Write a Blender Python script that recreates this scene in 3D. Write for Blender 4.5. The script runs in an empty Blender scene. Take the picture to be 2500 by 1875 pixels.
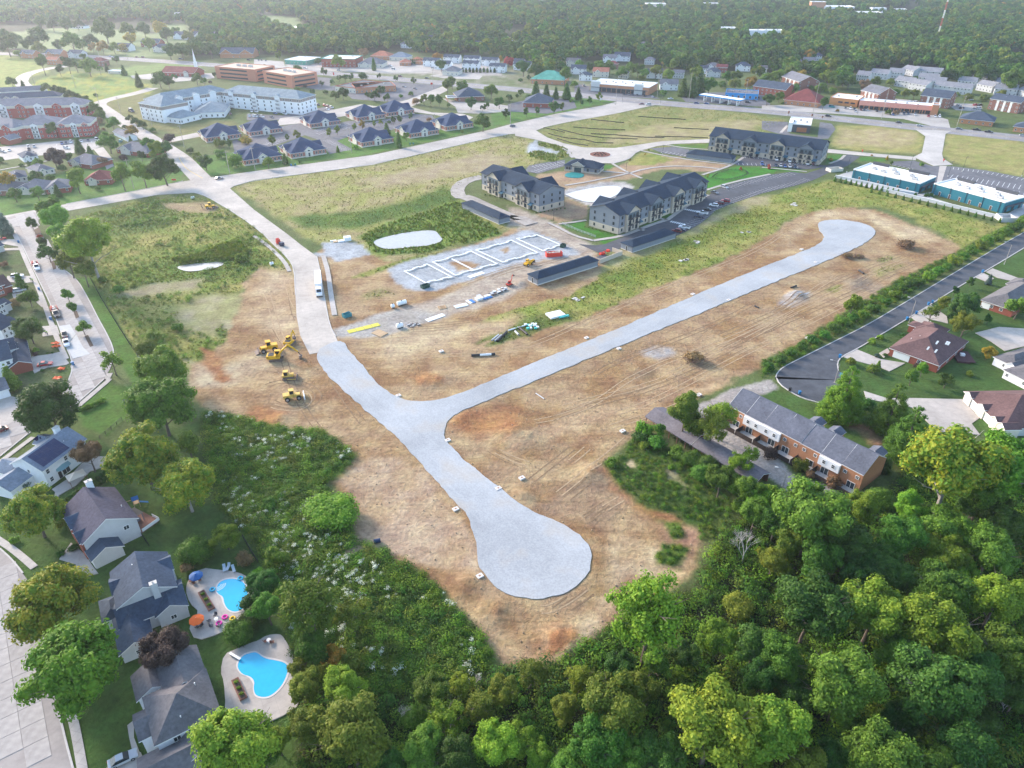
import bpy,bmesh,math,random
import numpy as np
from mathutils import Vector,Matrix
R=math.radians
S=bpy.context.scene
COL=S.collection
random.seed(7)
# ---------------------------------------------------------------- camera, sky, sun, exposure
CAM_H,PITCH=122.0,R(32.0)
FPX,CX,CY=1533.4,1106.0,829.5  # focal length and centre of a 2212 x 1659 survey picture
cam_d=bpy.data.cameras.new('camera');cam=bpy.data.objects.new('camera',cam_d);COL.objects.link(cam)
cam.location=(0,0,CAM_H);cam.rotation_euler=(R(90)-PITCH,0,0)
cam_d.sensor_width=36;cam_d.lens=36*FPX/2212;cam_d.clip_start=1;cam_d.clip_end=60000
S.camera=cam
SUN_EL,SUN_AZ=R(22),R(-50)  # azimuth clockwise from +Y
W=bpy.data.worlds.new('World');S.world=W;W.use_nodes=True
nt=W.node_tree;bg=nt.nodes['Background']
sky=nt.nodes.new('ShaderNodeTexSky');sky.sky_type='NISHITA';sky.sun_disc=False
sky.sun_elevation=SUN_EL;sky.sun_rotation=SUN_AZ;sky.air_density=1.0;sky.dust_density=1.2;sky.ozone_density=1.0;sky.altitude=200
nt.links.new(sky.outputs[0],bg.inputs[0]);bg.inputs[1].default_value=0.15
sun_d=bpy.data.lights.new('sun','SUN');sun=bpy.data.objects.new('sun',sun_d);COL.objects.link(sun)
sun_d.energy=2.0;sun_d.angle=R(11);sun_d.color=(1.0,0.84,0.72)
sdir=Vector((math.sin(SUN_AZ)*math.cos(SUN_EL),math.cos(SUN_AZ)*math.cos(SUN_EL),math.sin(SUN_EL)))
sun.rotation_euler=sdir.to_track_quat('Z','Y').to_euler()
sun.location=sdir*500
S.view_settings.view_transform='Standard';S.view_settings.look='None';S.view_settings.gamma=1
S.view_settings.use_curve_mapping=False
S.view_settings.exposure=1.8
S.cycles.max_bounces=6;S.cycles.diffuse_bounces=2;S.cycles.glossy_bounces=2;S.cycles.transmission_bounces=2
S.cycles.volume_bounces=0;S.cycles.transparent_max_bounces=4;S.cycles.use_denoising=True
# ---------------------------------------------------------------- survey helpers
def k(c,r,x,y):
 return(((0,620,1240,1860)[c]+x/3.456)/1.1302,((0,460,920,1395)[r]+y/3.456)/1.1302)
def kk(c,r,pts):return[k(c,r,x,y)for x,y in pts]
_cp,_sp=math.cos(PITCH),math.sin(PITCH)
def g(p,z=0.0):
 u=(p[0]-CX)/FPX;v=-(p[1]-CY)/FPX
 dy=_cp+v*_sp;dz=-_sp+v*_cp
 t=(z-CAM_H)/dz
 return Vector((u*t,dy*t,z))
def gg(pts,z=0.0):return[g(p,z)for p in pts]
def mpp(p,z=0.0):  # metres spanned by one survey pixel there
 w=g(p,z)
 return(w.y*_cp+(CAM_H-z)*_sp)/FPX
# ---------------------------------------------------------------- materials
MATS={}
def mat(name,col=(.5,.5,.5),rough=.8,nscale=0,namt=.25,bump=0,spec=.3,metal=0,rnd=0,coord='Object',emit=0,big=0):
 if name in MATS:return MATS[name]
 m=bpy.data.materials.new(name);m.use_nodes=True;MATS[name]=m
 n=m.node_tree.nodes;L=m.node_tree.links;b=n['Principled BSDF']
 b.inputs['Roughness'].default_value=rough;b.inputs['Specular IOR Level'].default_value=spec;b.inputs['Metallic'].default_value=metal
 b.inputs['Base Color'].default_value=(*col,1)
 m.diffuse_color=(*col,1)
 if emit:
  b.inputs['Emission Color'].default_value=(*col,1);b.inputs['Emission Strength'].default_value=emit
 last=None
 if nscale or rnd or big:
  rgb=n.new('ShaderNodeRGB');rgb.outputs[0].default_value=(*col,1);last=rgb.outputs[0]
 tc=None
 if nscale or big:
  tc=n.new('ShaderNodeTexCoord')
 def vary(last,scale,amt,detail):
  tx=n.new('ShaderNodeTexNoise');tx.inputs['Scale'].default_value=scale;tx.inputs['Detail'].default_value=detail
  tx.inputs['Roughness'].default_value=.65
  L.new(tc.outputs[coord],tx.inputs['Vector'])
  mr=n.new('ShaderNodeMapRange');mr.inputs[1].default_value=.3;mr.inputs[2].default_value=.7
  mr.inputs[3].default_value=1-amt;mr.inputs[4].default_value=1+amt
  L.new(tx.outputs[0],mr.inputs[0])
  hs=n.new('ShaderNodeHueSaturation');L.new(last,hs.inputs['Color']);L.new(mr.outputs[0],hs.inputs['Value'])
  return hs.outputs[0],tx
 tx=None
 if nscale:last,tx=vary(last,nscale,namt,5)
 if big:last,_=vary(last,big,.18,3)
 if rnd:
  oi=n.new('ShaderNodeObjectInfo');mr=n.new('ShaderNodeMapRange');mr.inputs[3].default_value=1-rnd;mr.inputs[4].default_value=1+rnd
  L.new(oi.outputs['Random'],mr.inputs[0]);hs=n.new('ShaderNodeHueSaturation');L.new(last,hs.inputs['Color']);L.new(mr.outputs[0],hs.inputs['Value']);last=hs.outputs[0]
 if last is not None:L.new(last,b.inputs['Base Color'])
 if bump and tx:
  bp=n.new('ShaderNodeBump');bp.inputs['Strength'].default_value=bump;bp.inputs['Distance'].default_value=.1
  L.new(tx.outputs[0],bp.inputs['Height']);L.new(bp.outputs[0],b.inputs['Normal'])
 return m
def leafmat(name,col,col2,trans=.3):
 if name in MATS:return MATS[name]
 m=bpy.data.materials.new(name);m.use_nodes=True;MATS[name]=m
 n=m.node_tree.nodes;L=m.node_tree.links;b=n['Principled BSDF'];out=n['Material Output']
 b.inputs['Roughness'].default_value=.65;b.inputs['Specular IOR Level'].default_value=.2
 ge=n.new('ShaderNodeNewGeometry');oi=n.new('ShaderNodeObjectInfo')
 tx=n.new('ShaderNodeTexNoise');tx.inputs['Scale'].default_value=.55;tx.inputs['Detail'].default_value=4;L.new(ge.outputs['Position'],tx.inputs['Vector'])
 ad=n.new('ShaderNodeMath');ad.operation='ADD';L.new(tx.outputs[0],ad.inputs[0])
 ri=n.new('ShaderNodeMapRange');ri.inputs[3].default_value=-.22;ri.inputs[4].default_value=.22;L.new(ge.outputs['Random Per Island'],ri.inputs[0])
 L.new(ri.outputs[0],ad.inputs[1])
 mr=n.new('ShaderNodeMapRange');mr.inputs[1].default_value=.34;mr.inputs[2].default_value=.72;L.new(ad.outputs[0],mr.inputs[0])
 mx=n.new('ShaderNodeMix');mx.data_type='RGBA';mx.inputs[6].default_value=(*col,1);mx.inputs[7].default_value=(*col2,1)
 L.new(mr.outputs[0],mx.inputs[0])
 hv=n.new('ShaderNodeMapRange');hv.inputs[3].default_value=.478;hv.inputs[4].default_value=.522;L.new(oi.outputs['Random'],hv.inputs[0])
 vv=n.new('ShaderNodeMapRange');vv.inputs[3].default_value=.72;vv.inputs[4].default_value=1.3
 fr_=n.new('ShaderNodeMath');fr_.operation='MULTIPLY';fr_.inputs[1].default_value=7.31;L.new(oi.outputs['Random'],fr_.inputs[0])
 f2=n.new('ShaderNodeMath');f2.operation='FRACT';L.new(fr_.outputs[0],f2.inputs[0]);L.new(f2.outputs[0],vv.inputs[0])
 hs=n.new('ShaderNodeHueSaturation');L.new(mx.outputs[2],hs.inputs['Color']);L.new(hv.outputs[0],hs.inputs['Hue']);L.new(vv.outputs[0],hs.inputs['Value'])
 L.new(hs.outputs[0],b.inputs['Base Color'])
 tr=n.new('ShaderNodeBsdfTranslucent');L.new(hs.outputs[0],tr.inputs[0])
 ms=n.new('ShaderNodeMixShader');ms.inputs[0].default_value=trans;L.new(b.outputs[0],ms.inputs[1]);L.new(tr.outputs[0],ms.inputs[2]);L.new(ms.outputs[0],out.inputs[0])
 return m
# ---------------------------------------------------------------- objects
def link(o,parent=None):
 COL.objects.link(o)
 if parent is not None:o.parent=parent
 return o
def tag(o,label=None,cat=None,group=None,kind=None):
 if label:o['label']=label
 if cat:o['category']=cat
 if group:o['group']=group
 if kind:o['kind']=kind
 return o
def thing(name,label,cat,loc,rz=0,group=None):
 o=bpy.data.objects.new(name,None);o.empty_display_size=.5;link(o)
 o.location=loc;o.rotation_euler=(0,0,rz)
 return tag(o,label,cat,group)
def copy_tree(o,parent=None):
 c=o.copy();COL.objects.link(c)
 if parent is not None:c.parent=parent
 for ch in list(o.children):copy_tree(ch,c)
 return c
class MB:
 def __init__(s):s.v=[];s.f=[];s.m=[]
 def add(s,v,f,mi=0):
  o=len(s.v);s.v+=[tuple(p)for p in v];s.f+=[tuple(i+o for i in q)for q in f]
  s.m+=[mi]*len(f)if isinstance(mi,int)else list(mi);return s
 def box(s,x0,x1,y0,y1,z0,z1,mi=0):
  return s.add([(x0,y0,z0),(x1,y0,z0),(x1,y1,z0),(x0,y1,z0),(x0,y0,z1),(x1,y0,z1),(x1,y1,z1),(x0,y1,z1)],
                     [(0,3,2,1),(4,5,6,7),(0,1,5,4),(1,2,6,5),(2,3,7,6),(3,0,4,7)],mi)
 def cbox(s,c,sx,sy,sz,mi=0,rz=0,rx=0,ry=0):
  M=Matrix.Translation(c)@Matrix.Rotation(rz,4,'Z')@Matrix.Rotation(ry,4,'Y')@Matrix.Rotation(rx,4,'X')
  q=MB().box(-sx/2,sx/2,-sy/2,sy/2,-sz/2,sz/2)
  return s.add([M@Vector(p)for p in q.v],q.f,mi)
 def prism(s,poly,z0,z1,mi=0,top=None):
  n=len(poly);v=[(p[0],p[1],z0)for p in poly]+[(p[0],p[1],z1)for p in poly]
  f=[tuple(range(n,2*n))];mm=[mi if top is None else top]
  for i in range(n):f.append((i,(i+1)%n,n+(i+1)%n,n+i));mm.append(mi)
  return s.add(v,f,mm)
 def extr(s,prof,a0,a1,axis='x',mi=0,endmi=None):
  """profile of (u,z) extruded along axis"""
  n=len(prof)
  P=(lambda a,u,z:(a,u,z))if axis=='x' else(lambda a,u,z:(u,a,z))
  v=[P(a0,u,z)for u,z in prof]+[P(a1,u,z)for u,z in prof]
  f=[tuple(range(n)),tuple(range(2*n-1,n-1,-1))];mm=[mi if endmi is None else endmi]*2
  for i in range(n):f.append((i,n+i,n+(i+1)%n,(i+1)%n));mm.append(mi)
  return s.add(v,f,mm)
 def tube(s,pts,rad,n=6,mi=0,cap=True):
  pts=[Vector(p)for p in pts];rad=[rad]*len(pts)if not hasattr(rad,'__len__')else rad
  v=[];f=[]
  for i,p in enumerate(pts):
   d=(pts[min(i+1,len(pts)-1)]-pts[max(i-1,0)]);d=d.normalized()if d.length>1e-6 else Vector((0,0,1))
   a=d.orthogonal().normalized();b=d.cross(a)
   for j in range(n):
    t=2*math.pi*j/n;v.append(p+(a*math.cos(t)+b*math.sin(t))*rad[i])
  for i in range(len(pts)-1):
   for j in range(n):f.append((i*n+j,i*n+(j+1)%n,(i+1)*n+(j+1)%n,(i+1)*n+j))
  if cap:f+=[tuple(range(n-1,-1,-1)),tuple(range((len(pts)-1)*n,len(pts)*n))]
  return s.add(v,f,mi)
 def cyl(s,c,r,h,n=12,mi=0,axis='z',r2=None):
  d={'x':Vector((1,0,0)),'y':Vector((0,1,0)),'z':Vector((0,0,1))}[axis]*h
  return s.tube([Vector(c),Vector(c)+d],[r,r if r2 is None else r2],n,mi)
 def mesh(s,name,mats,smooth=False):
  me=bpy.data.meshes.new(name);me.from_pydata(s.v,[],s.f)
  for m in(mats if isinstance(mats,(list,tuple))else[mats]):me.materials.append(m)
  if len(me.materials)>1:me.polygons.foreach_set('material_index',s.m)
  if smooth:me.polygons.foreach_set('use_smooth',[True]*len(s.f))
  me.update();return me
 def build(s,name,mats,parent=None,loc=(0,0,0),rz=0,smooth=False):
  o=bpy.data.objects.new(name,s.mesh(name,mats,smooth));link(o,parent);o.location=loc;o.rotation_euler=(0,0,rz);return o
def inst(name,me,parent=None,loc=(0,0,0),rz=0):
 o=bpy.data.objects.new(name,me);link(o,parent);o.location=loc;o.rotation_euler=(0,0,rz);return o
def npmesh(name,v,q,mats,smooth=False,nper=4):
 """v (N,3), q (M,nper)"""
 me=bpy.data.meshes.new(name);v=np.asarray(v,np.float32);q=np.asarray(q,np.int32)
 me.vertices.add(len(v));me.vertices.foreach_set('co',v.ravel())
 me.loops.add(q.size);me.loops.foreach_set('vertex_index',q.ravel())
 me.polygons.add(len(q));me.polygons.foreach_set('loop_start',np.arange(0,q.size,nper,dtype=np.int32))
 me.polygons.foreach_set('loop_total',np.full(len(q),nper,np.int32))
 if smooth:me.polygons.foreach_set('use_smooth',np.ones(len(q),bool))
 for m in(mats if isinstance(mats,(list,tuple))else[mats]):me.materials.append(m)
 me.update(calc_edges=True);me.validate();return me
# ---------------------------------------------------------------- noise, polygons
def vn(x,y,seed=0):
 xi=np.floor(x).astype(np.int64);yi=np.floor(y).astype(np.int64);xf=x-xi;yf=y-yi
 def h(a,b):
  n=(a*374761393+b*668265263+seed*974634777)&0xffffffff
  n=((n^(n>>13))*1274126177)&0xffffffff
  return((n^(n>>16))&0xffff)/65535.0
 u=xf*xf*(3-2*xf);w=yf*yf*(3-2*yf)
 return(h(xi,yi)*(1-u)+h(xi+1,yi)*u)*(1-w)+(h(xi,yi+1)*(1-u)+h(xi+1,yi+1)*u)*w
def fbm(x,y,sc,seed=0,o=4):
 t=0;a=.5;s=0
 for i in range(o):
  t=t+a*vn(x/sc,y/sc,seed+i*17);s+=a;a*=.55;sc/=2.03
 return t/s
def sdist(X,Y,poly):
 """signed distance, negative inside"""
 px=np.array([p[0]for p in poly]);py=np.array([p[1]for p in poly]);n=len(px)
 d=np.full(X.shape,1e18);ins=np.zeros(X.shape,bool)
 for i in range(n):
  ax,ay=px[i],py[i];bx,by=px[(i+1)%n],py[(i+1)%n]
  ex,ey=bx-ax,by-ay;wx,wy=X-ax,Y-ay
  t=np.clip((wx*ex+wy*ey)/(ex*ex+ey*ey+1e-9),0,1)
  d=np.minimum(d,(wx-t*ex)**2+(wy-t*ey)**2)
  c=((ay>Y)!=(by>Y))&(X<(bx-ax)*(Y-ay)/(by-ay+1e-12)+ax)
  ins^=c
 d=np.sqrt(d);return np.where(ins,-d,d)
def smooth_poly(pts,it=2):
 pts=[Vector(p)for p in pts]
 for _ in range(it):
  q=[]
  for i in range(len(pts)):
   a,b=pts[i],pts[(i+1)%len(pts)];q+=[a*.75+b*.25,a*.25+b*.75]
  pts=q
 return pts
def smooth_path(pts,it=2):
 pts=[Vector(p)for p in pts]
 for _ in range(it):
  q=[pts[0]]
  for a,b in zip(pts,pts[1:]):q+=[a*.75+b*.25,a*.25+b*.75]
  q.append(pts[-1]);pts=q
 return pts
def resample(pts,step):
 out=[pts[0]];acc=0
 for a,b in zip(pts,pts[1:]):
  L=(b-a).length;t=step-acc
  while t<=L:out.append(a+(b-a)*(t/L));t+=step
  acc=(acc+L)%step
 return out
def offset_path(pts,d):
 out=[]
 for i,p in enumerate(pts):
  t=pts[min(i+1,len(pts)-1)]-pts[max(i-1,0)];t.z=0;t.normalize()
  out.append(p+Vector((-t.y,t.x,0))*d)
 return out
# ================================================================ THE GROUND
def path_poly(pts,w):
 pts=smooth_path(pts,2);a=offset_path(pts,w/2);b=offset_path(pts,-w/2);return a+b[::-1]
ROADS={}
def road(name,pts,smooth=0,**kw):ROADS[name]=dict(poly=smooth_poly(gg(pts),smooth)if smooth else gg(pts),**kw)
road('main',[(-60,480),(0,468),(143,441),(340,404),(395,392),(548,370),(805,335),(1060,280),(1097,270),(1200,246),(1302,228),(1345,216),
              (1419,226),(1327,246),(1225,264),(1179,274),(1157,282),(1128,288),(1097,290),(1060,297),(805,356),(549,389),(505,402),(485,415),(407,417),(340,421),(143,456),(70,478),(0,492)])
hw=gg(kk(0,0,[(-900,440),(0,452),(600,468),(1100,498),(1700,540),(2212,582)])+kk(1,0,[(400,600),(800,635),(1500,692),(2212,755)])+kk(2,0,[(600,803),(1300,872),(2212,938)])+kk(3,0,[(700,1008),(1400,1085),(2212,1168),(3000,1250)]))
ROADS['highway']=dict(poly=path_poly(hw,23))
road('site_road',kk(0,1,[(1560,20),(1700,50),(1790,95),(2000,220),(2212,375)])+kk(1,1,[(150,460),(290,590),(340,680),(350,900),(360,1080),(390,1240),(470,1400),
  (728,1345),(690,1250),(640,1160),(600,950),(560,700),(530,575),(400,480),(280,385),(0,180)])+kk(0,1,[(1940,0),(1960,-60),(1600,-40)]))
road('gravel_road',[(682,758),(690,788),(717,820),(760,860),(800,895),(840,928),(870,960),(910,1003),(950,1047),(985,1087),(1010,1114),(1022,1145),(1029,1185),
  (1036,1225),(1055,1258),(1090,1281),(1130,1292),(1180,1293),(1230,1279),(1262,1254),(1278,1225),(1281,1200),(1270,1174),(1245,1150),(1205,1128),(1160,1110),(1110,1079),(1060,1040),(1010,1000),(975,967),(960,945),(960,925),(972,903),
  (1000,886),(1060,862),(1130,833),(1250,784),(1400,722),(1500,682),(1600,640),(1700,598),(1790,562),(1850,536),(1880,517),(1893,503),(1886,491),(1860,481),(1820,475),(1785,475),(1766,483),(1768,496),(1780,509),(1778,520),(1765,530),
  (1730,545),(1650,576),(1550,617),(1450,660),(1350,704),(1250,745),(1150,785),(1060,823),(1000,849),(950,864),(910,868),(880,866),(850,854),(820,833),(790,799),(760,765),(741,735),(712,742)],1)
ROADS['north_road']=dict(poly=path_poly(gg([(452,405),(420,372),(392,342),(352,316),(302,286),(262,262),(228,238),(207,224),(245,212),(305,199),(330,190)]),12))
ROADS['loop_road']=dict(poly=path_poly(gg(kk(0,0,[(560,560),(460,570),(340,592),(235,622),(185,660),(172,700),(235,745),(330,775)])),13))
road('street',kk(0,1,[(-150,300),(20,250),(60,290),(110,330),(190,480),(262,640),(335,790),(425,970),(500,1170),(560,1340),(605,1440),(612,1530),(580,1620),(530,1690)])+
     kk(0,2,[(430,130),(330,210),(250,270),(150,340),(60,400),(-150,520),(-400,700),(-400,960),(0,672),(250,470),(420,380),(640,232),(770,120),(880,20)])+
     kk(0,1,[(930,1520),(965,1420),(950,1330),(900,1225),(830,1100),(745,930),(655,775),(560,700),(490,610),(420,480),(320,350),(330,200),(200,210)]))
road('front_street',kk(0,2,[(-700,1250),(-300,1330),(0,1450),(100,1540),(200,1670)])+kk(0,3,[(270,130),(360,480),(490,1190),(560,1450),(625,1700),(-1200,1700)]))
road('asphalt_street',kk(3,1,[(2700,90),(2212,370),(1900,550),(1500,790),(1200,970),(900,1150),(600,1300),(300,1450),(180,1510),(130,1560),(115,1610)])+
     kk(3,2,[(120,0),(150,60),(250,130),(350,180),(480,215),(560,200),(640,130),(690,30)])+kk(3,1,[(700,1600),(650,1540),(640,1470),(680,1420),(800,1360),(1000,1240),(1300,1060),(1600,870),(1940,670),(2212,505),(2700,230)]))
road('roundabout_road',kk(2,0,[(60,1105),(170,1085),(235,1100),(330,1160),(470,1210),(640,1245),(900,1250),(1100,1222),(1300,1192),(1690,1174)])+kk(3,0,[(600,1262),(900,1292),(1300,1325),(1300,1352),(900,1318),(600,1292)])+
     kk(2,0,[(1690,1205),(1400,1215),(1250,1235),(1090,1280),(1040,1330),(1000,1350),(870,1378),(700,1375),(600,1350),(545,1320),(540,1290),(470,1240),(380,1215),(240,1180),(60,1145)]))
road('link_road',kk(3,0,[(1300,1095),(1380,1150),(1350,1290),(1280,1325),(1450,1400),(1610,1390),(1530,1340),(1520,1300),(1550,1130),(1600,1105)]))
LOTS={}
def lot(name,pts,**kw):LOTS[name]=dict(poly=gg(pts),**kw)
lot('apartment_parking',kk(2,1,[(600,470),(740,480),(820,470),(1000,400),(1200,312),(1350,270),(1500,165),(1580,112),(1680,70),(1740,20)])+kk(2,0,[(1850,1560),(2212,1475)])+kk(3,0,[(250,1450),(370,1465),(480,1430),(640,1360),(720,1302),(830,1320),(720,1400),(600,1440),(430,1522),(300,1562),(0,1632)])+
 kk(2,1,[(1870,135),(1750,185),(1690,245),(1620,300),(1500,365),(1400,410),(1180,420),(1000,480),(900,530),(760,540)]))
lot('court_parking',kk(2,0,[(1990,1310),(2212,1320)])+kk(3,0,[(200,1345),(560,1400),(440,1425),(330,1430),(0,1400)])+kk(2,0,[(1930,1395),(1900,1370)]))
lot('clubhouse_parking',kk(2,0,[(180,1395),(330,1370),(480,1350),(480,1400),(250,1465),(140,1445)]))
lot('visitor_parking',kk(2,0,[(1200,1250),(1400,1240),(1530,1262),(1510,1325),(1300,1290)]))
lot('store_parking',kk(3,0,[(1080,1365),(1280,1355),(1440,1402),(1620,1405),(1900,1440),(2212,1500),(2600,1570),(2600,1760),(1950,1610),(1600,1545),(1500,1600),(1430,1640),(1440,1480),(1300,1430),(1100,1390)]))
lot('service_lane',kk(3,0,[(610,1490),(700,1460),(780,1440),(770,1520),(1000,1570),(1310,1640),(1500,1610),(1440,1659)])+kk(3,1,[(1440,80),(1700,160),(2030,240),(2212,130),(2400,60),(2400,140),(2150,260),(2020,265),(1600,160),(1000,20),(860,-20)]))
lot('office_parking',kk(1,0,[(225,1065),(400,1040),(500,1095),(800,1020),(1000,1030),(1330,960),(1500,970),(1540,1020),(1300,1045),(1150,1100),(850,1130),(700,1190),(830,1260),(640,1300),(540,1180),(430,1140),(150,1235),(0,1265)])+kk(0,0,[(1980,1290),(1960,1190),(2100,1150)]))
lot('home_parking',kk(0,0,[(-100,1250),(250,1215),(440,1195),(830,1165),(870,1230),(720,1285),(300,1315),(-100,1370)]))
lot('hotel_parking',kk(1,0,[(-60,960),(250,975),(480,925),(640,895),(680,940),(500,1000),(150,1012),(-60,1015)]))
lot('brick_office_parking',kk(1,0,[(430,640),(655,660),(640,735),(560,760),(440,740)]))
lot('bank_parking',kk(1,0,[(520,750),(690,720),(830,835),(1000,850),(1220,860),(1500,775),(1585,720),(1300,700),(1150,690),(1100,740),(690,770)]))
lot('mall_parking',kk(2,0,[(560,700),(690,730),(690,765),(1200,800),(1290,835),(900,815),(560,780)]))
lot('station_forecourt',kk(2,0,[(1440,800),(1600,780),(2130,780),(2212,800),(2212,905),(1500,860)]))
lot('strip_mall_parking',kk(3,0,[(0,890),(560,880),(830,920),(1450,970),(1570,1010),(1590,1080),(1430,1062),(1200,1005),(700,965),(0,925)]))
lot('complex_parking',kk(3,0,[(1080,830),(1320,850),(1330,880),(1600,870),(1860,880),(1850,940),(1640,930),(1590,900),(1080,850)]))
lot('drive_thru',kk(3,0,[(0,1020),(220,1030),(215,1100),(240,1130),(470,1160),(490,1030),(590,1045),(620,1090),(560,1170),(440,1175),(150,1130),(0,1090)]))
lot('north_shops_parking',kk(1,0,[(0,500),(250,520),(260,560),(560,570),(900,580),(1450,560),(1530,590),(1200,620),(700,600),(0,560)]))
lot('cafe_terrace',kk(1,0,[(1480,640),(1780,590),(1930,640),(1900,670),(1600,660)]))
lot('brick_roof_lot',kk(1,0,[(1590,830),(1760,860),(1960,870),(2212,900),(2150,940),(1900,960),(1720,950),(1700,900)]))
lot('bank_hill_lot',kk(2,0,[(0,880),(130,850),(420,820),(560,860),(580,910),(330,960),(0,940)]))
lot('church_lot',kk(0,0,[(1100,640),(1400,610),(1800,620),(1810,660),(1500,690),(1120,660)]))
PONDS={
 'pond':kk(1,1,[(1000,440),(1080,408),(1250,368),(1430,346),(1530,345),(1570,395),(1600,430),(1500,472),(1350,485),(1200,502),(1090,502),(1030,475)]),
 'puddle_pond':kk(0,1,[(1470,655),(1600,630),(1750,620),(1860,608),(1895,633),(1800,668),(1650,690),(1560,692)]),
 'basin':kk(2,0,[(470,1640),(600,1600),(850,1558),(965,1570),(940,1620),(890,1659)])+kk(2,1,[(700,120),(560,80),(475,40)]),
 'lake':kk(1,0,[(190,225),(350,218),(560,228),(640,240),(540,285),(350,292),(280,280)]),
}
# zones: later ones lie over earlier ones. (polygon, colour, second colour, edge roughness, softness, bare soil)
LAWN=((.09,.18,.03),(.07,.15,.03));MEADOW=((.17,.21,.04),(.28,.26,.075));WEEDS=((.06,.115,.02),(.10,.15,.025))
DIRT=((.251,.151,.074),(.348,.248,.140));PALE=((.464,.370,.232),(.396,.292,.163));REDS=((.284,.129,.056),(.310,.163,.073));STRAW=((.361,.292,.155),(.292,.249,.103))
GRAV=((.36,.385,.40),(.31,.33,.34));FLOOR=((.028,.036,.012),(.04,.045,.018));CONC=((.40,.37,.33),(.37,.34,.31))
ZONES=[]
def zone(name,pts,cols,rough=2,soft=1.2,bare=0):ZONES.append((name,gg(pts),cols,rough,soft,bare))
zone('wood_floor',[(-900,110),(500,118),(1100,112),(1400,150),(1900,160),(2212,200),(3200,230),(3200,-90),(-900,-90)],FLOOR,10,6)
zone('golf',[(-500,85),(0,78),(60,64),(200,58),(330,72),(430,95),(400,118),(300,125),(150,112),(0,105),(-500,110)],((.17,.22,.09),(.20,.24,.10)),10,5)
zone('golf',[(545,30),(640,38),(660,60),(640,72),(560,50)],((.17,.22,.09),(.20,.24,.10)),10,5)
zone('golf',[(330,55),(400,50),(420,75),(340,85)],((.17,.22,.09),(.20,.24,.10)),10,5)
zone('town_base',[(500,135),(700,125),(1100,132),(1300,160),(1400,180),(1340,205),(1000,190),(700,165),(500,160)],((.20,.2,.13),(.12,.15,.06)),6,3)
zone('shop_row',[(620,133),(760,128),(1060,140),(1090,165),(900,160),(620,152)],CONC,4,2)
zone('field',[(-200,118),(20,120),(80,130),(110,155),(60,168),(45,180),(40,200),(-200,205)],((.24,.26,.07),(.20,.24,.06)),3,2)
zone('field',[(60,195),(80,172),(150,155),(250,162),(330,185),(330,200),(290,212),(215,222),(130,212),(75,210)],((.27,.27,.05),(.15,.22,.05)),3,2)
zone('field',[(240,150),(300,140),(430,133),(450,140),(390,160),(300,170),(250,165)],((.15,.22,.06),(.17,.22,.07)),3,2)
zone('bank',[(215,225),(310,200),(320,270),(500,262),(520,275),(420,300),(300,270)],((.14,.15,.045),(.17,.16,.06)),3,2)
zone('roadside_lawn',[(1060,245),(1180,220),(1300,190),(1345,215),(1200,245),(1065,275)],LAWN,1,1)
zone('street_lawn',[(0,470),(140,442),(390,394),(400,360),(330,330),(0,400),(-200,450)],LAWN,2,1)
zone('office_lawn',[(400,385),(420,340),(480,330),(1050,262),(1070,275),(800,333),(550,368)],LAWN,2,1)
zone('vacant',[(500,405),(550,390),(620,380),(800,358),(1060,298),(1100,292),(1150,300),(1200,330),(1150,360),(1050,372),(1000,400),(1000,450),(1110,490),(1000,528),(860,578),(790,548),(700,530),(640,500),(580,455)],((.24,.24,.07),(.284,.241,.112)),3,2,.2)
zone('vacant_pale',[(790,385),(900,360),(1050,330),(1110,340),(1060,365),(960,385),(880,400),(800,405)],((.310,.249,.155),(.30,.25,.13)),8,5,.5)
zone('vacant_green',[(640,470),(760,460),(870,440),(960,400),(1000,420),(980,440),(880,465),(770,490),(690,500)],WEEDS,6,3)
zone('triangle_field',[(1160,285),(1230,264),(1327,246),(1417,229),(1500,232),(1640,248),(1700,258),(1640,300),(1540,308),(1400,324),(1300,330),(1240,322)],((.24,.22,.08),(.17,.19,.055)),4,2,.1)
zone('triangle_pale',[(1330,290),(1420,268),(1560,262),(1640,262),(1600,285),(1500,300),(1400,310),(1300,312)],((.310,.258,.138),(.28,.25,.10)),8,5,.2)
zone('lot_straw',kk(3,0,[(640,1050),(1000,1060),(1300,1105),(1370,1150),(1340,1300),(1100,1290),(800,1270),(590,1240),(600,1150)]),((.30,.27,.09),(.22,.22,.07)),2,1.5)
zone('lot_pale',kk(3,0,[(680,1090),(1000,1085),(1280,1120),(1300,1190),(1200,1250),(900,1240),(620,1220)]),STRAW,4,3)
zone('lot_straw',kk(3,0,[(1560,1135),(1700,1130),(2212,1195),(2700,1250),(2700,1560),(2212,1490),(1830,1425),(1620,1370),(1525,1310)]),((.292,.258,.095),(.23,.235,.07)),2,1.5)
zone('strip',[(985,705),(1100,640),(1230,612),(1330,570),(1420,525),(1560,470),(1700,412),(1790,390),(1850,398),(1990,438),(2140,485),(2212,470),(2400,440),(2400,520),(2200,540),(2100,560),(2050,515),(1970,470),(1900,445),(1840,446),(1760,455),(1700,475),(1660,515),(1540,572),(1430,622),(1310,665),(1250,690),(1150,705),(1060,735)],MEADOW,3,1.5)
zone('strip_pale',kk(2,1,[(1040,450),(1420,400),(1700,240),(2000,90),(2212,60),(2212,120),(1900,220),(1600,400),(1200,560),(800,720),(300,890),(200,850),(760,660)]),((.310,.267,.146),(.26,.25,.09)),4,2)
zone('strip_green',kk(2,1,[(300,870),(700,740),(1000,650),(1400,480),(1750,330),(2100,160),(2212,170),(2212,230),(1800,380),(1600,520),(1500,650),(1200,740),(900,870),(600,960),(300,900)]),((.12,.17,.03),(.20,.21,.04)),9,5)
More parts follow.
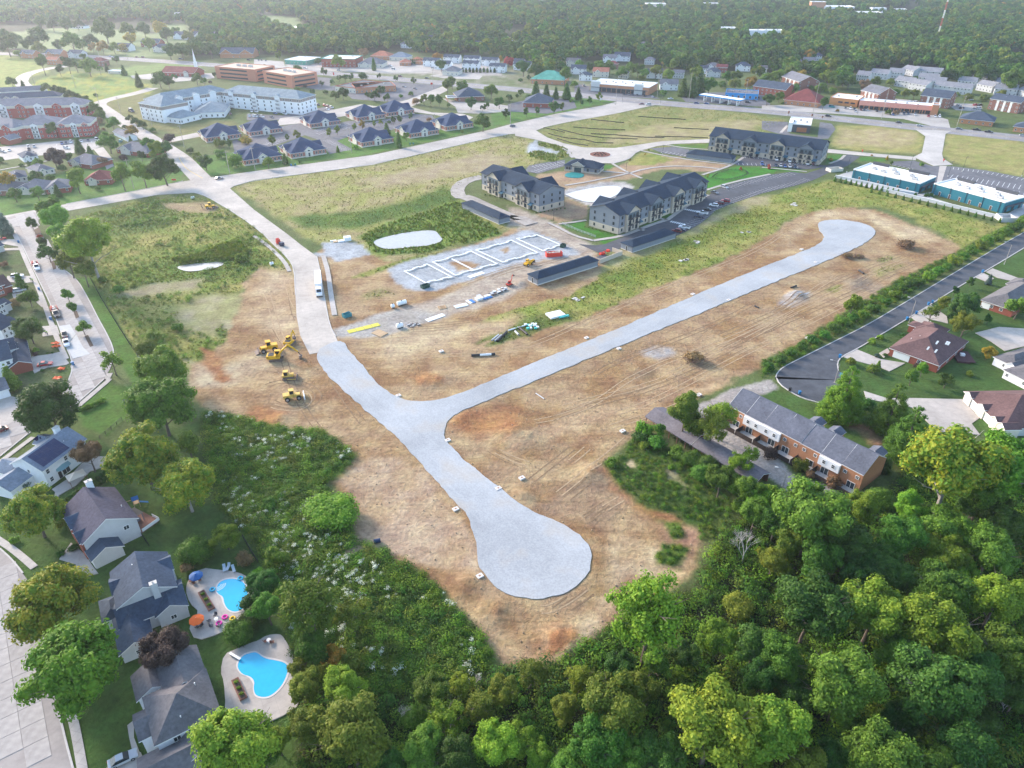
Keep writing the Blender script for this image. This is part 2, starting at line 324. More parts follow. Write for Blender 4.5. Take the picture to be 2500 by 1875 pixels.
zone('meadow',[(165,470),(330,424),(430,424),(475,442),(545,485),(600,540),(640,590),(640,640),(560,580),(530,600),(515,690),(490,745),(420,800),(330,800),(285,755),(240,680),(200,610),(175,540)],((.15,.19,.035),(.26,.24,.07)),4,2)
zone('meadow_green',[(180,465),(320,430),(400,435),(410,470),(330,500),(250,510),(195,500)],((.085,.14,.03),(.12,.165,.035)),8,4)
zone('meadow_green',[(230,600),(330,560),(420,540),(520,510),(590,560),(560,580),(450,610),(340,625),(260,650)],((.085,.14,.02),(.14,.19,.03)),8,4)
zone('meadow_pale',[(365,665),(420,640),(500,635),(545,650),(530,710),(470,730),(420,715),(375,690)],((.318,.284,.172),(.26,.25,.11)),6,4)
zone('meadow_pale',[(240,640),(270,628),(330,610),(400,605),(450,600),(420,625),(300,640)],((.292,.258,.155),(.26,.25,.11)),5,3)
zone('meadow_soil',kk(0,1,[(1330,130),(1560,120),(1750,110),(1850,160),(1760,210),(1600,210),(1450,170)]),((.292,.206,.129),(.30,.23,.12)),3,2,1)
zone('site',[(525,610),(560,578),(640,600),(700,535),(790,545),(860,575),(1010,530),(1130,485),(1210,490),(1260,535),(1310,560),(1290,600),(1230,640),(1140,660),(1080,680),(980,712),(1060,735),(1150,705),(1250,690),(1320,660),(1450,605),(1560,562),(1650,518),(1700,478),(1760,455),(1830,447),(1900,455),(1970,485),(2070,528),(2085,560),(2000,592),(1900,645),(1800,702),(1700,760),(1600,812),(1500,862),(1420,892),(1400,920),(1340,965),(1312,1000),(1350,1060),(1420,1130),(1515,1140),(1512,1200),(1485,1262),(1370,1310),(1290,1370),(1210,1430),(1090,1440),(1045,1370),(960,1290),(920,1245),(850,1212),(760,1195),(745,1150),(780,1100),(720,1030),(775,990),(700,935),(600,918),(520,902),(440,882),(405,840),(415,790),(470,755),(505,690),(525,650)],DIRT,2.5,.8,1)
zone('slope',[(735,1035),(800,985),(850,985),(900,1010),(960,1080),(1000,1140),(1030,1190),(1030,1230),(960,1230),(860,1200),(770,1180),(780,1100)],((.413,.310,.206),(.344,.241,.146)),2,1,.5)
zone('pale_ground',kk(2,2,[(830,1450),(900,1400),(1060,1430),(1250,1400),(1330,1480),(1300,1600),(1480,1659)])+kk(2,3,[(1000,60),(900,200),(740,400),(700,620),(450,780),(330,800),(340,700),(600,560),(640,380),(800,200)]),PALE,4,2,.6)
zone('pale_ground',kk(1,1,[(60,640),(340,700),(350,1000),(370,1200),(200,1250),(80,1180),(20,900)]),((.413,.318,.198),(.344,.241,.138)),6,4,1)
zone('pale_ground',kk(1,1,[(740,1230),(1200,1180),(1700,1150),(2212,1080),(2212,1200),(1800,1330),(1400,1380),(1000,1400)]),((.430,.335,.206),(.361,.258,.146)),6,4,1)
zone('pale_ground',kk(3,1,[(500,190),(900,180),(1050,240),(1400,350),(1450,440),(1200,420),(1000,300),(900,260),(520,250),(380,300),(250,400),(200,420)]),((.456,.361,.224),(.378,.275,.155)),5,3,1)
zone('pale_ground',kk(0,1,[(1560,1440),(1900,1480),(2212,1380),(2212,1500),(1900,1640),(1600,1659)]),((.430,.361,.241),(.361,.275,.172)),5,3,1)
zone('red_ground',kk(0,1,[(1700,1350),(1800,1360),(1880,1500),(1950,1600),(1880,1640),(1780,1560),(1720,1450)]),REDS,2,1,1)
zone('red_ground',kk(1,2,[(0,200),(140,250),(260,290),(260,380),(160,440),(0,430)]),REDS,3,2,1)
zone('red_ground',kk(2,2,[(680,790),(830,780),(900,900),(1100,1050),(1500,1200),(1500,1280),(1300,1180),(1000,1050),(760,900)]),REDS,3,2,1)
zone('red_ground',kk(2,2,[(1330,1280),(1640,1260),(1640,1400),(1500,1480),(1330,1400)]),((.344,.215,.138),(.292,.172,.095)),3,2,1)
zone('red_ground',kk(2,3,[(330,560),(450,470),(540,470),(620,550),(520,660),(340,700)]),REDS,1.5,1,1)
zone('red_ground',kk(2,1,[(1130,1560),(1240,1520),(1380,1600),(1350,1659),(1150,1640)]),((.24,.16,.085),(.30,.2,.11)),2,1.5,1)
zone('red_ground',kk(1,1,[(1380,1600),(1460,1570),(1600,1590),(1580,1659),(1380,1659)]),REDS,2,1.5,1)
zone('red_ground',kk(1,2,[(1640,350),(1900,250),(2212,280),(2212,420),(1900,520),(1650,450)]),REDS,5,3,1)
zone('dark_ground',kk(2,2,[(150,1100),(500,900),(800,780),(1000,1050),(800,1300),(560,1250),(400,1180)]),((.23,.165,.105),(.29,.20,.12)),4,2,1)
zone('pale_ground',kk(2,2,[(0,520),(400,380),(900,250),(1400,130),(1900,20),(1900,60),(1400,200),(900,330),(500,450),(0,640)]),((.42,.31,.18),(.35,.24,.14)),4,2,1)
zone('red_ground',kk(2,1,[(0,1659),(700,1400),(1300,1180),(2212,820),(2212,900),(1400,1260),(800,1480),(200,1659)]),((.29,.19,.10),(.34,.23,.13)),4,2,1)
zone('dark_ground',kk(3,1,[(720,780),(820,720),(960,780),(1060,850),(1020,900),(880,860),(760,870)]),((.22,.17,.12),(.28,.21,.14)),2,1.5,1)
zone('site_green',kk(1,1,[(830,750),(900,710),(1050,660),(1250,600),(1400,560),(1480,560),(1250,620),(1100,680),(950,740)]),MEADOW,1,1)
zone('site_green',kk(1,1,[(900,900),(1000,850),(1150,850),(1200,890),(1050,920),(920,940)]),((.22,.2,.08),(.28,.22,.11)),3,2,.5)
zone('site_green',kk(1,1,[(1880,1310),(1930,1270),(2212,1180),(2212,1260),(2100,1300),(1960,1320)])+kk(2,1,[(60,1190),(240,1110)]),((.10,.14,.03),(.16,.17,.05)),2,1)
zone('site_green',kk(2,1,[(0,1170),(150,1090),(400,1040),(600,1050),(540,1110),(300,1180),(180,1240),(40,1270),(0,1250)]),((.10,.14,.03),(.16,.17,.05)),2,1)
zone('site_green',kk(3,1,[(520,860),(600,810),(680,820),(640,870)]),((.18,.18,.05),(.25,.21,.10)),2,1.5,.3)
zone('site_green',kk(3,1,[(950,600),(1100,560),(1150,580),(1020,620)]),((.14,.18,.05),(.25,.21,.10)),2,1.5,.3)
zone('site_green',kk(3,1,[(930,680),(1180,640),(1200,660),(1000,730)]),((.22,.21,.07),(.28,.23,.11)),3,2,.3)
zone('site_green',kk(0,1,[(1820,1180),(1880,1140),(1910,1230),(1860,1290)]),((.07,.12,.025),(.10,.14,.03)),1,1)
zone('track_green',kk(2,2,[(1300,1200),(1450,1230),(1480,1330),(1400,1350),(1330,1260)]),WEEDS,1.5,.8)
zone('track_green',kk(2,2,[(1240,1480),(1330,1400),(1560,1430),(1500,1500),(1400,1600),(1440,1620),(1290,1570)]),WEEDS,1.5,.8)
zone('green_slope',kk(2,2,[(810,750),(860,680),(970,640),(1060,480),(1200,460),(1400,600),(1560,720),(1700,880),(1900,1050),(1850,1300),(1640,1400),(1560,1250),(1400,1160),(1270,1120),(1100,1050),(950,930),(860,830)]),((.055,.095,.02),(.085,.115,.028)),2,1)
zone('slope_bald',kk(2,2,[(990,740),(1040,700),(1080,750),(1020,770)]),PALE,1,.6,.4)
zone('slope_bald',kk(2,2,[(1330,780),(1400,800),(1500,900),(1520,1000),(1440,900),(1370,860)]),((.310,.258,.172),(.2,.2,.09)),1.5,.8,.4)
zone('brush',[(438,888),(520,902),(620,926),(700,930),(768,985),(735,1025),(690,1050),(760,1110),(772,1165),(830,1190),(920,1240),(965,1292),(1045,1372),(1065,1430),(1010,1520),(700,1520),(620,1420),(605,1320),(560,1200),(470,1100),(440,1000)],WEEDS,2,1)
zone('brush_path',kk(1,2,[(740,1500),(800,1440),(960,1390),(1010,1400),(870,1460),(780,1530)]),((.310,.224,.146),(.275,.206,.138)),.6,.5,.4)
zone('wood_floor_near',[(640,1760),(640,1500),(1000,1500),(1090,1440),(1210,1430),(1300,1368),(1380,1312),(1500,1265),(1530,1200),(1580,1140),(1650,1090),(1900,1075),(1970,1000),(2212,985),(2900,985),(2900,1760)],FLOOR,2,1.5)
zone('left_lawn',kk(0,1,[(640,750),(780,760),(960,1080),(1150,1390),(1180,1659),(960,1659),(900,1560),(970,1400),(900,1210),(740,920)])+kk(0,2,[(1150,120),(1060,340),(900,500),(700,420),(640,300),(660,230),(800,110),(930,0)]),((.075,.15,.025),(.06,.125,.022)),.6,.5)
zone('yards',[(-300,1000),(60,1000),(200,935),(235,965),(330,940),(440,905),(445,1000),(475,1100),(565,1200),(608,1310),(622,1420),(640,1500),(640,1760),(120,1760),(150,1659),(130,1520),(90,1420),(30,1250),(-300,1080)],((.065,.115,.026),(.05,.095,.024)),1,.8)
zone('street_yards',[(-300,400),(-20,470),(40,500),(100,640),(150,760),(165,830),(120,890),(20,960),(-300,1100)],((.07,.11,.03),(.09,.105,.045)),1,.8)
zone('east_verge',kk(3,1,[(2212,330),(1700,620),(1200,930),(600,1270),(100,1540),(0,1590),(0,1440),(300,1310),(700,1030),(1200,740),(1700,500),(2212,230),(2700,0),(2700,60)]),((.06,.10,.025),(.10,.12,.035)),1.5,.8)
zone('east_yards',kk(3,1,[(2700,240),(1950,670),(1300,1060),(650,1430),(640,1500),(700,1610)])+kk(3,2,[(500,230),(350,190),(120,100),(0,140),(0,300),(400,430),(1000,700),(1100,760),(1200,500),(2212,500),(2800,500)]),((.065,.115,.028),(.055,.10,.025)),1,.8)
zone('worn_yard',kk(3,2,[(600,290),(720,300),(760,370),(900,430),(1060,520),(1040,590),(900,540),(740,430),(640,360)]),((.30,.17,.10),(.2,.17,.08)),2,1,.3)
zone('townhouse_court',kk(2,2,[(1350,300),(1700,200),(1880,100),(2212,20)])+kk(3,2,[(140,100),(0,150)])+kk(2,2,[(2212,130),(1830,230),(1850,330),(2212,600)])+kk(3,2,[(300,870),(800,960),(880,980),(700,960),(280,1000),(0,800)])+kk(2,2,[(1500,520),(1350,400)]),((.344,.318,.284),(.310,.284,.258)),.6,.4)
zone('gravel_pad',kk(1,1,[(1130,685),(1250,620),(1450,570),(1750,500),(1900,462),(2212,375)])+kk(2,1,[(80,340),(220,350),(400,420),(480,470),(600,500),(640,545),(500,575),(300,605),(150,645),(0,690)])+kk(1,1,[(1950,735),(1700,800),(1560,862),(1500,862),(1300,840),(1170,765)]),GRAV,2,.8,.2)
zone('gravel_pad',kk(2,1,[(10,740),(70,690),(180,700),(160,740),(80,760)]),GRAV,1.5,.8,.2)
zone('pad_soil',kk(1,1,[(1660,620),(1740,600),(1900,640),(1830,680),(1720,690)]),DIRT,1.5,.8,.6)
zone('pad_soil',kk(1,1,[(2080,520),(2140,495),(2170,520),(2120,540)]),DIRT,1.5,.8,.6)
zone('gravel_pad',kk(1,1,[(565,452),(750,438),(900,470),(992,550),(700,615),(640,572),(490,568),(500,548),(600,530)]),GRAV,1,.6,.2)
zone('yard_lane',kk(1,1,[(640,1195),(850,1130),(1000,1062),(1300,1000),(1600,960),(1700,1040),(1500,1120),(1300,1180),(1100,1250),(690,1255)]),((.361,.344,.318),(.327,.301,.258)),1.5,1,.5)
zone('yard_lane',kk(1,1,[(1250,1010),(1600,900),(1900,760),(2212,640)])+kk(2,1,[(120,640),(300,610),(600,560),(700,520),(740,560),(300,740),(160,800),(100,860),(0,920)])+kk(1,1,[(1900,1000),(1640,1060)]),((.344,.284,.215),(.378,.318,.249)),2,1.5,1)
zone('yard_lane',kk(2,1,[(0,150),(120,170),(260,240),(420,300),(560,400),(700,470),(760,500),(640,545),(480,460),(330,390),(100,320),(0,320)]),((.361,.310,.249),(.327,.275,.215)),2,1.2,1)
zone('stone_heap',kk(2,1,[(1130,1370),(1250,1310),(1390,1340),(1380,1410),(1280,1450),(1180,1410)]),((.327,.310,.292),(.344,.267,.189)),2,1.2,.4)
zone('stone_heap',kk(3,1,[(190,900),(300,855),(420,880),(390,950),(240,1000),(150,980)]),((.361,.361,.361),(.361,.292,.224)),1.5,1,.4)
zone('pond_bank',kk(1,1,[(900,400),(1000,340),(1250,250),(1500,180),(1640,120),(1740,110),(1900,230),(2100,380),(1950,420),(1700,480),(1450,540),(1200,560),(1050,550),(980,520),(920,450)]),((.11,.18,.03),(.17,.22,.04)),3,1.5)
zone('basin_bank',kk(2,0,[(440,1659),(480,1600),(650,1560),(850,1525),(1000,1540),(1060,1580),(1000,1659)])+kk(2,1,[(700,150),(460,50)]),((.430,.404,.370),(.361,.344,.318)),1,.8,.3)
zone('apartment_soil',kk(2,0,[(220,1480),(480,1440),(800,1440),(1000,1380),(1160,1280),(1500,1340),(1880,1390),(1700,1450),(1300,1420),(1000,1520),(850,1525),(600,1570),(480,1600),(300,1540)]),((.344,.232,.146),(.310,.224,.129)),2,1,.5)
zone('apartment_soil',kk(2,1,[(470,60),(680,150),(660,250),(420,290),(380,270),(230,220),(330,180),(480,140)]),((.344,.232,.146),(.310,.224,.129)),1,.6,.5)
zone('scrub_island',kk(2,0,[(1000,1380),(1120,1285),(1250,1290),(1400,1350),(1250,1390),(1050,1400)]),MEADOW,2,1)
zone('turf',kk(2,0,[(1650,1480),(1780,1450),(1940,1398),(2212,1430)])+kk(3,0,[(0,1425),(160,1440),(0,1490)])+kk(2,0,[(2212,1465),(1900,1530),(1650,1600)]),((.05,.19,.02),(.055,.17,.025)),.3,.3)
zone('turf',kk(3,0,[(560,1300),(690,1300),(640,1360),(540,1385)]),((.05,.17,.02),(.055,.15,.025)),.3,.3)
zone('turf',kk(3,0,[(830,1322),(1050,1345),(1060,1365),(820,1352)]),((.06,.17,.02),(.055,.15,.025)),.3,.3)
zone('turf',kk(3,0,[(0,1405),(330,1432),(380,1445),(280,1460),(0,1420)]),((.05,.17,.02),(.055,.15,.025)),.3,.3)
zone('turf',kk(2,1,[(430,300),(500,285),(640,280),(660,330),(900,385),(960,400),(760,420),(560,350)]),((.05,.17,.02),(.055,.15,.025)),.3,.3)
zone('turf',kk(2,1,[(1110,330),(1230,265),(1320,280),(1130,345)]),((.05,.17,.02),(.055,.15,.025)),.3,.3)
zone('turf',kk(2,1,[(1280,235),(1400,170),(1440,185),(1360,258)]),((.05,.17,.02),(.055,.15,.025)),.3,.3)
zone('turf',kk(2,1,[(780,440),(960,415),(830,465),(790,465)]),((.05,.17,.02),(.055,.15,.025)),.3,.3)
zone('turf',kk(2,0,[(800,1385),(900,1390),(870,1430),(800,1440)]),((.06,.17,.02),(.055,.15,.025)),.3,.3)
zone('turf',kk(2,0,[(1370,1225),(1690,1208),(1690,1240),(1560,1260),(1400,1240)]),((.09,.17,.03),(.075,.15,.03)),.3,.3)
zone('round_bed',kk(2,0,[(250,1200),(420,1215),(500,1250),(520,1310),(380,1370),(160,1320)]),MEADOW,1,.8)
zone('wet_gravel',kk(2,0,[(170,1220),(240,1180),(260,1230),(440,1280),(420,1305),(250,1270),(160,1290)]),GRAV,1.5,1)
MOUNDS=[(k(2,3,470,580),5,1.3),(k(1,1,1490,1620),6,1.0),(k(2,1,100,800),3.0,1.3),(k(3,1,285,895),4.5,1.5),(k(2,2,120,1010),4,.7),(k(2,2,700,800),4,.9),(k(0,1,1780,260),4,1.1),(k(0,1,1830,370),4,.7),
          (k(1,3,1790,130),4.5,1.0),(k(1,3,2020,330),4.5,.9),(k(1,2,220,340),3.5,.8),(k(2,2,80,500),8,1.2),(k(1,2,1750,350),5,.5),(k(3,1,900,800),6,-.9),(k(2,1,1240,1580),5,-.6)]
MPOS=[(g(p).x,g(p).y,r,h)for p,r,h in MOUNDS]
FLATP=[d['poly']for d in ROADS.values()]+[d['poly']for d in LOTS.values()]
_fb=[(min(p[0]for p in P)-12,max(p[0]for p in P)+12,min(p[1]for p in P)-12,max(p[1]for p in P)+12)for P in FLATP]
SITEP=[z for z in ZONES if z[0]=='site'][0][1]
def height(X,Y):
 X=np.atleast_1d(np.asarray(X,float));Y=np.atleast_1d(np.asarray(Y,float))
 h=np.zeros_like(X)
 m=(Y<520)&(np.abs(X)<420)
 if m.any():
  x,y=X[m],Y[m]
  b=-.30*(1-fbm(x,y,9,3,4))-.1
  s=np.clip((12-sdist(x,y,SITEP))/12,.25,1)
  b=b*s
  fl=np.full(x.shape,12.)
  for P,bb in zip(FLATP,_fb):
   q=(x>bb[0])&(x<bb[1])&(y>bb[2])&(y<bb[3])
   if q.any():fl[q]=np.minimum(fl[q],sdist(x[q],y[q],P))
  w=np.clip((fl-1.0)/5,0,1)
  b=b*w-.03
  for mx,my,r,hh in MPOS:
   d2=((x-mx)**2+((y-my))**2)/(r*r)
   b=b+hh*np.exp(-d2*1.6)*(.7+.6*fbm(x,y,1.6,9,2))*np.clip(fl/2,0,1)
  h[m]=b
 for nm,dep in(('pond',-1.1),('puddle_pond',-.9),('basin',-.9)):
  sd=sdist(X,Y,PW[nm]);q=sd<5
  h[q]=h[q]+dep*np.clip((2.2-sd[q])/3.2,0,1)
 return h
PW={n:smooth_poly(gg(p),2)for n,p in PONDS.items()}
def ht(x,y):return float(height(x,y)[0])
def zone_weight(names,X,Y,noise=True):
 w=np.zeros_like(X)
 for nm,P,cols,rough,soft,bare in ZONES:
  bx=[p[0]for p in P];by=[p[1]for p in P];mg=rough+soft+1
  q=(X>min(bx)-mg)&(X<max(bx)+mg)&(Y>min(by)-mg)&(Y<max(by)+mg)
  if not q.any():continue
  sd=sdist(X[q],Y[q],P)
  if noise:sd=sd+rough*2*(fbm(X[q],Y[q],max(rough*2.2,1.5),5)-.5)
  t=np.clip(.5-sd/(2*soft),0,1)
  w[q]=w[q]*(1-t)+t*(1.0 if nm in names else 0.0)
 return w
def build_ground():
 ys=list(np.arange(1790,60,-4.5))+list(np.arange(60,-84,-4.0));xs=np.arange(-330,2545,4.6)
 US=(xs-CX)/FPX
 rows=[g((CX,y)).y for y in ys];ts=[]
 for y in ys:
  v=-(y-CY)/FPX;ts.append(-CAM_H/(-_sp+v*_cp))
 X=np.array([[u*t for u in US]for t in ts]);Y=np.array([[r]*len(xs)for r in rows])
 ny,nx=X.shape;x=X.ravel();y=Y.ravel()
 col=np.empty((len(x),3));n1=fbm(x,y,40,1)
 a=np.array((.11,.135,.05));b=np.array((.085,.12,.035));t=np.clip((n1-.3)*2.5,0,1)[:,None]
 col[:]=a*(1-t)+b*t;bare=np.zeros(len(x))
 for i,(nm,P,cols,rough,soft,br)in enumerate(ZONES):
  bx=[p[0]for p in P];by=[p[1]for p in P];mg=rough+soft+1
  q=np.where((x>min(bx)-mg)&(x<max(bx)+mg)&(y>min(by)-mg)&(y<max(by)+mg))[0]
  if not len(q):continue
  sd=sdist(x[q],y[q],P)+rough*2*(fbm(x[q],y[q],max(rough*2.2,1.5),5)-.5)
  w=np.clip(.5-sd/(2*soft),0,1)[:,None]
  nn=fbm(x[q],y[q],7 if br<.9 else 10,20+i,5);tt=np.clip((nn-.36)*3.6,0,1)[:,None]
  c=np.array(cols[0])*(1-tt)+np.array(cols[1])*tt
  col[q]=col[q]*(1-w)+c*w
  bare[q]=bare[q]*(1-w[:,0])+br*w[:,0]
 # meadow mottling: dry and lush patches
 z=height(x,y)
 idx=np.arange(ny*nx).reshape(ny,nx)
 quads=np.stack([idx[:-1,:-1],idx[:-1,1:],idx[1:,1:],idx[1:,:-1]],-1).reshape(-1,4)
 me=npmesh('ground',np.stack([x,y,z],1),quads,ground_mat(),smooth=True)
 at=me.attributes.new('tint','FLOAT_COLOR','POINT');at.data.foreach_set('color',np.concatenate([col,bare[:,None]],1).astype(np.float32).ravel())
 o=inst('ground',me);tag(o,kind='structure')
 far=MB().add([(-30000,-4000,-1.6),(30000,-4000,-1.6),(30000,40000,-1.6),(-30000,40000,-1.6)],[(0,1,2,3)]).build('far_ground',mat('far_ground',(.04,.055,.022),.9,.01,.3));tag(far,kind='structure')
def ground_mat():
 m=bpy.data.materials.new('soil_and_grass');m.use_nodes=True;n=m.node_tree.nodes;L=m.node_tree.links;b=n['Principled BSDF']
 b.inputs['Roughness'].default_value=.95;b.inputs['Specular IOR Level'].default_value=.1
 at=n.new('ShaderNodeAttribute');at.attribute_name='tint'
 ge=n.new('ShaderNodeNewGeometry')
 def noise(sc,det,ro=.7,vec=None):
  t=n.new('ShaderNodeTexNoise');t.inputs['Scale'].default_value=sc;t.inputs['Detail'].default_value=det;t.inputs['Roughness'].default_value=ro
  L.new(vec or ge.outputs['Position'],t.inputs['Vector']);return t
 def rng(v,a,b_,c,d):
  r=n.new('ShaderNodeMapRange');r.inputs[1].default_value=a;r.inputs[2].default_value=b_;r.inputs[3].default_value=c;r.inputs[4].default_value=d;L.new(v,r.inputs[0]);return r.outputs[0]
 def mul(a,b_):
  r=n.new('ShaderNodeMath');r.operation='MULTIPLY';L.new(a,r.inputs[0]);L.new(b_,r.inputs[1]);return r.outputs[0]
 n1=noise(.9,6);n2=noise(.13,5)
 v1=rng(n1.outputs[0],.3,.7,.72,1.28);v2=rng(n2.outputs[0],.3,.7,.74,1.24)
 mp=n.new('ShaderNodeMapping');mp.inputs['Rotation'].default_value=(0,0,R(-42));mp.inputs['Scale'].default_value=(.11,1.5,1);L.new(ge.outputs['Position'],mp.inputs[0])
 st=noise(.62,4,.6,mp.outputs[0])
 mp2=n.new('ShaderNodeMapping');mp2.inputs['Rotation'].default_value=(0,0,R(38));mp2.inputs['Scale'].default_value=(.14,1.3,1);L.new(ge.outputs['Position'],mp2.inputs[0])
 st2=noise(.5,4,.6,mp2.outputs[0]);sel=rng(noise(.022,1).outputs[0],.47,.53,0,1)
 mm=n.new('ShaderNodeMix');L.new(sel,mm.inputs[0]);L.new(st.outputs[0],mm.inputs[2]);L.new(st2.outputs[0],mm.inputs[3])
 sv=rng(mm.outputs[0],.32,.68,.86,1.14)
 mix=n.new('ShaderNodeMix');L.new(at.outputs['Alpha'],mix.inputs[0]);mix.inputs[2].default_value=1;L.new(sv,mix.inputs[3])
 val=mul(mul(v1,v2),mix.outputs[0])
 hue=rng(n2.outputs[0],.3,.7,.484,.516)
 hs=n.new('ShaderNodeHueSaturation');L.new(at.outputs['Color'],hs.inputs['Color']);L.new(val,hs.inputs['Value']);L.new(hue,hs.inputs['Hue'])
 L.new(hs.outputs[0],b.inputs['Base Color'])
 bp=n.new('ShaderNodeBump');bp.inputs['Strength'].default_value=.9;bp.inputs['Distance'].default_value=.5;L.new(n1.outputs[0],bp.inputs['Height']);L.new(bp.outputs[0],b.inputs['Normal'])
 return m
build_ground()
# ================================================================ ROADS, LOTS, WATER
def tex_mat(name,col=(.5,.46,.42),joint=None,rot=0,rough=.85,nscale=.6,namt=.12,dark=.6):
 """poured surface with mottling and, where given, saw-cut joints every joint metres (world space, rotated)"""
 if name in MATS:return MATS[name]
 m=mat(name,col,rough,nscale,namt,coord='Object',spec=.2,big=.05)
 if joint:
  n=m.node_tree.nodes;L=m.node_tree.links;b=n['Principled BSDF']
  src=b.inputs['Base Color'].links[0].from_socket
  ge=n.new('ShaderNodeNewGeometry');mp=n.new('ShaderNodeMapping');mp.inputs['Rotation'].default_value=(0,0,-rot);L.new(ge.outputs['Position'],mp.inputs[0])
  br=n.new('ShaderNodeTexBrick');br.offset=0;br.inputs['Scale'].default_value=1;br.inputs['Brick Width'].default_value=joint;br.inputs['Row Height'].default_value=joint
  br.inputs['Mortar Size'].default_value=.035;br.inputs['Mortar Smooth'].default_value=.2;br.inputs['Color1'].default_value=(1,1,1,1);br.inputs['Color2'].default_value=(.93,.93,.93,1);br.inputs['Mortar'].default_value=(dark,dark,dark,1)
  L.new(mp.outputs[0],br.inputs['Vector'])
  mx=n.new('ShaderNodeMix');mx.data_type='RGBA';mx.blend_type='MULTIPLY';mx.inputs[0].default_value=1;L.new(src,mx.inputs[6]);L.new(br.outputs[0],mx.inputs[7]);L.new(mx.outputs[2],b.inputs['Base Color'])
 return m
def sheet(name,poly,z,material,parent=None,thick=.3):
 """a poured slab: polygon with a triangulated top and a rim"""
 bm=bmesh.new();n=len(poly)
 a=[bm.verts.new((p[0],p[1],z))for p in poly]
 b=[bm.verts.new((p[0],p[1],z-thick))for p in poly]
 f=bm.faces.new(a);f.normal_update()
 if f.normal.z<0:f.normal_flip()
 for i in range(n):bm.faces.new((a[i],b[i],b[(i+1)%n],a[(i+1)%n]))
 bmesh.ops.triangulate(bm,faces=[f],ngon_method='EAR_CLIP')
 me=bpy.data.meshes.new(name);bm.to_mesh(me);bm.free();me.materials.append(material)
 o=inst(name,me,parent);
 if parent is None:tag(o,kind='structure')
 return o
RM={'main':tex_mat('road_concrete',(.41,.375,.335),4.5,R(12)),'highway':tex_mat('highway_asphalt',(.245,.235,.235),None),
      'site_road':tex_mat('road_concrete_pale',(.44,.40,.35),4.2,R(-70),dark=.8),'gravel_road':None,'north_road':tex_mat('road_concrete',(.40,.365,.33)),'loop_road':tex_mat('road_concrete'),
      'street':tex_mat('street_concrete',(.29,.265,.245),None),'front_street':tex_mat('street_concrete'),'asphalt_street':tex_mat('fresh_asphalt',(.075,.08,.09),None,nscale=.35,namt=.25,rough=.75),
      'roundabout_road':tex_mat('road_concrete_pale'),'link_road':tex_mat('link_concrete',(.46,.43,.39),4.5,R(-5),dark=.75)}
def gravel_mat():
 m=mat('road_gravel',(.365,.385,.395),.95,2.2,.16,bump=.4,spec=.1,coord='Object',big=.045)
 n=m.node_tree.nodes;L=m.node_tree.links;b=n['Principled BSDF'];src=b.inputs['Base Color'].links[0].from_socket
 ge=n.new('ShaderNodeNewGeometry');at=n.new('ShaderNodeAttribute');at.attribute_name='along'
 mp=n.new('ShaderNodeMapping');mp.inputs['Scale'].default_value=(.05,1.2,1);L.new(at.outputs['Vector'],mp.inputs[0])
 t=n.new('ShaderNodeTexNoise');t.inputs['Scale'].default_value=1;t.inputs['Detail'].default_value=5;L.new(mp.outputs[0],t.inputs['Vector'])
 r=n.new('ShaderNodeMapRange');r.inputs[1].default_value=.3;r.inputs[2].default_value=.7;r.inputs[3].default_value=.95;r.inputs[4].default_value=1.04;L.new(t.outputs[0],r.inputs[0])
 hs=n.new('ShaderNodeHueSaturation');L.new(src,hs.inputs['Color']);L.new(r.outputs[0],hs.inputs['Value'])
 t2=n.new('ShaderNodeTexNoise');t2.inputs['Scale'].default_value=.09;t2.inputs['Detail'].default_value=7;L.new(ge.outputs['Position'],t2.inputs['Vector'])  # soil carried on by tyres
 r2=n.new('ShaderNodeMapRange');r2.inputs[1].default_value=.52;r2.inputs[2].default_value=.75;r2.inputs[4].default_value=.55;L.new(t2.outputs[0],r2.inputs[0])
 mx=n.new('ShaderNodeMix');mx.data_type='RGBA';mx.inputs[7].default_value=(.36,.29,.20,1);L.new(r2.outputs[0],mx.inputs[0]);L.new(hs.outputs[0],mx.inputs[6]);L.new(mx.outputs[2],b.inputs['Base Color'])
 return m
RM['gravel_road']=gravel_mat()
zz=.045
for nm,d in ROADS.items():
 zz+=.006
 poly=d['poly']
 if nm=='gravel_road':  # ragged spread edge
  pts=resample(poly+[poly[0]],1.2);out=[]
  for i,p in enumerate(pts):
   q=float(fbm(np.array([p.x]),np.array([p.y]),3.0,31,3)[0])-.5
   t=pts[(i+1)%len(pts)]-pts[i-1];t.z=0
   if t.length>0:t.normalize()
   out.append(p+Vector((-t.y,t.x,0))*q*1.1)
  poly=out;d['poly2']=poly
 d['obj']=sheet(nm,poly,zz if nm!='gravel_road' else.14,RM[nm])
# raking direction of the gravel, along each leg of the road and round the turning circle
me=ROADS['gravel_road']['obj'].data
bulb=g((1155,1205));leg1=(g((720,790)),g((1100,1140)));leg2=(g((1000,865)),g((1830,520)))
bm=bmesh.new();bm.from_mesh(me)
for _ in range(3):
 es=[e for e in bm.edges if e.calc_length()>4 and abs(e.verts[0].co.z-e.verts[1].co.z)<.05]
 bmesh.ops.subdivide_edges(bm,edges=es,cuts=1)
bmesh.ops.triangulate(bm,faces=bm.faces[:]);bm.to_mesh(me);bm.free()
at=me.attributes.new('along','FLOAT_VECTOR','POINT');vals=[]
for v in me.vertices:
 p=v.co;r=math.hypot(p.x-bulb.x,p.y-bulb.y)
 if r<14:vals+=[math.atan2(p.y-bulb.y,p.x-bulb.x)*9,r,7]
 else:
  A,B=leg2 if(p-leg2[0]).dot((leg2[1]-leg2[0]).normalized())>-4 and p.y>175 else leg1
  d=(B-A);d.z=0;d.normalize();w=p-A;vals+=[w.dot(d),w.x*-d.y+w.y*d.x,0 if A is leg1[0]else 3]
at.data.foreach_set('vector',vals)
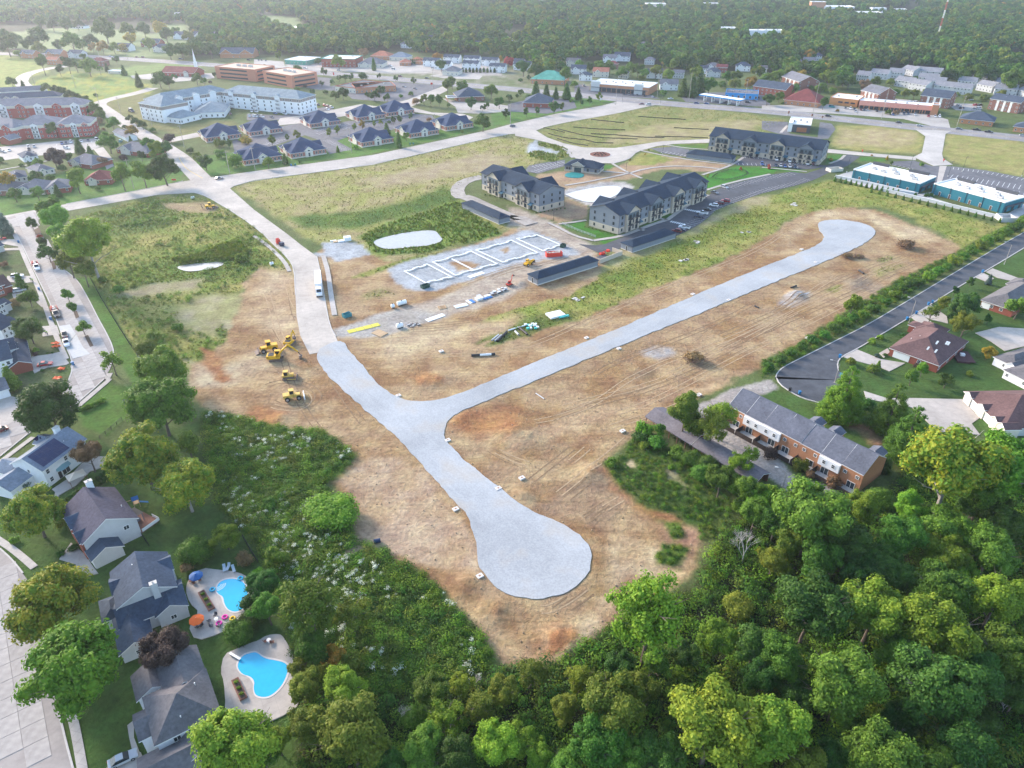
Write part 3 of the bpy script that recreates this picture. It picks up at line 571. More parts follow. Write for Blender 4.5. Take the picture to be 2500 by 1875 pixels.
asph=tex_mat('lot_asphalt',(.13,.13,.14),nscale=.4,namt=.18);asph2=tex_mat('new_asphalt',(.08,.084,.095),nscale=.3,namt=.2);conc=tex_mat('lot_concrete',(.38,.355,.32),5,R(10),dark=.8)
LM=dict(service_lane=tex_mat('lane_concrete',(.42,.41,.39)),home_parking=conc,strip_mall_parking=conc,complex_parking=conc,station_forecourt=asph,cafe_terrace=conc,brick_roof_lot=conc,apartment_parking=asph2,court_parking=asph2,north_shops_parking=conc,church_lot=conc)
zz=.02
for nm,d in LOTS.items():
 zz+=.004;d['obj']=sheet(nm,d['poly'],zz,LM.get(nm,asph));d['z']=zz
# water
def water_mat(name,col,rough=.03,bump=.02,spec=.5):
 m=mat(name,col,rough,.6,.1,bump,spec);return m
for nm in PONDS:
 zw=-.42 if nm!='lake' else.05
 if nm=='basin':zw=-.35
 o=sheet({'puddle_pond':'marsh_pond','basin':'retention_basin'}.get(nm,nm),[Vector((p.x,p.y,0))for p in PW[nm]],zw,water_mat('pond_water',(.34,.325,.28),.04)if nm!='basin' else water_mat('milky_water',(.62,.60,.56),.15),thick=.05)  # pond_water is coloured pale to stand in for the bright sky's reflection
 # shift the surface so that it fits the shore seen at its own level
# ================================================================ BUILDINGS
def shingle(name,col):return mat(name,col,.9,1.6,.22,bump=.3,spec=.12,big=.25)
def siding(name,col):return mat(name,col,.7,.8,.06,spec=.25)
def brickm(name,col):return mat(name,col,.9,5,.28,bump=.2,spec=.15)
GLASS=mat('window_glass',(.03,.045,.055),.08,spec=.6);TRIM=mat('white_trim',(.78,.78,.76),.6);DARKM=mat('dark_metal',(.03,.032,.036),.5)
CONCM=mat('pale_concrete',(.52,.50,.46),.9,1.2,.12);WHITE=siding('white_siding',(.78,.79,.80));CREAM=siding('cream_siding',(.62,.58,.50));GREY=siding('grey_siding',(.36,.38,.41));LGREY=siding('light_grey_siding',(.52,.53,.53))
REDB=brickm('red_brick',(.30,.095,.065));ORB=brickm('orange_brick',(.46,.22,.12));BRB=brickm('brown_brick',(.24,.12,.09));STONE=brickm('cream_stone',(.48,.42,.34))
NAVY=shingle('navy_shingle',(.050,.066,.095));SLATE=shingle('slate_shingle',(.062,.082,.115));GREYS=shingle('grey_shingle',(.155,.16,.18));BROWNS=shingle('brown_shingle',(.125,.078,.076));TAUPE=shingle('taupe_shingle',(.135,.13,.135));REDS_=shingle('red_shingle',(.20,.06,.055));BLUEG=shingle('bluegrey_shingle',(.19,.225,.27));GREENR=shingle('green_metal_roof',(.10,.33,.25));BLK=shingle('black_shingle',(.045,.055,.075))
TERR=shingle('terracotta_roof',(.42,.16,.10))
WROOF=mat('white_membrane',(.78,.77,.74),.8,.4,.06);TEAL=mat('teal_stucco',(.018,.15,.20),.8,.5,.06);DGREY=mat('dark_panel',(.07,.075,.085),.7)
_wm={}
def win_mesh(w,h,fm=None,kind='sash'):
 key=(round(w,2),round(h,2),(fm or TRIM).name,kind)
 if key in _wm:return _wm[key]
 b=MB();t=min(.1,w*.12);d0,d1=-.07,.06
 b.box(-w/2,-w/2+t,d0,d1,0,h);b.box(w/2-t,w/2,d0,d1,0,h);b.box(-w/2+t,w/2-t,d0,d1,0,t);b.box(-w/2+t,w/2-t,d0,d1,h-t,h)
 if kind=='sash':b.box(-w/2+t,w/2-t,d0+.01,d1,h/2-.03,h/2+.03)
 if kind=='slider':b.box(-.04,.04,d0+.01,d1,t,h-t)
 b.box(-w/2+t,w/2-t,-.025,d1-.01,t,h-t,1)
 me=b.mesh('window',[fm or TRIM,GLASS]);_wm[key]=me;return me
def door_mesh(w,h,m,fm=None):
 key=('door',w,h,m.name)
 if key in _wm:return _wm[key]
 b=MB();b.box(-w/2-.1,w/2+.1,-.06,.05,0,h+.1,1);b.box(-w/2,w/2,-.085,.05,.02,h);b.box(w/2-.16,w/2-.1,-.12,-.08,h*.45,h*.5,1)
 _wm[key]=b.mesh('door',[m,fm or TRIM]);return _wm[key]
def gdoor_mesh(w,h,m):
 key=('gd',round(w,2),h,m.name)
 if key in _wm:return _wm[key]
 b=MB();b.box(-w/2-.12,w/2+.12,-.05,.05,0,h+.12,1);n=4
 for i in range(n):b.box(-w/2,w/2,-.09,.05,.02+i*h/n,(i+1)*h/n-.03)
 _wm[key]=b.mesh('garage_door',[m,TRIM]);return _wm[key]
def gable_prof(y0,y1,h,pitch,ov,t=.2):
 ym=(y0+y1)/2;hw=(y1-y0)/2;zr=h+hw*pitch;ze=h-ov*pitch
 return[(y0-ov,ze+t),(ym,zr+t),(y1+ov,ze+t),(y1+ov,ze-.05),(ym,zr),(y0-ov,ze-.05)]
class Bd:
 def __init__(s,name,label,cat,A,B,C=None,z=0,group=None,inset=0,D=None,L=None):
  a,b=g(A,z),g(B,z);u=(b-a);u.z=0;s.L=u.length;u.normalize();v=Vector((-u.y,u.x,0))
  s.ang=math.atan2(u.y,u.x);s.o=Vector((a.x,a.y,0));s.u,s.v=u,v
  if C is not None:
   c=g(C,z)-a;s.D=abs(c.dot(v))
   s.o=s.o
  else:s.D=D or 10
  if inset:
   s.o=s.o+(u+v)*inset;s.L-=2*inset;s.D-=2*inset
  if L:s.L=L
  if D:s.D=D
  s.r=thing(name,label,cat,s.o,s.ang,group);s.blk=None
 def loc(s,p,z=0):
  w=g(p,z)-s.o;return Vector((w.dot(s.u),w.dot(s.v),z))
 def block(s,x0,x1,y0,y1,h,wall=None,roof='hip',rm=None,pitch=.5,ov=.45,axis='x',z0=-.25,trim=None,base=None,bh=0,sub=None,name='wall',rname='roof'):
  wall=wall or WHITE;rm=rm or GREYS;trim=trim or TRIM;b=MB();par=sub or s.r
  if x1<x0:x0,x1=x1,x0
  if y1<y0:y0,y1=y1,y0
  b.add([(x0,y0,z0),(x1,y0,z0),(x1,y1,z0),(x0,y1,z0),(x0,y0,h),(x1,y0,h),(x1,y1,h),(x0,y1,h)],[(0,1,5,4),(1,2,6,5),(2,3,7,6),(3,0,4,7)]+([(4,5,6,7)]if roof!='flat' else[]))
  if roof=='gable':
   if axis=='x':q=(y1-y0)/2*pitch;ym=(y0+y1)/2;b.add([(x0,y0,h),(x0,y1,h),(x0,ym,h+q),(x1,y0,h),(x1,y1,h),(x1,ym,h+q)],[(0,2,1),(3,4,5)])
   else:q=(x1-x0)/2*pitch;xm=(x0+x1)/2;b.add([(x0,y0,h),(x1,y0,h),(xm,y0,h+q),(x0,y1,h),(x1,y1,h),(xm,y1,h+q)],[(0,1,2),(3,5,4)])
  b.build(name,wall,par)
  if base is not None:
   q=MB();e=.06;q.box(x0-e,x1+e,y0-e,y1+e,z0,bh);q.build('base_course',base,par)
  ro=None
  if roof=='gable':
   q=MB()
   if axis=='x':q.extr(gable_prof(y0,y1,h,pitch,ov),x0-ov,x1+ov,'x',0,1)
   else:q.extr(gable_prof(x0,x1,h,pitch,ov),y0-ov,y1+ov,'y',0,1)
   q.m=[1 if i in(0,1,4,7)else 0 for i in range(8)]
   ro=q.build(rname,[rm,trim],par)
  elif roof=='hip':
   X0,X1,Y0,Y1=x0-ov,x1+ov,y0-ov,y1+ov;w=min(X1-X0,Y1-Y0)/2;zr=h+w*pitch;t=.2
   if X1-X0>=Y1-Y0:r0,r1=(X0+w,(Y0+Y1)/2,zr),(X1-w,(Y0+Y1)/2,zr);top=[(4,5,9,8),(5,6,9),(6,7,8,9),(7,4,8)]
   else:r0,r1=((X0+X1)/2,Y0+w,zr),((X0+X1)/2,Y1-w,zr);top=[(4,5,8),(5,6,9,8),(6,7,9),(7,4,8,9)]
   q=MB().add([(X0,Y0,h-t),(X1,Y0,h-t),(X1,Y1,h-t),(X0,Y1,h-t),(X0,Y0,h),(X1,Y0,h),(X1,Y1,h),(X0,Y1,h),r0,r1],[(3,2,1,0),(0,1,5,4),(1,2,6,5),(2,3,7,6),(3,0,4,7)]+top,[1,1,1,1,1,0,0,0,0])
   ro=q.build(rname,[rm,trim],par)
  elif roof=='flat':
   q=MB();q.box(x0+.25,x1-.25,y0+.25,y1-.25,h-.9,h-.5);t=.3
   q.box(x0-.08,x1+.08,y0-.08,y0+t,h-.6,h+.02,1);q.box(x0-.08,x1+.08,y1-t,y1+.08,h-.6,h+.02,1);q.box(x0-.08,x0+t,y0+t,y1-t,h-.6,h+.02,1);q.box(x1-t,x1+.08,y0+t,y1-t,h-.6,h+.02,1)
   ro=q.build(rname,[rm,trim],par)
  s.blk=(x0,x1,y0,y1,h);s.roof=ro
  return ro
 def bpx(s,A,B,C,z,**kw):
  a,b,c=s.loc(A,z),s.loc(B,z),s.loc(C,z);y0=(a.y+b.y)/2;ov=kw.get('ov',.45)
  return s.block(min(a.x,b.x)+ov,max(a.x,b.x)-ov,min(y0,c.y)+ov,max(y0,c.y)-ov,z,**kw)
 def put(s,me,face,pos,z,name='window',off=0,blk=None,parent=None):
  x0,x1,y0,y1,h=blk or s.blk
  loc,rz={'f':((pos,y0-off,z),0),'b':((pos,y1+off,z),math.pi),'l':((x0-off,pos,z),-math.pi/2),'r':((x1+off,pos,z),math.pi/2)}[face]
  return inst(name,me,parent or s.r,loc,rz)
 def wins(s,face,n,zs,w=1.0,h=1.4,fm=None,m=1.2,blk=None,kind='sash',skip=(),off=0):
  x0,x1,y0,y1,_=blk or s.blk;a,b=(x0,x1)if face in 'fb' else(y0,y1);me=win_mesh(w,h,fm,kind)
  for z in zs:
   for i in range(n):
    if i in skip:continue
    p=(a+b)/2 if n==1 else a+m+(b-a-2*m)*i/(n-1)
    s.put(me,face,p,z,blk=blk,off=off)
 def door(s,face,pos,w=1,h=2.1,m=None,blk=None,off=0):s.put(door_mesh(w,h,m or DARKM),face,pos,0,'door',blk=blk,off=off)
 def gdoor(s,face,pos,w=4.9,h=2.2,m=None,blk=None):s.put(gdoor_mesh(w,h,m or TRIM),face,pos,0,'garage_door',blk=blk)
 def vents(s,pts):
  for x,y,z in pts:
   q=MB();q.cyl((0,0,-.3),.07,.7,6);q.cyl((0,0,.3),.12,.12,6);q.build('roof_vent',TRIM,s.r,(x,y,z))
 def chimney(s,x,y,z0,z1,sx=.9,sy=.9,m=None):
  q=MB();q.box(-sx/2,sx/2,-sy/2,sy/2,z0,z1);q.box(-sx/2-.1,sx/2+.1,-sy/2-.1,sy/2+.1,z1,z1+.12,1);q.cyl((0,0,z1+.12),.17,.35,8,1);q.build('chimney',[m or WHITE,CONCM],s.r,(x,y,0))
 def hvac(s,x,y,z,sx=1.6,sy=1.2,h=1.1):
  q=MB();q.box(-sx/2,sx/2,-sy/2,sy/2,0,h);q.cyl((0,0,h),min(sx,sy)*.35,.08,8,1);q.box(-sx/2-.05,sx/2+.05,-sy/2-.05,sy/2+.05,0,.15,1);q.build('rooftop_unit',[mat('unit_grey',(.45,.45,.44),.6),DARKM],s.r,(x,y,z))
 def gablet(s,face,pos,w,h,depth,wall,rm,pitch=.6,sub=None,blk=None,arch=False,ov=.3):
  """a cross gable standing proud of a face"""
  x0,x1,y0,y1,_=blk or s.blk;keep=s.blk
  if face=='f':s.block(pos-w/2,pos+w/2,y0-.5,y0+depth,h,wall,'gable',rm,pitch,ov,'y',name='gable_wall',rname='gable_roof')
  elif face=='b':s.block(pos-w/2,pos+w/2,y1-depth,y1+.5,h,wall,'gable',rm,pitch,ov,'y',name='gable_wall',rname='gable_roof')
  elif face=='l':s.block(x0-.5,x0+depth,pos-w/2,pos+w/2,h,wall,'gable',rm,pitch,ov,'x',name='gable_wall',rname='gable_roof')
  else:s.block(x1-depth,x1+.5,pos-w/2,pos+w/2,h,wall,'gable',rm,pitch,ov,'x',name='gable_wall',rname='gable_roof')
  nb=s.blk;s.blk=keep;return nb
# ---------------------------------------------------------------- houses by the front street
SOLAR=mat('solar_glass',(.012,.02,.07),.12,spec=.6)
b=Bd('house','white two-storey house with solar panels on its blue-grey roof','house',k(0,2,355,800),k(0,2,735,520),k(0,2,60,745),5.6,inset=.45)
L,D=b.L,b.D;PIT=.55
b.block(0,L,0,D,5.6,WHITE,'gable',BLUEG,PIT)
b.wins('f',5,[3.6],1.1,1.4,skip=(1,));b.wins('f',2,[.9],1.1,1.4,m=1.4);b.wins('l',1,[3.6],.9,1.1);b.wins('r',2,[1,3.7],1,1.3,m=2.5);b.put(win_mesh(2.4,2.1,TRIM,'slider'),'f',L*.42,.1,'patio_door',off=.02);b.door('f',L*.28)
q=MB()
q.add([(-2,0,.7),(2,0,.7),(1.8,-1.1,.25),(1.1,-1.4,.2),(-1.1,-1.4,.2),(-1.8,-1.1,.25),(0,0,1.0),(2,0,0),(-2,0,0)],[(0,5,4,6),(6,4,3),(6,3,2,1),(1,2,7),(0,8,5)]);q.build('bay_awning',mat('copper_green',(.20,.34,.36),.6),b.r,(L*.38,0,2.5))
roof=b.roof
for r_ in range(4):
 for c_ in range(5):
  y=.3+r_*1.08;x=.9+c_*1.72;z0=5.6+.235+y*PIT;z1=z0+1.04*PIT
  MB().add([(x,y,z0),(x+1.68,y,z0),(x+1.68,y+1.04,z1),(x,y+1.04,z1),(x,y,z0-.06),(x+1.68,y,z0-.06),(x+1.68,y+1.04,z1-.06),(x,y+1.04,z1-.06)],[(0,1,2,3),(4,5,1,0),(5,6,2,1),(6,7,3,2),(7,4,0,3)]).build('solar_panel',SOLAR,roof)
b.chimney(L*.86,D*.62,4.5,9.6,1.5,1.0);b.vents([(L*.62,D*.36,7.2),(L*.72,D*.25,6.9)])
b.block(-6.5,0.0,D-5.5,D+1.5,2.9,WHITE,'gable',BLUEG,.5,axis='x',name='garage_wall',rname='garage_roof')
b.block(-1.5,4,D,D+4.5,3.2,WHITE,'gable',BLUEG,.6,axis='y',name='porch_wall',rname='porch_roof');b.block(L-5,L-1,D,D+2.2,5.2,WHITE,'gable',BLUEG,.55,axis='y',name='bay_wall',rname='bay_roof')
for i in range(2):MB().add([(0,0,0),(1.6,0,0),(1.6,1.0,.55),(0,1.0,.55)],[(0,1,2,3)]).build('solar_panel',SOLAR,b.r,(L-3.9+i*.1-1.0*i,D+.3+i*1.1,5.85+.0*i))
b=Bd('house','pale grey house with plum and navy gabled roof and white chimney','house',k(0,2,690,1415),k(0,2,1170,1190),k(0,2,950,935),5.6,inset=.45)
L,D=b.L,b.D;PLUM=shingle('plum_shingle',(.115,.085,.10))
b.block(0,L,0,D,5.6,LGREY,'gable',SLATE,.6,axis='y');rr=b.roof;rr.data.materials[0]=shingle('plum_navy_shingle',(.085,.082,.11))
b.put(win_mesh(1.3,1.3,TRIM,'slider'),'f',L*.78,3.6);b.wins('l',3,[3.5],1,1.3);b.wins('r',3,[.9,3.6],1.1,1.3)
nb=b.gablet('l',D*.62,5.0,5.6,4.8,REDB,SLATE,.6);b.gablet('l',D*.2,4.6,5.3,4.6,REDB,SLATE,.6)
b.chimney(L*.62,D+.5,-.2,10.2,1.5,1.0,WHITE);b.vents([(L*.62,D*.8,7.6),(L*.66,D*.5,7.6),(L*.9,D*.35,6.6)])
a=b.loc(k(0,2,770,1560),2.9);c=b.loc(k(0,2,1050,1425),2.9)
b.block(a.x+.4,c.x-.4,a.y+.4,min(a.y+6.5,.05),2.9,LGREY,'gable',SLATE,.55,axis='y',name='garage_wall',rname='garage_roof')
b.gdoor('l',b.blk[2]+2.6,4.4)
b=Bd('house','grey house with stepped dark blue roofs and tall chimney beside the kidney-shaped pool','house',k(0,3,1000,715),k(0,3,1305,590),k(0,3,840,450),2.9,inset=.4)
L,D=b.L,b.D
b.block(0,L,0,D,2.9,LGREY,'gable',SLATE,.6,axis='y',name='garage_wall',rname='garage_roof');b.gdoor('l',D*.5,4.9);b.wins('f',1,[1.0],.9,1.1)
a=b.loc(k(0,3,1140,445),3.6);c=b.loc(k(0,3,1595,285),3.6)
b.block(a.x-2.6,c.x-.5,a.y+.7,a.y+7.6,3.6,LGREY,'gable',SLATE,.55,axis='x',name='wing_wall',rname='wing_roof');wing=b.blk
b.block(c.x-6.2,c.x-.5,a.y-.1,a.y+3,3.6,LGREY,'gable',SLATE,.6,axis='y',name='gable_wall',rname='gable_roof');b.wins('f',1,[1.0],1.2,1.2,kind='slider');b.put(win_mesh(1.1,1.2),'r',b.blk[2]+1.8,1.0)
a=b.loc(k(0,3,985,320),6.0);c=b.loc(k(0,3,1500,150),6.0);e=b.loc(k(0,2,1420,1470),6.0)
b.block(a.x+.3,c.x-.4,a.y+.4,e.y-.4,6.0,LGREY,'gable',SLATE,.55,axis='y');main=b.blk;b.wins('r',3,[.9,3.7],1.1,1.4);b.put(win_mesh(1.1,1.5),'r',main[2]+1.2,3.6);b.vents([(main[0]+(main[1]-main[0])*.4,main[3]-3,8.4)])
b.chimney((main[0]+main[1])/2+1.9,main[2]-.35,3.0,9.2,1.3,.9,LGREY)
b.gablet('r',main[3]-3.2,4.5,5.8,4.4,LGREY,SLATE,.6,blk=main);b.gablet('l',main[3]-4,5,5.6,4.4,LGREY,SLATE,.5,blk=main);b.block(main[0]-3.4,main[0],main[2]+1,main[2]+7,2.9,LGREY,'hip',SLATE,.5,name='porch_wall',rname='porch_roof')
b=Bd('house','white house with broad taupe shingle roof beside the second swimming pool','house',k(0,3,1300,1480),k(0,3,1870,1195),k(0,3,1500,690),5.6,inset=.45)
L,D=b.L,b.D
b.block(0,L,0,D*.62,5.6,WHITE,'hip',TAUPE,.62);bl=b.blk;b.wins('f',2,[3.6],1.3,1.3,kind='slider',m=L*.3);b.wins('f',2,[.9],1.3,1.3,kind='slider',m=L*.3);b.wins('r',3,[.9,3.6],1.2,1.4);b.vents([(L*.45,D*.1,6.9),(L*.8,D*.4,7.4)])
b.block(L*.32,L*.98,D*.5,D+.2,5.5,WHITE,'gable',TAUPE,.62,axis='y',name='wing_wall',rname='wing_roof');b.wins('r',2,[.9,3.5],1.1,1.3)
a=b.loc(k(0,3,1205,805),4.2);b.block(-1.2,L*.42,D*.72,D+.9,4.2,WHITE,'gable',TAUPE,.6,axis='y',name='bay_wall',rname='bay_roof')
b.block(-2.2,L*.3,D*.2,D*.52,4.4,WHITE,'gable',TAUPE,.55,axis='x',name='front_wall',rname='front_roof')
b.block(-3.2,L*.5,-7.6,.6,3.0,WHITE,'gable',TAUPE,.55,axis='x',name='garage_wall',rname='garage_roof');b.wins('f',2,[.9],1.2,1.1,kind='slider',m=2);b.gdoor('l',-3.6,4.9)
b.block(L*.22,L*.78,-5.2,-.4,3.0,WHITE,'gable',TAUPE,.6,axis='y',name='gable_wall',rname='gable_roof');b.put(win_mesh(1.2,1.1),'r',-2.6,1)
# houses on the slab street
b=Bd('house','white house with blue-black roofs and brick garage front above a red car','house',k(0,1,68,1520),k(0,1,268,1470),k(0,1,30,1320),2.9,inset=.3)
L,D=b.L,max(b.D,8);b.block(0,L,0,D,2.9,REDB,'gable',NAVY,.5,axis='y',trim=WHITE,name='garage_wall',rname='garage_roof');b.gdoor('r',D*.5,4.6);b.block(-9,1.5,1,13,5.6,WHITE,'gable',SLATE,.55,axis='x');b.wins('f',3,[.9,3.6],1.1,1.3);b.wins('r',2,[3.6],1.1,1.3,m=3)
b.block(-4,3.2,9,17,5.2,WHITE,'gable',NAVY,.55,axis='x',name='wing_wall',rname='wing_roof');b.wins('r',2,[.9,3.4],1.1,1.3,m=2);b.gablet('r',12,4,4.6,3,WHITE,NAVY,.6)
for i,(p0,p1,p2,rm,w,lab)in enumerate([((10,1200),(140,1120),(60,1010),NAVY,WHITE,'white house with navy roof standing behind the dense round yard tree'),((-60,1010),(50,960),(0,880),NAVY,LGREY,'light grey house with dark roof beside the long driveway with silver car'),((-90,850),(40,810),(0,700),BROWNS,REDB,'brick house with brown roof beside a white parked car'),((-190,520),(-20,470),(-70,380),SLATE,LGREY,'grey roofed house at the loop driveway')]):
 b=Bd('house',lab,'house',k(0,1,*p0),k(0,1,*p1),k(0,1,*p2),4.5,inset=.4);D=max(b.D,9)
 b.block(0,b.L,0,D,4.5,w,'gable',rm,.55,axis='x');b.wins('f',3,[.9,2.9],1,1.2);b.wins('r',2,[.9,2.9],1,1.2,m=2);b.block(b.L*.5,b.L+3,1.5,D-2,2.8,w,'gable',rm,.5,axis='x',name='garage_wall',rname='garage_roof');b.gdoor('r',D*.45,4)
b=Bd('house','white garage gable with dark door at the end of the wide driveway','house',k(0,2,-120,230),k(0,2,95,165),k(0,2,-60,60),0)
b.block(0,b.L,0,8,3,WHITE,'gable',GREYS,.5,axis='x');b.gdoor('r',3.2,3.4,2.2,DARKM)
# ---------------------------------------------------------------- houses east of the asphalt street
b=Bd('house','red brick ranch house with brown hipped roof and skylights behind the street lamp','house',k(3,1,1070,1345),k(3,1,1500,1500),k(3,1,1800,1305),2.9,inset=.5)
L,D=b.L,b.D;b.block(0,L,0,D,2.9,REDB,'hip',BROWNS,.55);bl=b.blk;b.gdoor('f',4.0,5.2);b.wins('f',2,[1],1.2,1.2,m=L*.62);b.wins('r',4,[.6],1.5,1.9,m=1.5)
b.block(-.3,L*.5,D-4.5,D+4.5,2.9,REDB,'hip',BROWNS,.55,name='wing_wall',rname='wing_roof');b.block(-3.2,3,D-2,D+2,2.8,REDB,'hip',BROWNS,.5,name='porch_wall',rname='porch_roof')
b.vents([(L*.3,D*.42,5.4),(L*.2,D*.3,4.9)])
for fx,fy in((.62,.14),(.70,.26),(.78,.14),(.86,.30),(.9,.3)):
 z0=2.9+(fy*D+.5)*.55+.04;MB().add([(0,0,z0),(.55,0,z0),(.55,1.2,z0+.66),(0,1.2,z0+.66),(0,0,z0-.2),(.55,0,z0-.2),(.55,1.2,z0+.4),(0,1.2,z0+.4)],[(0,1,2,3),(4,5,1,0),(5,6,2,1),(7,4,0,3)]).build('skylight',mat('skylight_glass',(.45,.5,.52),.2),b.r,(L*fx,D*fy,0))
b=Bd('house','brick ranch house with grey-brown roof behind the dense dark yard trees','house',k(3,1,1840,940),k(3,1,2130,1035),k(3,1,2440,880),2.9,inset=.5)
L,D=b.L,b.D;b.block(0,L,0,D,2.9,REDB,'hip',TAUPE,.55);b.wins('f',2,[1],1.2,1.2,m=L*.35);b.gdoor('f',1.9,3);b.block(-1,L*.55,D-4,D+5,2.9,REDB,'hip',TAUPE,.55,name='wing_wall',rname='wing_roof')
b=Bd('house','wide house with red-brown hipped roof and white garage doors by the broad concrete apron','house',k(3,2,1700,120),k(3,2,2040,440),k(3,2,2560,330),2.9,inset=.5)
L,D=b.L,b.D;b.block(0,L,0,D,2.9,LGREY,'hip',BROWNS,.5);b.gdoor('f',L*.3,4.6);b.gdoor('f',L*.62,2.8);bl=b.blk
b.gablet('f',L*.12,3,3.3,4,CREAM,BROWNS,.6,blk=bl);b.gablet('f',L*.47,3,3.3,4,CREAM,BROWNS,.6,blk=bl);b.gablet('f',L*.8,2.6,3.3,4,CREAM,BROWNS,.6,blk=bl);b.gablet('f',L*.97,3.4,3.1,4,CREAM,BROWNS,.6,blk=bl)
b=Bd('house','house with white side wall and taupe roof beyond the timber deck','house',k(3,1,1955,1420),k(3,1,2140,1510),k(3,1,2500,1400),2.9,inset=.3)
b.block(0,b.L,0,b.D,2.9,WHITE,'hip',TAUPE,.5);b.wins('f',1,[1],.9,1.1);b.gablet('f',b.L*.85,3,2.9,4,WHITE,TAUPE,.6)
b.block(b.L,b.L+8,-5,b.D,2.9,WHITE,'hip',TAUPE,.5,name='wing_wall',rname='wing_roof');b.wins('f',2,[1],1,1.1)
# ---------------------------------------------------------------- townhouse row and carports
b=Bd('townhouse_row','long brick and white townhouse row with grey stepped roof','townhouse',k(2,2,1850,245),k(3,2,860,848),k(3,2,1068,692),5.4,inset=.25)
L,D=b.L,b.D;N=7;uw=L/N
GREYT=shingle('grey_speckled_shingle',(.12,.13,.16))
for i in range(N):
 white=i in(1,2,5)
 x0,x1=i*uw,(i+1)*uw;st=.12*((i//2)%2)
 b.block(x0,x1,-.02*(i%2),D,5.4+st,ORB,'gable',GREYT,.62,.0,'x',name='wall');q=b.roof
 b.blk=(x0,x1,0,D,5.4)
 if white:
  MB().box(x0+.02,x1-.02,-.75,.0,2.75,5.4+st-.1).build('upper_wall',WHITE,b.r);b.blk=(x0,x1,-.75,D,5.4);b.wins('f',2,[3.6],1,1.2,m=uw*.28);b.blk=(x0,x1,0,D,5.4)
 else:b.wins('f',2,[3.7],1,1.0,m=uw*.22,off=.03)
 b.put(win_mesh(2.2,2.1,TRIM,'slider'),'f',x0+uw*(.35 if i%2 else.6),.05,'patio_door',off=.03)
 MB().box(x0-.05,x0+.05,-3.6,0,0,1.7).build('patio_fence',mat('dark_fence',(.055,.042,.036),.9,3,.2),b.r)
 MB().box(x0+.4,x1-.4,-3.2,-.05,0,.14).build('patio',CONCM,b.r);MB().box(x0+.06,x1-.3,-3.6,-3.5,0,1.5).build('patio_fence',MATS['dark_fence'],b.r)
 b.vents([(x0+uw*.3,D*.3,7.2),(x0+uw*.75,D*.36,7.4)])
 if i in(3,4,6):b.block(x0+1,x1-1.5,D,D+3.2,5.0,ORB,'gable',GREYT,.5,.3,'y',name='gable_wall',rname='gable_roof')
 MB().add([(-.05,-.3,5.35),(.05,-.3,5.35),(.05,D/2,5.7+D/2*.62),(-.05,D/2,5.7+D/2*.62),(-.05,-.3,5.05),(.05,-.3,5.05)],[(0,1,2,3),(4,5,1,0)]).build('party_wall_trim',LGREY,b.r,(x0,0,.05))
b=Bd('carport','open carport row with grey hipped roof below the townhouses','carport',k(2,2,1155,335),k(2,2,1545,575),k(2,2,1310,255),2.6)
L,D=b.L,max(b.D,6)
def carport(b,L,D):
 q=MB();q.extr(gable_prof(.3,D-.3,2.6,.38,.3),0,L,'x',0,1);q.build('roof',[shingle('carport_shingle',(.165,.15,.16)),TRIM],b.r);MB().box(.2,L-.2,D-.5,D-.3,-.2,2.6).build('back_wall',BRB,b.r)
 for i in range(int(L/3)+1):MB().box(-.1,.1,.35,.55,-.2,2.55).build('post',BRB,b.r,(min(.3+i*3,L-.3),0,0))
carport(b,L,D)
b=Bd('carport','carport row with slate roof and white fascia half hidden by the tall trees','carport',k(2,2,1550,580),k(2,2,2090,900),k(2,2,1650,490),2.6);carport(b,b.L,max(b.D,6))
# ---------------------------------------------------------------- apartments under construction
STEEL=siding('steel_siding',(.19,.215,.25));SLATEBL=siding('slate_blue_siding',(.10,.135,.16));APR=shingle('apartment_shingle',(.022,.04,.066))
AWN=mat('blue_awning',(.03,.12,.18),.6);RAIL=mat('black_railing',(.02,.02,.022),.5)
_bal=None
def balcony_mesh():
 global _bal
 if _bal:return _bal
 q=MB();q.box(-1.7,1.7,-1.3,0,-.18,0,1);q.box(-1.7,1.7,-1.3,-1.25,.95,1.05);q.box(-1.7,-1.65,-1.3,0,.95,1.05);q.box(1.65,1.7,-1.3,0,.95,1.05)
 for i in range(12):q.box(-1.7+i*.303,-1.66+i*.303,-1.3,-1.26,0,.95)
 for s_ in(-1.69,1.66):q.box(s_,s_+.03,-.8,-.77,0,.95)
 _bal=q.mesh('balcony',[RAIL,DGREY]);return _bal
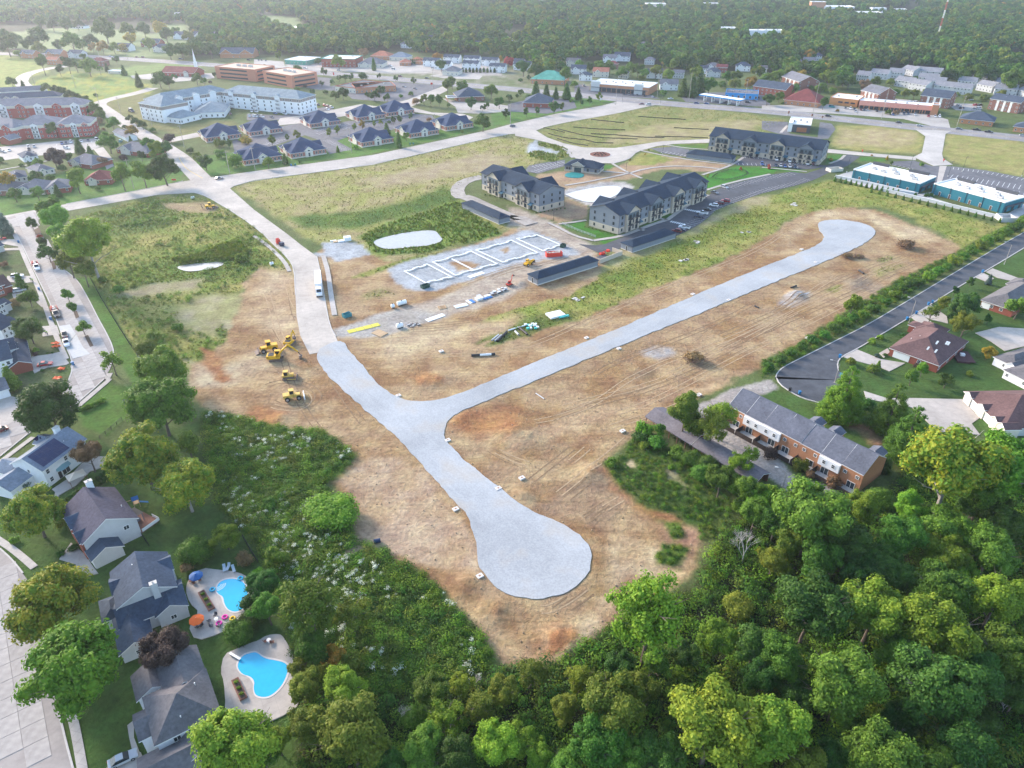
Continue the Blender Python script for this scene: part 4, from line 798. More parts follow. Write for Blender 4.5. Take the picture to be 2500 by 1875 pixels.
def apartment(b,L,D,nbay,faces='f',ends='lr'):
 h=9.6
 b.block(0,L,0,D,h,STEEL,'gable',APR,.34,.7,'x',base=STONE,bh=3.0,trim=DGREY);bl=b.blk
 sp=L/nbay
 for i in range(nbay):
  xc=sp*(i+.5);w=min(11,sp*.52)
  for f in faces:
   y=-1.3 if f=='f' else D-6;y1=6 if f=='f' else D+1.3
   b.block(xc-w/2,xc+w/2,y,y1,h-.1,STONE if i%2==0 else STEEL,'gable',APR,.60,.7,'y',trim=DGREY,base=STONE,bh=6.1,name='bay_wall',rname='bay_roof');nb=b.blk
   MB().box(xc-w/2+.8,xc+w/2-.8,y-.12 if f=='f' else y1-.1,y+.1 if f=='f' else y1+.12,6.3,h-.3).build('bay_panel',SLATEBL,b.r)
   for z in(.3,3.4,6.4):
    for sx in(-.27,.27):b.put(win_mesh(1.8,2.1,DARKM,'slider'),f,xc+sx*w,z,'balcony_door',blk=nb,off=.14);
    if z>1:
     for sx in(-.27,.27):b.put(balcony_mesh(),f,xc+sx*w,z,'balcony',blk=nb,off=.1)
    b.put(win_mesh(.9,1.4,DARKM),f,xc,z+.7,blk=nb,off=.14)
   b.put(door_mesh(1.8,2.3,DARKM),f,xc+w/2+1.3,0,'door',blk=bl,off=.07)
   if f=='f':MB().add([(-1.6,0,.9),(1.6,0,.9),(1.6,-1.9,0),(-1.6,-1.9,0),(-1.6,0,.75),(1.6,0,.75),(1.6,-1.9,-.15),(-1.6,-1.9,-.15)],[(0,3,2,1),(3,7,6,2),(0,4,7,3),(1,2,6,5)]).build('entry_awning',AWN,b.r,(xc+w/2+1.3,-.07,2.6))
 n2=nbay*4
 for f in faces:
  for i in range(n2):
   xx=L*(i+.5)/n2
   if all(abs(xx-sp*(j+.5))>min(11,sp*.52)/2+1 for j in range(nbay)):
    for z in(.9,4.0,7.0):b.put(win_mesh(1.1,1.5,DARKM),f,xx,z,blk=bl,off=.07)
 for e in ends:
  for yy in(.18,.5,.82):
   for z in(.9,4.0,7.0):b.put(win_mesh(1.0,1.5,DARKM),e,D*yy,z,blk=bl,off=.07)
 for e,x in(('l',-.12),('r',L+.12)):MB().cyl((x,-.12,-.2),.07,h,6).build('downpipe',DARKM,b.r);MB().cyl((x,D+.12,-.2),.07,h,6).build('downpipe',DARKM,b.r)
b=Bd('apartment_building','long grey three-storey apartment block with stone bays beside the curved car park','apartments',k(2,1,930,388),k(2,1,1665,85),k(2,1,665,320),0);apartment(b,b.L,b.D,4,'fb','lr')
b=Bd('apartment_building','grey three-storey apartment block with dark gabled roof beside the white-water basin','apartments',k(1,1,1925,5),k(2,1,262,200),k(2,1,475,148),0);apartment(b,b.L,b.D,2,'fb','lr')
b=Bd('apartment_building','finished three-storey apartment block with lit stone entries facing the court car park','apartments',k(2,0,1690,1268),k(3,0,478,1395),k(3,0,578,1335),0);apartment(b,b.L,b.D,4,'f','lr')
b=Bd('clubhouse','single-storey grey clubhouse with stone gable and dark hipped roof by the empty pool','clubhouse',k(2,0,478,1438),k(2,0,760,1472),k(2,0,800,1432),0)
L,D=b.L,max(b.D,9);b.block(0,L,0,D,3.4,STEEL,'hip',APR,.5,.7,base=STONE,bh=1.0,trim=DGREY);bl=b.blk;nb=b.gablet('f',L*.40,L*.34,4.4,8,STONE,APR,.55,blk=bl,ov=.6);b.put(win_mesh(4.5,2.7,DARKM,'slider'),'f',L*.40,.1,'glass_door',blk=nb)
b.wins('f',2,[.9],1.3,1.6,DARKM,m=1.6,blk=(0,L*.22,0,D,3));b.wins('f',2,[.9],1.3,1.8,DARKM,m=1.6,blk=(L*.62,L,0,D,3));b.wins('r',2,[.9],1.2,1.6,DARKM,m=2,blk=bl)
def garage_row(A,B,C,label,z=0,D=None,ndoor=0):
 b=Bd('garage_row',label,'garage',A,B,C,z);D=D or max(6.5,min(b.D,9));b.block(0,b.L,0,D,2.8,STEEL,'hip',APR,.42,.45,trim=DGREY,base=CONCM,bh=.25)
 for i in range(int(b.L/3.4)):b.put(gdoor_mesh(2.6,2.2,TRIM),'b',2+i*3.4,0,'garage_door')
 for x in(-.05,b.L+.05):MB().cyl((x,-.1,-.2),.06,2.9,6).build('downpipe',DARKM,b.r)
 b.door('l',D/2,.9,2.1,DARKM);return b
garage_row(k(1,1,1755,165),k(1,1,2068,303),k(1,1,2172,285),'slate-roofed garage row beside the reed pond')
garage_row(k(2,1,250,815),k(2,1,757,655),k(2,1,165,775),'dark-roofed garage row beside the red dumpster and soil heap')
garage_row(k(2,1,1048,542),k(2,1,1413,420),k(2,1,965,500),'dark-roofed garage row at the end of the parked cars')
garage_row(k(2,0,1505,1330),k(2,0,1890,1378),k(2,0,1920,1345),'grey garage row before the court car park')
# bin enclosure beside garages
b=Bd('bin_enclosure','stone walled bin enclosure between the two garage rows','enclosure',k(2,1,778,632),k(2,1,965,560),None,0,D=6)
for x0,x1,y0,y1 in((0,b.L,0,.3),(0,.3,.3,6),(b.L-.3,b.L,.3,6)):MB().box(x0,x1,y0,y1,-.2,1.9).build('wall',STONE,b.r)
MB().box(.4,b.L*.55,.4,5.8,-.1,.25).build('bin_pad',DGREY,b.r)
# ---------------------------------------------------------------- teal stores
def teal(A,B,C,label):
 b=Bd('store_building',label,'store',A,B,C,6.0);L,D=b.L,b.D
 b.block(0,L,0,D,6.0,TEAL,'flat',WROOF,trim=WROOF);bl=b.blk
 for i in range(6):b.door('f',L*(.12+.145*i),1.1,2.2,mat('brown_door',(.12,.07,.05),.6))
 for i in range(5):
  x=L*(.03+.23*i);q=MB();q.box(-.09,.09,-.2,0,0,5.2);q.box(-.3,.3,-.32,0,5.2,5.6);q.build('downspout',DARKM,b.r,(x,0,0))
 for i,(fx,fy)in enumerate(((.2,.5),(.36,.4),(.44,.75),(.55,.45),(.75,.55),(.85,.3))):b.hvac(L*fx,D*fy,5.5,2.4+.6*(i%2),1.6,1.2)
 b.block(L*.05,L*.3,D-.6,D+.5,7.0,DGREY,'flat',WROOF,trim=DGREY,name='front_tower',rname='tower_roof');b.block(L*.6,L*.9,D-.6,D+.5,7.0,DGREY,'flat',WROOF,trim=DGREY,name='front_tower',rname='tower_roof')
 b.wins('r',3,[.2],2.6,2.8,DARKM,m=3,blk=bl,kind='slider');MB().box(L,L+1.6,2,D-2,3.2,3.5).build('canopy',DGREY,b.r)
teal(k(3,0,775,1425),k(3,0,1340,1545),k(3,0,1445,1480),'teal store building with white flat roof nearest the apartment drive')
teal(k(3,1,1455,-45),k(3,1,2055,115),k(3,1,2200,60),'longer teal store building with white flat roof facing the hedge corner')
# ---------------------------------------------------------------- brick office park
def office_proto():
 b=Bd('office_pavilion','red brick office pavilion with dark blue hipped roof and white arched gable porch','office',k(1,0,915,1245),k(1,0,1178,1205),k(1,0,792,1190),0,'brick office pavilions around the striped car park')
 L,D=b.L,b.D
 b.block(0,L,0,D,3.6,mat('office_brick',(.33,.13,.10),.9,4,.2),'hip',shingle('office_shingle',(.032,.058,.115)),.55,.7,base=CONCM,bh=.7);bl=b.blk
 b.wins('f',3,[1.0],1.6,1.7,m=1.8,blk=(0,L*.36,0,D,3));b.wins('f',3,[1.0],1.6,1.7,m=1.8,blk=(L*.64,L,0,D,3));b.wins('l',4,[1.0],1.5,1.7,m=2,blk=bl)
 nb=b.gablet('f',L*.5,L*.22,4.4,D*.4,CREAM,MATS['office_shingle'],.75,blk=bl,ov=.5);b.put(win_mesh(1.5,2.4,TRIM),'f',L*.5,.2,'door',blk=nb)
 for s_ in(-.085,-.05,.05,.085):MB().cyl((L*(.5+s_),-1.1,-.1),.17,3.6,8).build('column',TRIM,b.r)
 q=MB();n=10
 for i in range(n):
  t0,t1=math.pi*i/n,math.pi*(i+1)/n
  q.add([(1.1*math.cos(t0),0,1.1*math.sin(t0)),(1.1*math.cos(t1),0,1.1*math.sin(t1)),(1.6*math.cos(t1),0,1.6*math.sin(t1)),(1.6*math.cos(t0),0,1.6*math.sin(t0))],[(0,1,2,3)])
 q.build('arch_trim',TRIM,b.r,(L*.5,-.62,3.4));q2=MB();q2.add([(1.1*math.cos(math.pi*i/n),0,1.1*math.sin(math.pi*i/n))for i in range(n+1)],[tuple(range(n+1))]);q2.build('arch_window',GLASS,b.r,(L*.5,-.58,3.4))
 b.gablet('l',D*.5,D*.3,4.2,D*.35,CREAM,MATS['office_shingle'],.75,blk=bl,ov=.4);b.gablet('r',D*.5,D*.3,4.2,D*.35,CREAM,MATS['office_shingle'],.75,blk=bl,ov=.4)
 return b.r
op=office_proto()
FR,BK='from the junction in the row along the main road','from the north road in the rear row';op['label']=f'brick pavilion with navy roof, third {FR}'
for c,x,y,lab in[(1,320,1342,f'second {FR}'),(1,480,1085,f'third {BK}'),(1,880,1030,f'fourth {BK}'),(1,1130,988,f'fifth {BK}'),(1,1318,1170,f'fourth {FR}'),(1,1622,1108,f'fifth {FR}'),(0,1748,1205,f'first {BK}'),(0,2115,1155,f'second {BK}'),(1,-75,1400,f'first {FR}')]:
 o=copy_tree(op);o['label']=f'brick pavilion with navy roof, {lab}';r=0;o.location=g(k(c,r,x,y));o.rotation_euler.z+=random.uniform(-.03,.03)
# ---------------------------------------------------------------- white residence with wings
b=Bd('residence','large white four-storey residence with bent wings and blue-grey roof','residence',k(0,0,1205,1005),k(0,0,1390,1040),None,0,D=22)
WR=shingle('residence_shingle',(.21,.26,.29));L=b.L
def fourstorey(b,x0,x1,y0,y1,n,faces,nl=4,**kw):
 b.block(x0,x1,y0,y1,12.4,WHITE,'hip',WR,.42,.6,**kw);bl=b.blk;MB().box(bl[0]-.08,bl[1]+.08,bl[2]-.08,bl[3]+.08,9.6,11.9).build('top_storey_band',mat('taupe_panel',(.28,.24,.22),.8),b.r)
 for f in faces:
  b.wins(f,n if f in 'fb' else nl,[.9,4.0,7.0],1.5,1.7,m=2.2,blk=bl);b.wins(f,n if f in 'fb' else nl,[10.0],1.4,1.6,m=2.2,blk=bl,off=.1)
 return bl
bl=fourstorey(b,0,L,0,24,5,'fl');p=b.loc(k(0,0,1880,945));
b2=Bd('residence_tmp','x','x',k(0,0,1420,985),k(0,0,1885,900),None,0,D=20)
def adopt(b2,b):
 for o in list(b2.r.children):
  M=Matrix.Translation(b2.r.location)@Matrix.Rotation(b2.ang,4,'Z');MI=(Matrix.Translation(b.r.location)@Matrix.Rotation(b.ang,4,'Z')).inverted()
  o.parent=b.r;o.matrix_basis=MI@M@o.matrix_basis
 bpy.data.objects.remove(b2.r)
fourstorey(b2,-6,b2.L+8,0,20,13,'f');
for xx in(.25,.55,.85):b2.gablet('f',b2.L*xx,6,13,8,WHITE,WR,.45)
adopt(b2,b)
b2=Bd('residence_tmp','x','x',k(0,0,1895,905),k(1,0,405,970),k(1,0,485,925),0)
b2.D=max(18,min(b2.D,24));fourstorey(b2,0,b2.L,0,b2.D,12,'fr');blx=b2.blk
for xx in(.12,.42,.72):
 MB().box(b2.L*xx-2.4,b2.L*xx+2.4,-.35,.1,0,12.0).build('balcony_bay',mat('shade_grey',(.22,.23,.24),.8),b2.r)
 for z in(.2,3.3,6.4,9.4):b2.put(balcony_mesh(),'f',b2.L*xx,z,'balcony',off=.3,blk=blx)
 b2.gablet('f',b2.L*xx,5,12.9,6,WHITE,WR,.45,blk=blx)
adopt(b2,b)
b2=Bd('residence_tmp','x','x',k(0,0,1395,1030),k(0,0,1530,1048),k(0,0,1700,1005),0);b2.block(0,b2.L,0,max(b2.D,14),4.2,WHITE,'hip',WR,.42,.6,name='hall_wall',rname='hall_roof');b2.wins('f',4,[.9],1.4,1.7);b2.wins('r',4,[.9],1.4,1.7);adopt(b2,b)
b2=Bd('residence_tmp','x','x',k(0,0,1640,1000),k(0,0,1900,990),k(0,0,1960,925),0);b2.block(0,b2.L,0,max(b2.D,12),4.2,WHITE,'hip',WR,.42,.6,name='hall_wall',rname='hall_roof');b2.wins('f',6,[.9],1.4,1.7);adopt(b2,b)
# ---------------------------------------------------------------- generic further buildings
def simple(name,label,cat,A,B,C=None,z=0,D=None,h=3.2,wall=None,roof='hip',rm=None,pitch=.5,axis='x',wf=0,wl=0,wr=0,floors=1,group=None,ww=1.2,wh=1.4,ov=.5,gab=(),garage=0,hv=0,trim=None,maxD=60,fm=None,inset=0):
 b=Bd(name,label,cat,A,B,C,z,group,D=D if C is None else None,inset=inset);L=max(b.L,4);D_=min(max(b.D if D is None else D,6),maxD);b.L,b.D=L,D_
 b.block(0,L,0,D_,h,wall,roof,rm,pitch,ov,axis,trim=trim);bl=b.blk
 zs=[.9+i*3.05 for i in range(floors)]
 if wf:b.wins('f',wf,zs,ww,wh,fm,m=min(1.6,L*.2))
 if wl:b.wins('l',wl,zs,ww,wh,fm,m=min(1.6,D_*.2))
 if wr:b.wins('r',wr,zs,ww,wh,fm,m=min(1.6,D_*.2))
 for x,w in gab:nb=b.gablet('f',L*x,L*w,h+.3,D_*.4,wall if wall not in(REDB,)else CREAM,rm,pitch+.1,blk=bl);b.put(win_mesh(.9,1.0,fm),'f',L*x,h-.2,blk=nb)
 if garage:b.gdoor('f',L*.75,4.6,blk=bl)
 for i in range(hv):b.hvac(L*(.2+.6*i/max(hv-1,1)),D_*(.4+.2*(i%2)),h-.5)
 if roof!='flat':b.vents([(L*.4,D_*.3,h+D_*.3*pitch)])
 return b
# red and cream apartment homes
def redhome(A,B,C,label,D=None):
 b=simple('apartment_home',label,'apartments',A,B,C,D=D,h=9.3,wall=mat('home_brick',(.36,.07,.055),.9,3,.15),roof='hip',rm=shingle('home_shingle',(.19,.19,.215)),pitch=.45,wf=0,floors=3,maxD=22);L,D_=b.L,b.D;bl=b.blk
 n=max(3,int(L/13))
 for i in range(n):
  x=L*(i+.5)/n;w=L/n*.5
  if i%2==0:nb=b.gablet('f',x,w,9.3,7,MATS['home_brick'],MATS['home_shingle'],.5,blk=bl)
  else:
   nb=b.gablet('f',x,w,9.3,7,WHITE,MATS['home_shingle'],.5,blk=bl)
   for z in(.2,3.3,6.4):
    b.put(balcony_mesh(),'f',x,z,'balcony',blk=nb)
  for z in(.9,3.9,6.9):
   for s_ in(-.25,.25):b.put(win_mesh(1.3,1.6),'f',x+w*s_,z,blk=nb)
   b.put(win_mesh(1.2,1.5),'f',min(x+w*.5+1.6,L-1),z,blk=bl)
 b.wins('r',3,[.9,3.9,6.9],1.3,1.6,m=2.5,blk=bl);MB().box(-.1,L+.1,-.1,D_+.1,7.4,9.2).build('cream_band',CREAM,b.r)
 return b
b=redhome(k(0,0,-700,1110),k(0,0,150,1195),None,'brick and cream apartment home with round gable window and entry canopy',D=18)
b.block(b.L-5,b.L+4,-9,0,3.4,REDB,'gable',MATS['home_shingle'],.5,axis='y',name='canopy_wall',rname='canopy_roof')
redhome(k(0,0,150,1175),k(0,0,490,1165),k(0,0,700,1060),'middle stretch of the red and cream apartment homes with stacked white balconies')
redhome(k(0,0,505,1165),k(0,0,790,1150),None,'brick gable end of the apartment homes beside the car park',D=20)
redhome(k(0,0,-500,1010),k(0,0,735,985),None,'rear red and cream apartment wing with white balconies and long grey roof',D=18)
simple('apartment_home','long low dark-roofed wing behind the red and cream apartments','apartments',k(0,0,-500,905),k(0,0,520,850),D=14,h=4,wall=CREAM,rm=SLATE,wf=10,gab=((.3,.06),(.55,.06),(.62,.06)))
simple('apartment_home','low white terrace with long grey roof and brick end by the green slope','apartments',k(0,0,-500,840),k(0,0,385,790),D=12,h=3.4,wall=WHITE,roof='gable',rm=GREYS,wf=14)
# ranch homes by the main road
for(x0,y0,x1,y1,cx_,cy_,rm,wl_,lab)in[(990,1290,1250,1330,1180,1215,GREYS,REDB,'grey-roofed ranch home among trees beside the north road'),(585,1400,790,1430,815,1350,GREYS,REDB,'grey-roofed brick ranch home with white gable by the curved drive'),(720,1565,945,1555,935,1440,REDS_,REDB,'red-roofed brick ranch home with white gable beside two yellow trees'),(400,1640,600,1620,585,1510,GREYS,REDB,'brick ranch home with small white dormer by the main road'),(100,1550,240,1530,250,1440,SLATE,LGREY,'grey cottage with white garage gable among the ranch homes'),(330,1490,470,1460,460,1400,GREYS,CREAM,'small cottage with pale grey roof behind round shrubs'),(150,1640,380,1640,400,1560,GREYS,CREAM,'long ranch home with grey roof half hidden by trees'),(-80,1650,100,1650,140,1580,TAUPE,BRB,'brown roofed ranch home at the corner of the slab street'),(205,1370,330,1350,345,1310,SLATE,WHITE,'small white entrance lodge with slate roof beside the car park')]:
 simple('ranch_home',lab,'house',k(0,0,x0,y0),k(0,0,x1,y1),k(0,0,cx_,cy_),h=2.9,wall=wl_,rm=rm,wf=3,gab=((.3,.3),),maxD=15)
b=simple('open_garage','long shelter with grey roof and open front beside the north road','garage',k(0,0,965,1140),k(0,0,1075,1195),k(0,0,985,1095),h=2.7,wall=WHITE,roof='gable',rm=GREYS)
# brick office blocks
def brickoffice(A,B,C,label):
 ST=brickm('salmon_brick',(.47,.20,.13));b=Bd('office_block',label,'office',A,B,C,0);L,D=b.L,min(max(b.D,18),30)
 b.block(0,L,0,D,11.5,ST,'flat',mat('tan_roof',(.55,.40,.30),.9),trim=ST);bl=b.blk
 for z in(1.2,4.8,8.4):
  for f,a0,a1 in(('f',.12,.8),('l',.1,.7),('r',.1,.9)):
   w=(L if f=='f' else D)*(a1-a0);b.put(win_mesh(w,1.5,DARKM,'band'),f,(L if f=='f' else D)*(a0+a1)/2,z,'window_band')
 for i in range(3):b.hvac(L*(.35+.15*i),D*.5,10.9,3.5,3,2)
brickoffice(k(0,0,1830,660),k(0,0,2165,690),k(0,0,2165,600),'salmon brick office block with dark window bands beside the church car park')
brickoffice(k(1,0,90,700),k(1,0,330,745),k(1,0,435,680),'salmon brick office block with dark window bands behind the white residence')
# church
b=simple('church','brick church with dark red roof and tall white steeple','church',k(0,0,1375,640),k(0,0,1640,650),k(0,0,1800,590),h=4,wall=REDB,roof='gable',rm=REDS_,pitch=.45,wf=8,gab=((.75,.14),),ov=1,maxD=19)
q=MB();q.box(-1.3,1.3,-1.3,1.3,0,6);q.box(-1.6,1.6,-1.6,1.6,6,6.4);q.cyl((0,0,6.4),1.2,3,8,0);q.cyl((0,0,9.4),1.1,9.5,8,0,r2=.05);q.build('steeple',TRIM,b.r,(b.L*.93,b.D*.55,7))
# shops and banks, north
simple('bank_building','low brick bank with dark flat roof and orange drive-through','bank',k(1,0,690,770),k(1,0,860,790),k(1,0,690,690),h=5,wall=CREAM,roof='flat',rm=DGREY,wf=6,trim=TERR,hv=2)
simple('bank_building','long orange-trimmed bank wing with square tower','bank',k(1,0,860,790),k(1,0,1200,770),k(1,0,1040,690),h=5,wall=ORB,roof='flat',rm=DGREY,wf=9,trim=TERR,hv=2,maxD=28)
simple('office_block','two-storey brick office with green parapet behind the highway','office',k(1,0,575,565),k(1,0,860,570),k(1,0,870,500),h=9,wall=REDB,roof='flat',rm=WROOF,trim=GREENR,wf=9,floors=2,maxD=30,hv=2)
simple('store_building','low green-banded store with white roof by the highway','store',k(1,0,265,540),k(1,0,450,550),k(1,0,470,500),h=5,wall=GREENR,roof='flat',rm=WROOF,wf=6,maxD=30)
simple('clinic','grey-roofed clinic with white gables among small conifers','clinic',k(1,0,880,570),k(1,0,1080,575),k(1,0,1100,520),h=4,wall=CREAM,rm=GREYS,wf=6,gab=((.3,.2),),maxD=22)
simple('shop_building','shop with orange hipped roof at the edge of the wood','shop',k(1,0,985,500),k(1,0,1140,505),D=18,h=4,wall=ORB,rm=TERR,wf=4)
simple('shop_building','shop with blue-grey hipped roof beside the orange-roofed one','shop',k(1,0,1145,510),k(1,0,1295,515),D=18,h=4,wall=CREAM,rm=BLUEG,wf=4)
simple('shop_building','small shop with tan hipped roof by a row of cypresses','shop',k(1,0,1310,540),k(1,0,1415,545),D=14,h=3.5,wall=ORB,rm=TERR,wf=3)
simple('gym_building','tan building with two low orange roofs by the cypress row','shop',k(1,0,1230,555),k(1,0,1320,555),D=12,h=3.5,wall=ORB,rm=TERR,wf=3)
for i,(x,y)in enumerate([(1428,560),(1525,585),(1600,530),(1760,585),(1768,540),(1922,555),(1985,610)]):
 simple('duplex','white two-storey duplex with dark roof and dormers by the cypress hedge','house',k(1,0,x,y),k(1,0,x+130,y+5),D=11,h=6,wall=WHITE,roof='gable',rm=SLATE,wf=5,floors=2,group='white duplexes beyond the highway',gab=((.3,.12),(.7,.12)))
simple('duplex','white duplex with dark roof beside the red maple','house',k(1,0,2190,590),k(1,0,2330,595),D=11,h=6,wall=WHITE,roof='gable',rm=SLATE,wf=5,floors=2,gab=((.3,.12),(.7,.12)))
b=simple('cafe','small grey-roofed cafe with green-framed porch on a paved terrace','cafe',k(1,0,1590,635),k(1,0,1720,640),k(1,0,1780,600),h=4,wall=CREAM,rm=GREYS,wf=4,gab=((.2,.25),),maxD=18)
b=simple('bank_building','bank with grey hipped roof and drive-through canopy by the side street','bank',k(1,0,1720,860),k(1,0,1945,850),k(1,0,1945,800),h=4,wall=BRB,rm=SLATE,wf=4,maxD=24);b.block(-9,1,2,12,3.8,mat('canopy_pillar',(.4,.25,.2),.8),'flat',GREYS,name='canopy',rname='canopy_roof',z0=3.0)
for x in(-8.5,-.6):
 for y in(2.4,11.4):MB().box(x-.3,x+.3,y-.3,y+.3,-.2,3.1).build('pillar',ORB,b.r)
simple('bank_building','brick bank with slate hipped roof among young street trees','bank',k(2,0,130,905),k(2,0,360,912),k(2,0,400,850),h=3.8,wall=REDB,rm=SLATE,wf=4,maxD=24)
simple('bank_building','tan brick bank with green metal hipped roof across the highway','bank',k(2,0,195,705),k(2,0,470,718),k(2,0,480,670),h=4.5,wall=ORB,rm=GREENR,wf=4,maxD=26)
b=simple('strip_mall','brick strip mall with white roof and glass shopfronts across the highway','shops',k(2,0,695,765),k(2,0,1185,805),k(2,0,1260,740),h=7,wall=ORB,roof='flat',rm=WROOF,hv=8,maxD=30,trim=TRIM)
for i in range(11):b.put(win_mesh(b.L/13,3.2,DARKM,'slider'),'f',b.L*(i+.9)/12,.2,'shopfront')
MB().box(1,b.L-1,-1.6,-.0,3.6,4.0).build('awning',mat('awning_dark',(.08,.10,.12),.7),b.r);b.block(.5,9,-.6,3,9,LGREY,'flat',WROOF,name='tower',rname='tower_roof');b.block(b.L-14,b.L-6,-.6,3,9,LGREY,'flat',WROOF,name='tower',rname='tower_roof')
# petrol station
BLU=mat('sign_blue',(.02,.28,.62),.5)
b=Bd('fuel_canopy','blue and white fuel station canopy on white pillars','canopy',k(2,0,1612,800),k(2,0,1960,850),None,5,D=9)
q=MB();q.box(0,b.L,0,b.D,4.6,5.4,0);q.box(.3,b.L-.3,.3,b.D-.3,5.4,5.42,1);q.build('roof',[BLU,WROOF],b.r)
for i in range(5):
 for y in(2.2,b.D-2.2):MB().box(-.25,.25,y-.25,y+.25,0,4.6).build('pillar',TRIM,b.r,(b.L*(.1+.2*i),0,0))
 MB().box(-.5,.5,b.D/2-.9,b.D/2+.9,0,1.9).build('fuel_pump',LGREY,b.r,(b.L*(.1+.2*i),0,0))
simple('station_shop','fuel station shop with blue fascia and flat roof','shop',k(2,0,1830,830),k(2,0,2105,845),k(2,0,2110,790),h=5,wall=BLU,roof='flat',rm=GREYS,hv=4,wf=6,ww=2,wh=2.2,maxD=22,trim=BLU)
simple('office_block','dark red brick two-storey office behind the fuel station','office',k(2,0,2060,790),k(2,0,2330,830),None,D=18,h=7,wall=REDB,roof='gable',rm=SLATE,wf=8,floors=2)
# restaurant by the drive
b=simple('restaurant','white and dark grey restaurant with flat white roof and timber panel','restaurant',k(3,0,215,1110),k(3,0,400,1125),k(3,0,490,1060),h=6,wall=DGREY,roof='flat',rm=WROOF,hv=3,trim=WROOF,maxD=26)
MB().box(-.1,b.L*.18,-.25,b.D*.6,-.2,6.6).build('white_tower',TRIM,b.r);MB().box(b.L*.4,b.L*.85,-.12,.05,.4,3.6).build('timber_panel',mat('cedar',(.33,.13,.06),.7,2,.2),b.r);b.wins('r',4,[.3],2,2.6,DARKM)
# strip along the highway, east
simple('office_block','red-roofed brick office with pale band beside the highway','office',k(3,0,185,880),k(3,0,470,910),k(3,0,500,850),h=4,wall=ORB,rm=REDS_,pitch=.6,wf=6,maxD=26,ov=1)
b=simple('restaurant','orange brick restaurant with dark awnings and white roof','restaurant',k(3,0,565,880),k(3,0,800,905),k(3,0,790,830),h=6,wall=mat('orange_stucco',(.62,.27,.10),.8,1,.1),roof='flat',rm=WROOF,hv=2,maxD=26,trim=mat('orange_stucco'))
for i in range(3):MB().add([(-1.8,0,1),(1.8,0,1),(1.8,-1.2,0),(-1.8,-1.2,0)],[(0,3,2,1)]).build('awning',DARKM,b.r,(b.L*(.4+.22*i),-.02,2.4))
b=simple('strip_mall','long salmon-roofed strip mall with shopfront arcade','shops',k(3,0,810,915),k(3,0,1430,965),None,D=20,h=5.5,wall=ORB,roof='flat',rm=WROOF,hv=5)
MB().add([(0,-2.5,3.4),(b.L,-2.5,3.4),(b.L,.2,6.6),(0,.2,6.6),(0,-2.5,3.1),(b.L,-2.5,3.1)],[(0,1,2,3),(4,5,1,0)]).build('arcade_roof',mat('salmon_tile',(.50,.22,.16),.9,1,.15),b.r)
for i in range(14):
 b.put(win_mesh(3.2,2.8,DARKM,'slider'),'f',b.L*(i+.6)/14.4,.2,'shopfront')
 if i%2==0:MB().box(-.25,.25,-2.4,-1.9,-.1,3.3).build('pillar',ORB,b.r,(b.L*(i+.2)/14,0,0))
b.block(b.L-1,b.L+4,-3,6,8.5,ORB,'flat',ORB,name='end_wall',rname='end_roof')
for(a,bb,c,rm,lab)in[((820,845),(965,880),(1060,830),GREYS,'brick walk-up with pale stair panel behind the salmon strip mall'),((1320,890),(1560,920),(1590,870),SLATE,'brick walk-up with slate roof behind the end of the strip mall'),((1900,920),(2150,960),None,SLATE,'brick walk-up with dark roof and stair panels on the lawn'),((155,720),(300,770),(390,730),GREYS,'brick walk-up with grey gabled roof at the wood edge'),((2190,920),(2420,960),None,GREYS,'brick walk-up half out of sight past the lawn')]:
 b=simple('walk_up',lab,'apartments',k(3,0,*a),k(3,0,*bb),k(3,0,*c)if c else None,D=None if c else 16,h=8.4,wall=BRB,roof='gable',rm=rm,wf=6,floors=3,wr=3,maxD=20,pitch=.45)
 for fx in(.28,.5,.72):MB().box(b.L*fx-.9,b.L*fx+.9,-.12,.05,0,8.2).build('stair_panel',TRIM,b.r)
simple('office_pavilion_grey','small brick office with slate hipped roof and green sign beside the highway','office',k(3,0,1665,1040),k(3,0,1940,1070),k(3,0,1960,1015),h=3.8,wall=ORB,rm=SLATE,wf=5,pitch=.5,maxD=18,ov=.9)
bpy.data.objects['office_pavilion_grey'].name='corner_office'
simple('corner_office','orange brick office with slate roof further along the highway','office',k(3,0,2115,1110),k(3,0,2350,1140),None,D=14,h=3.8,wall=ORB,rm=SLATE,wf=5,ov=.9)
# hillside terrace complex
TC=shingle('complex_shingle',(.23,.235,.255))
for i,(x0,y0,x1,y1)in enumerate([(905,660,1050,675),(1060,655,1180,665),(1170,625,1270,645),(1275,640,1500,660),(790,680,895,690),(1310,700,1480,715),(1110,725,1250,745),(1230,750,1370,775),(1360,730,1530,745),(1440,770,1620,790),(1600,790,1750,805),(1640,730,1790,745),(1765,700,1900,715),(1800,760,1930,785),(1930,720,2010,760),(1950,800,2140,815),(2140,810,2240,835)]):
 simple('terrace','pale terrace house with grey gabled roof on the wooded hillside','terrace',k(3,0,x0,y0),k(3,0,x1,y1),D=13,h=5.6,wall=LGREY,roof='gable',rm=TC,wf=5,floors=2,group='grey-roofed terraces on the hillside',pitch=.5)
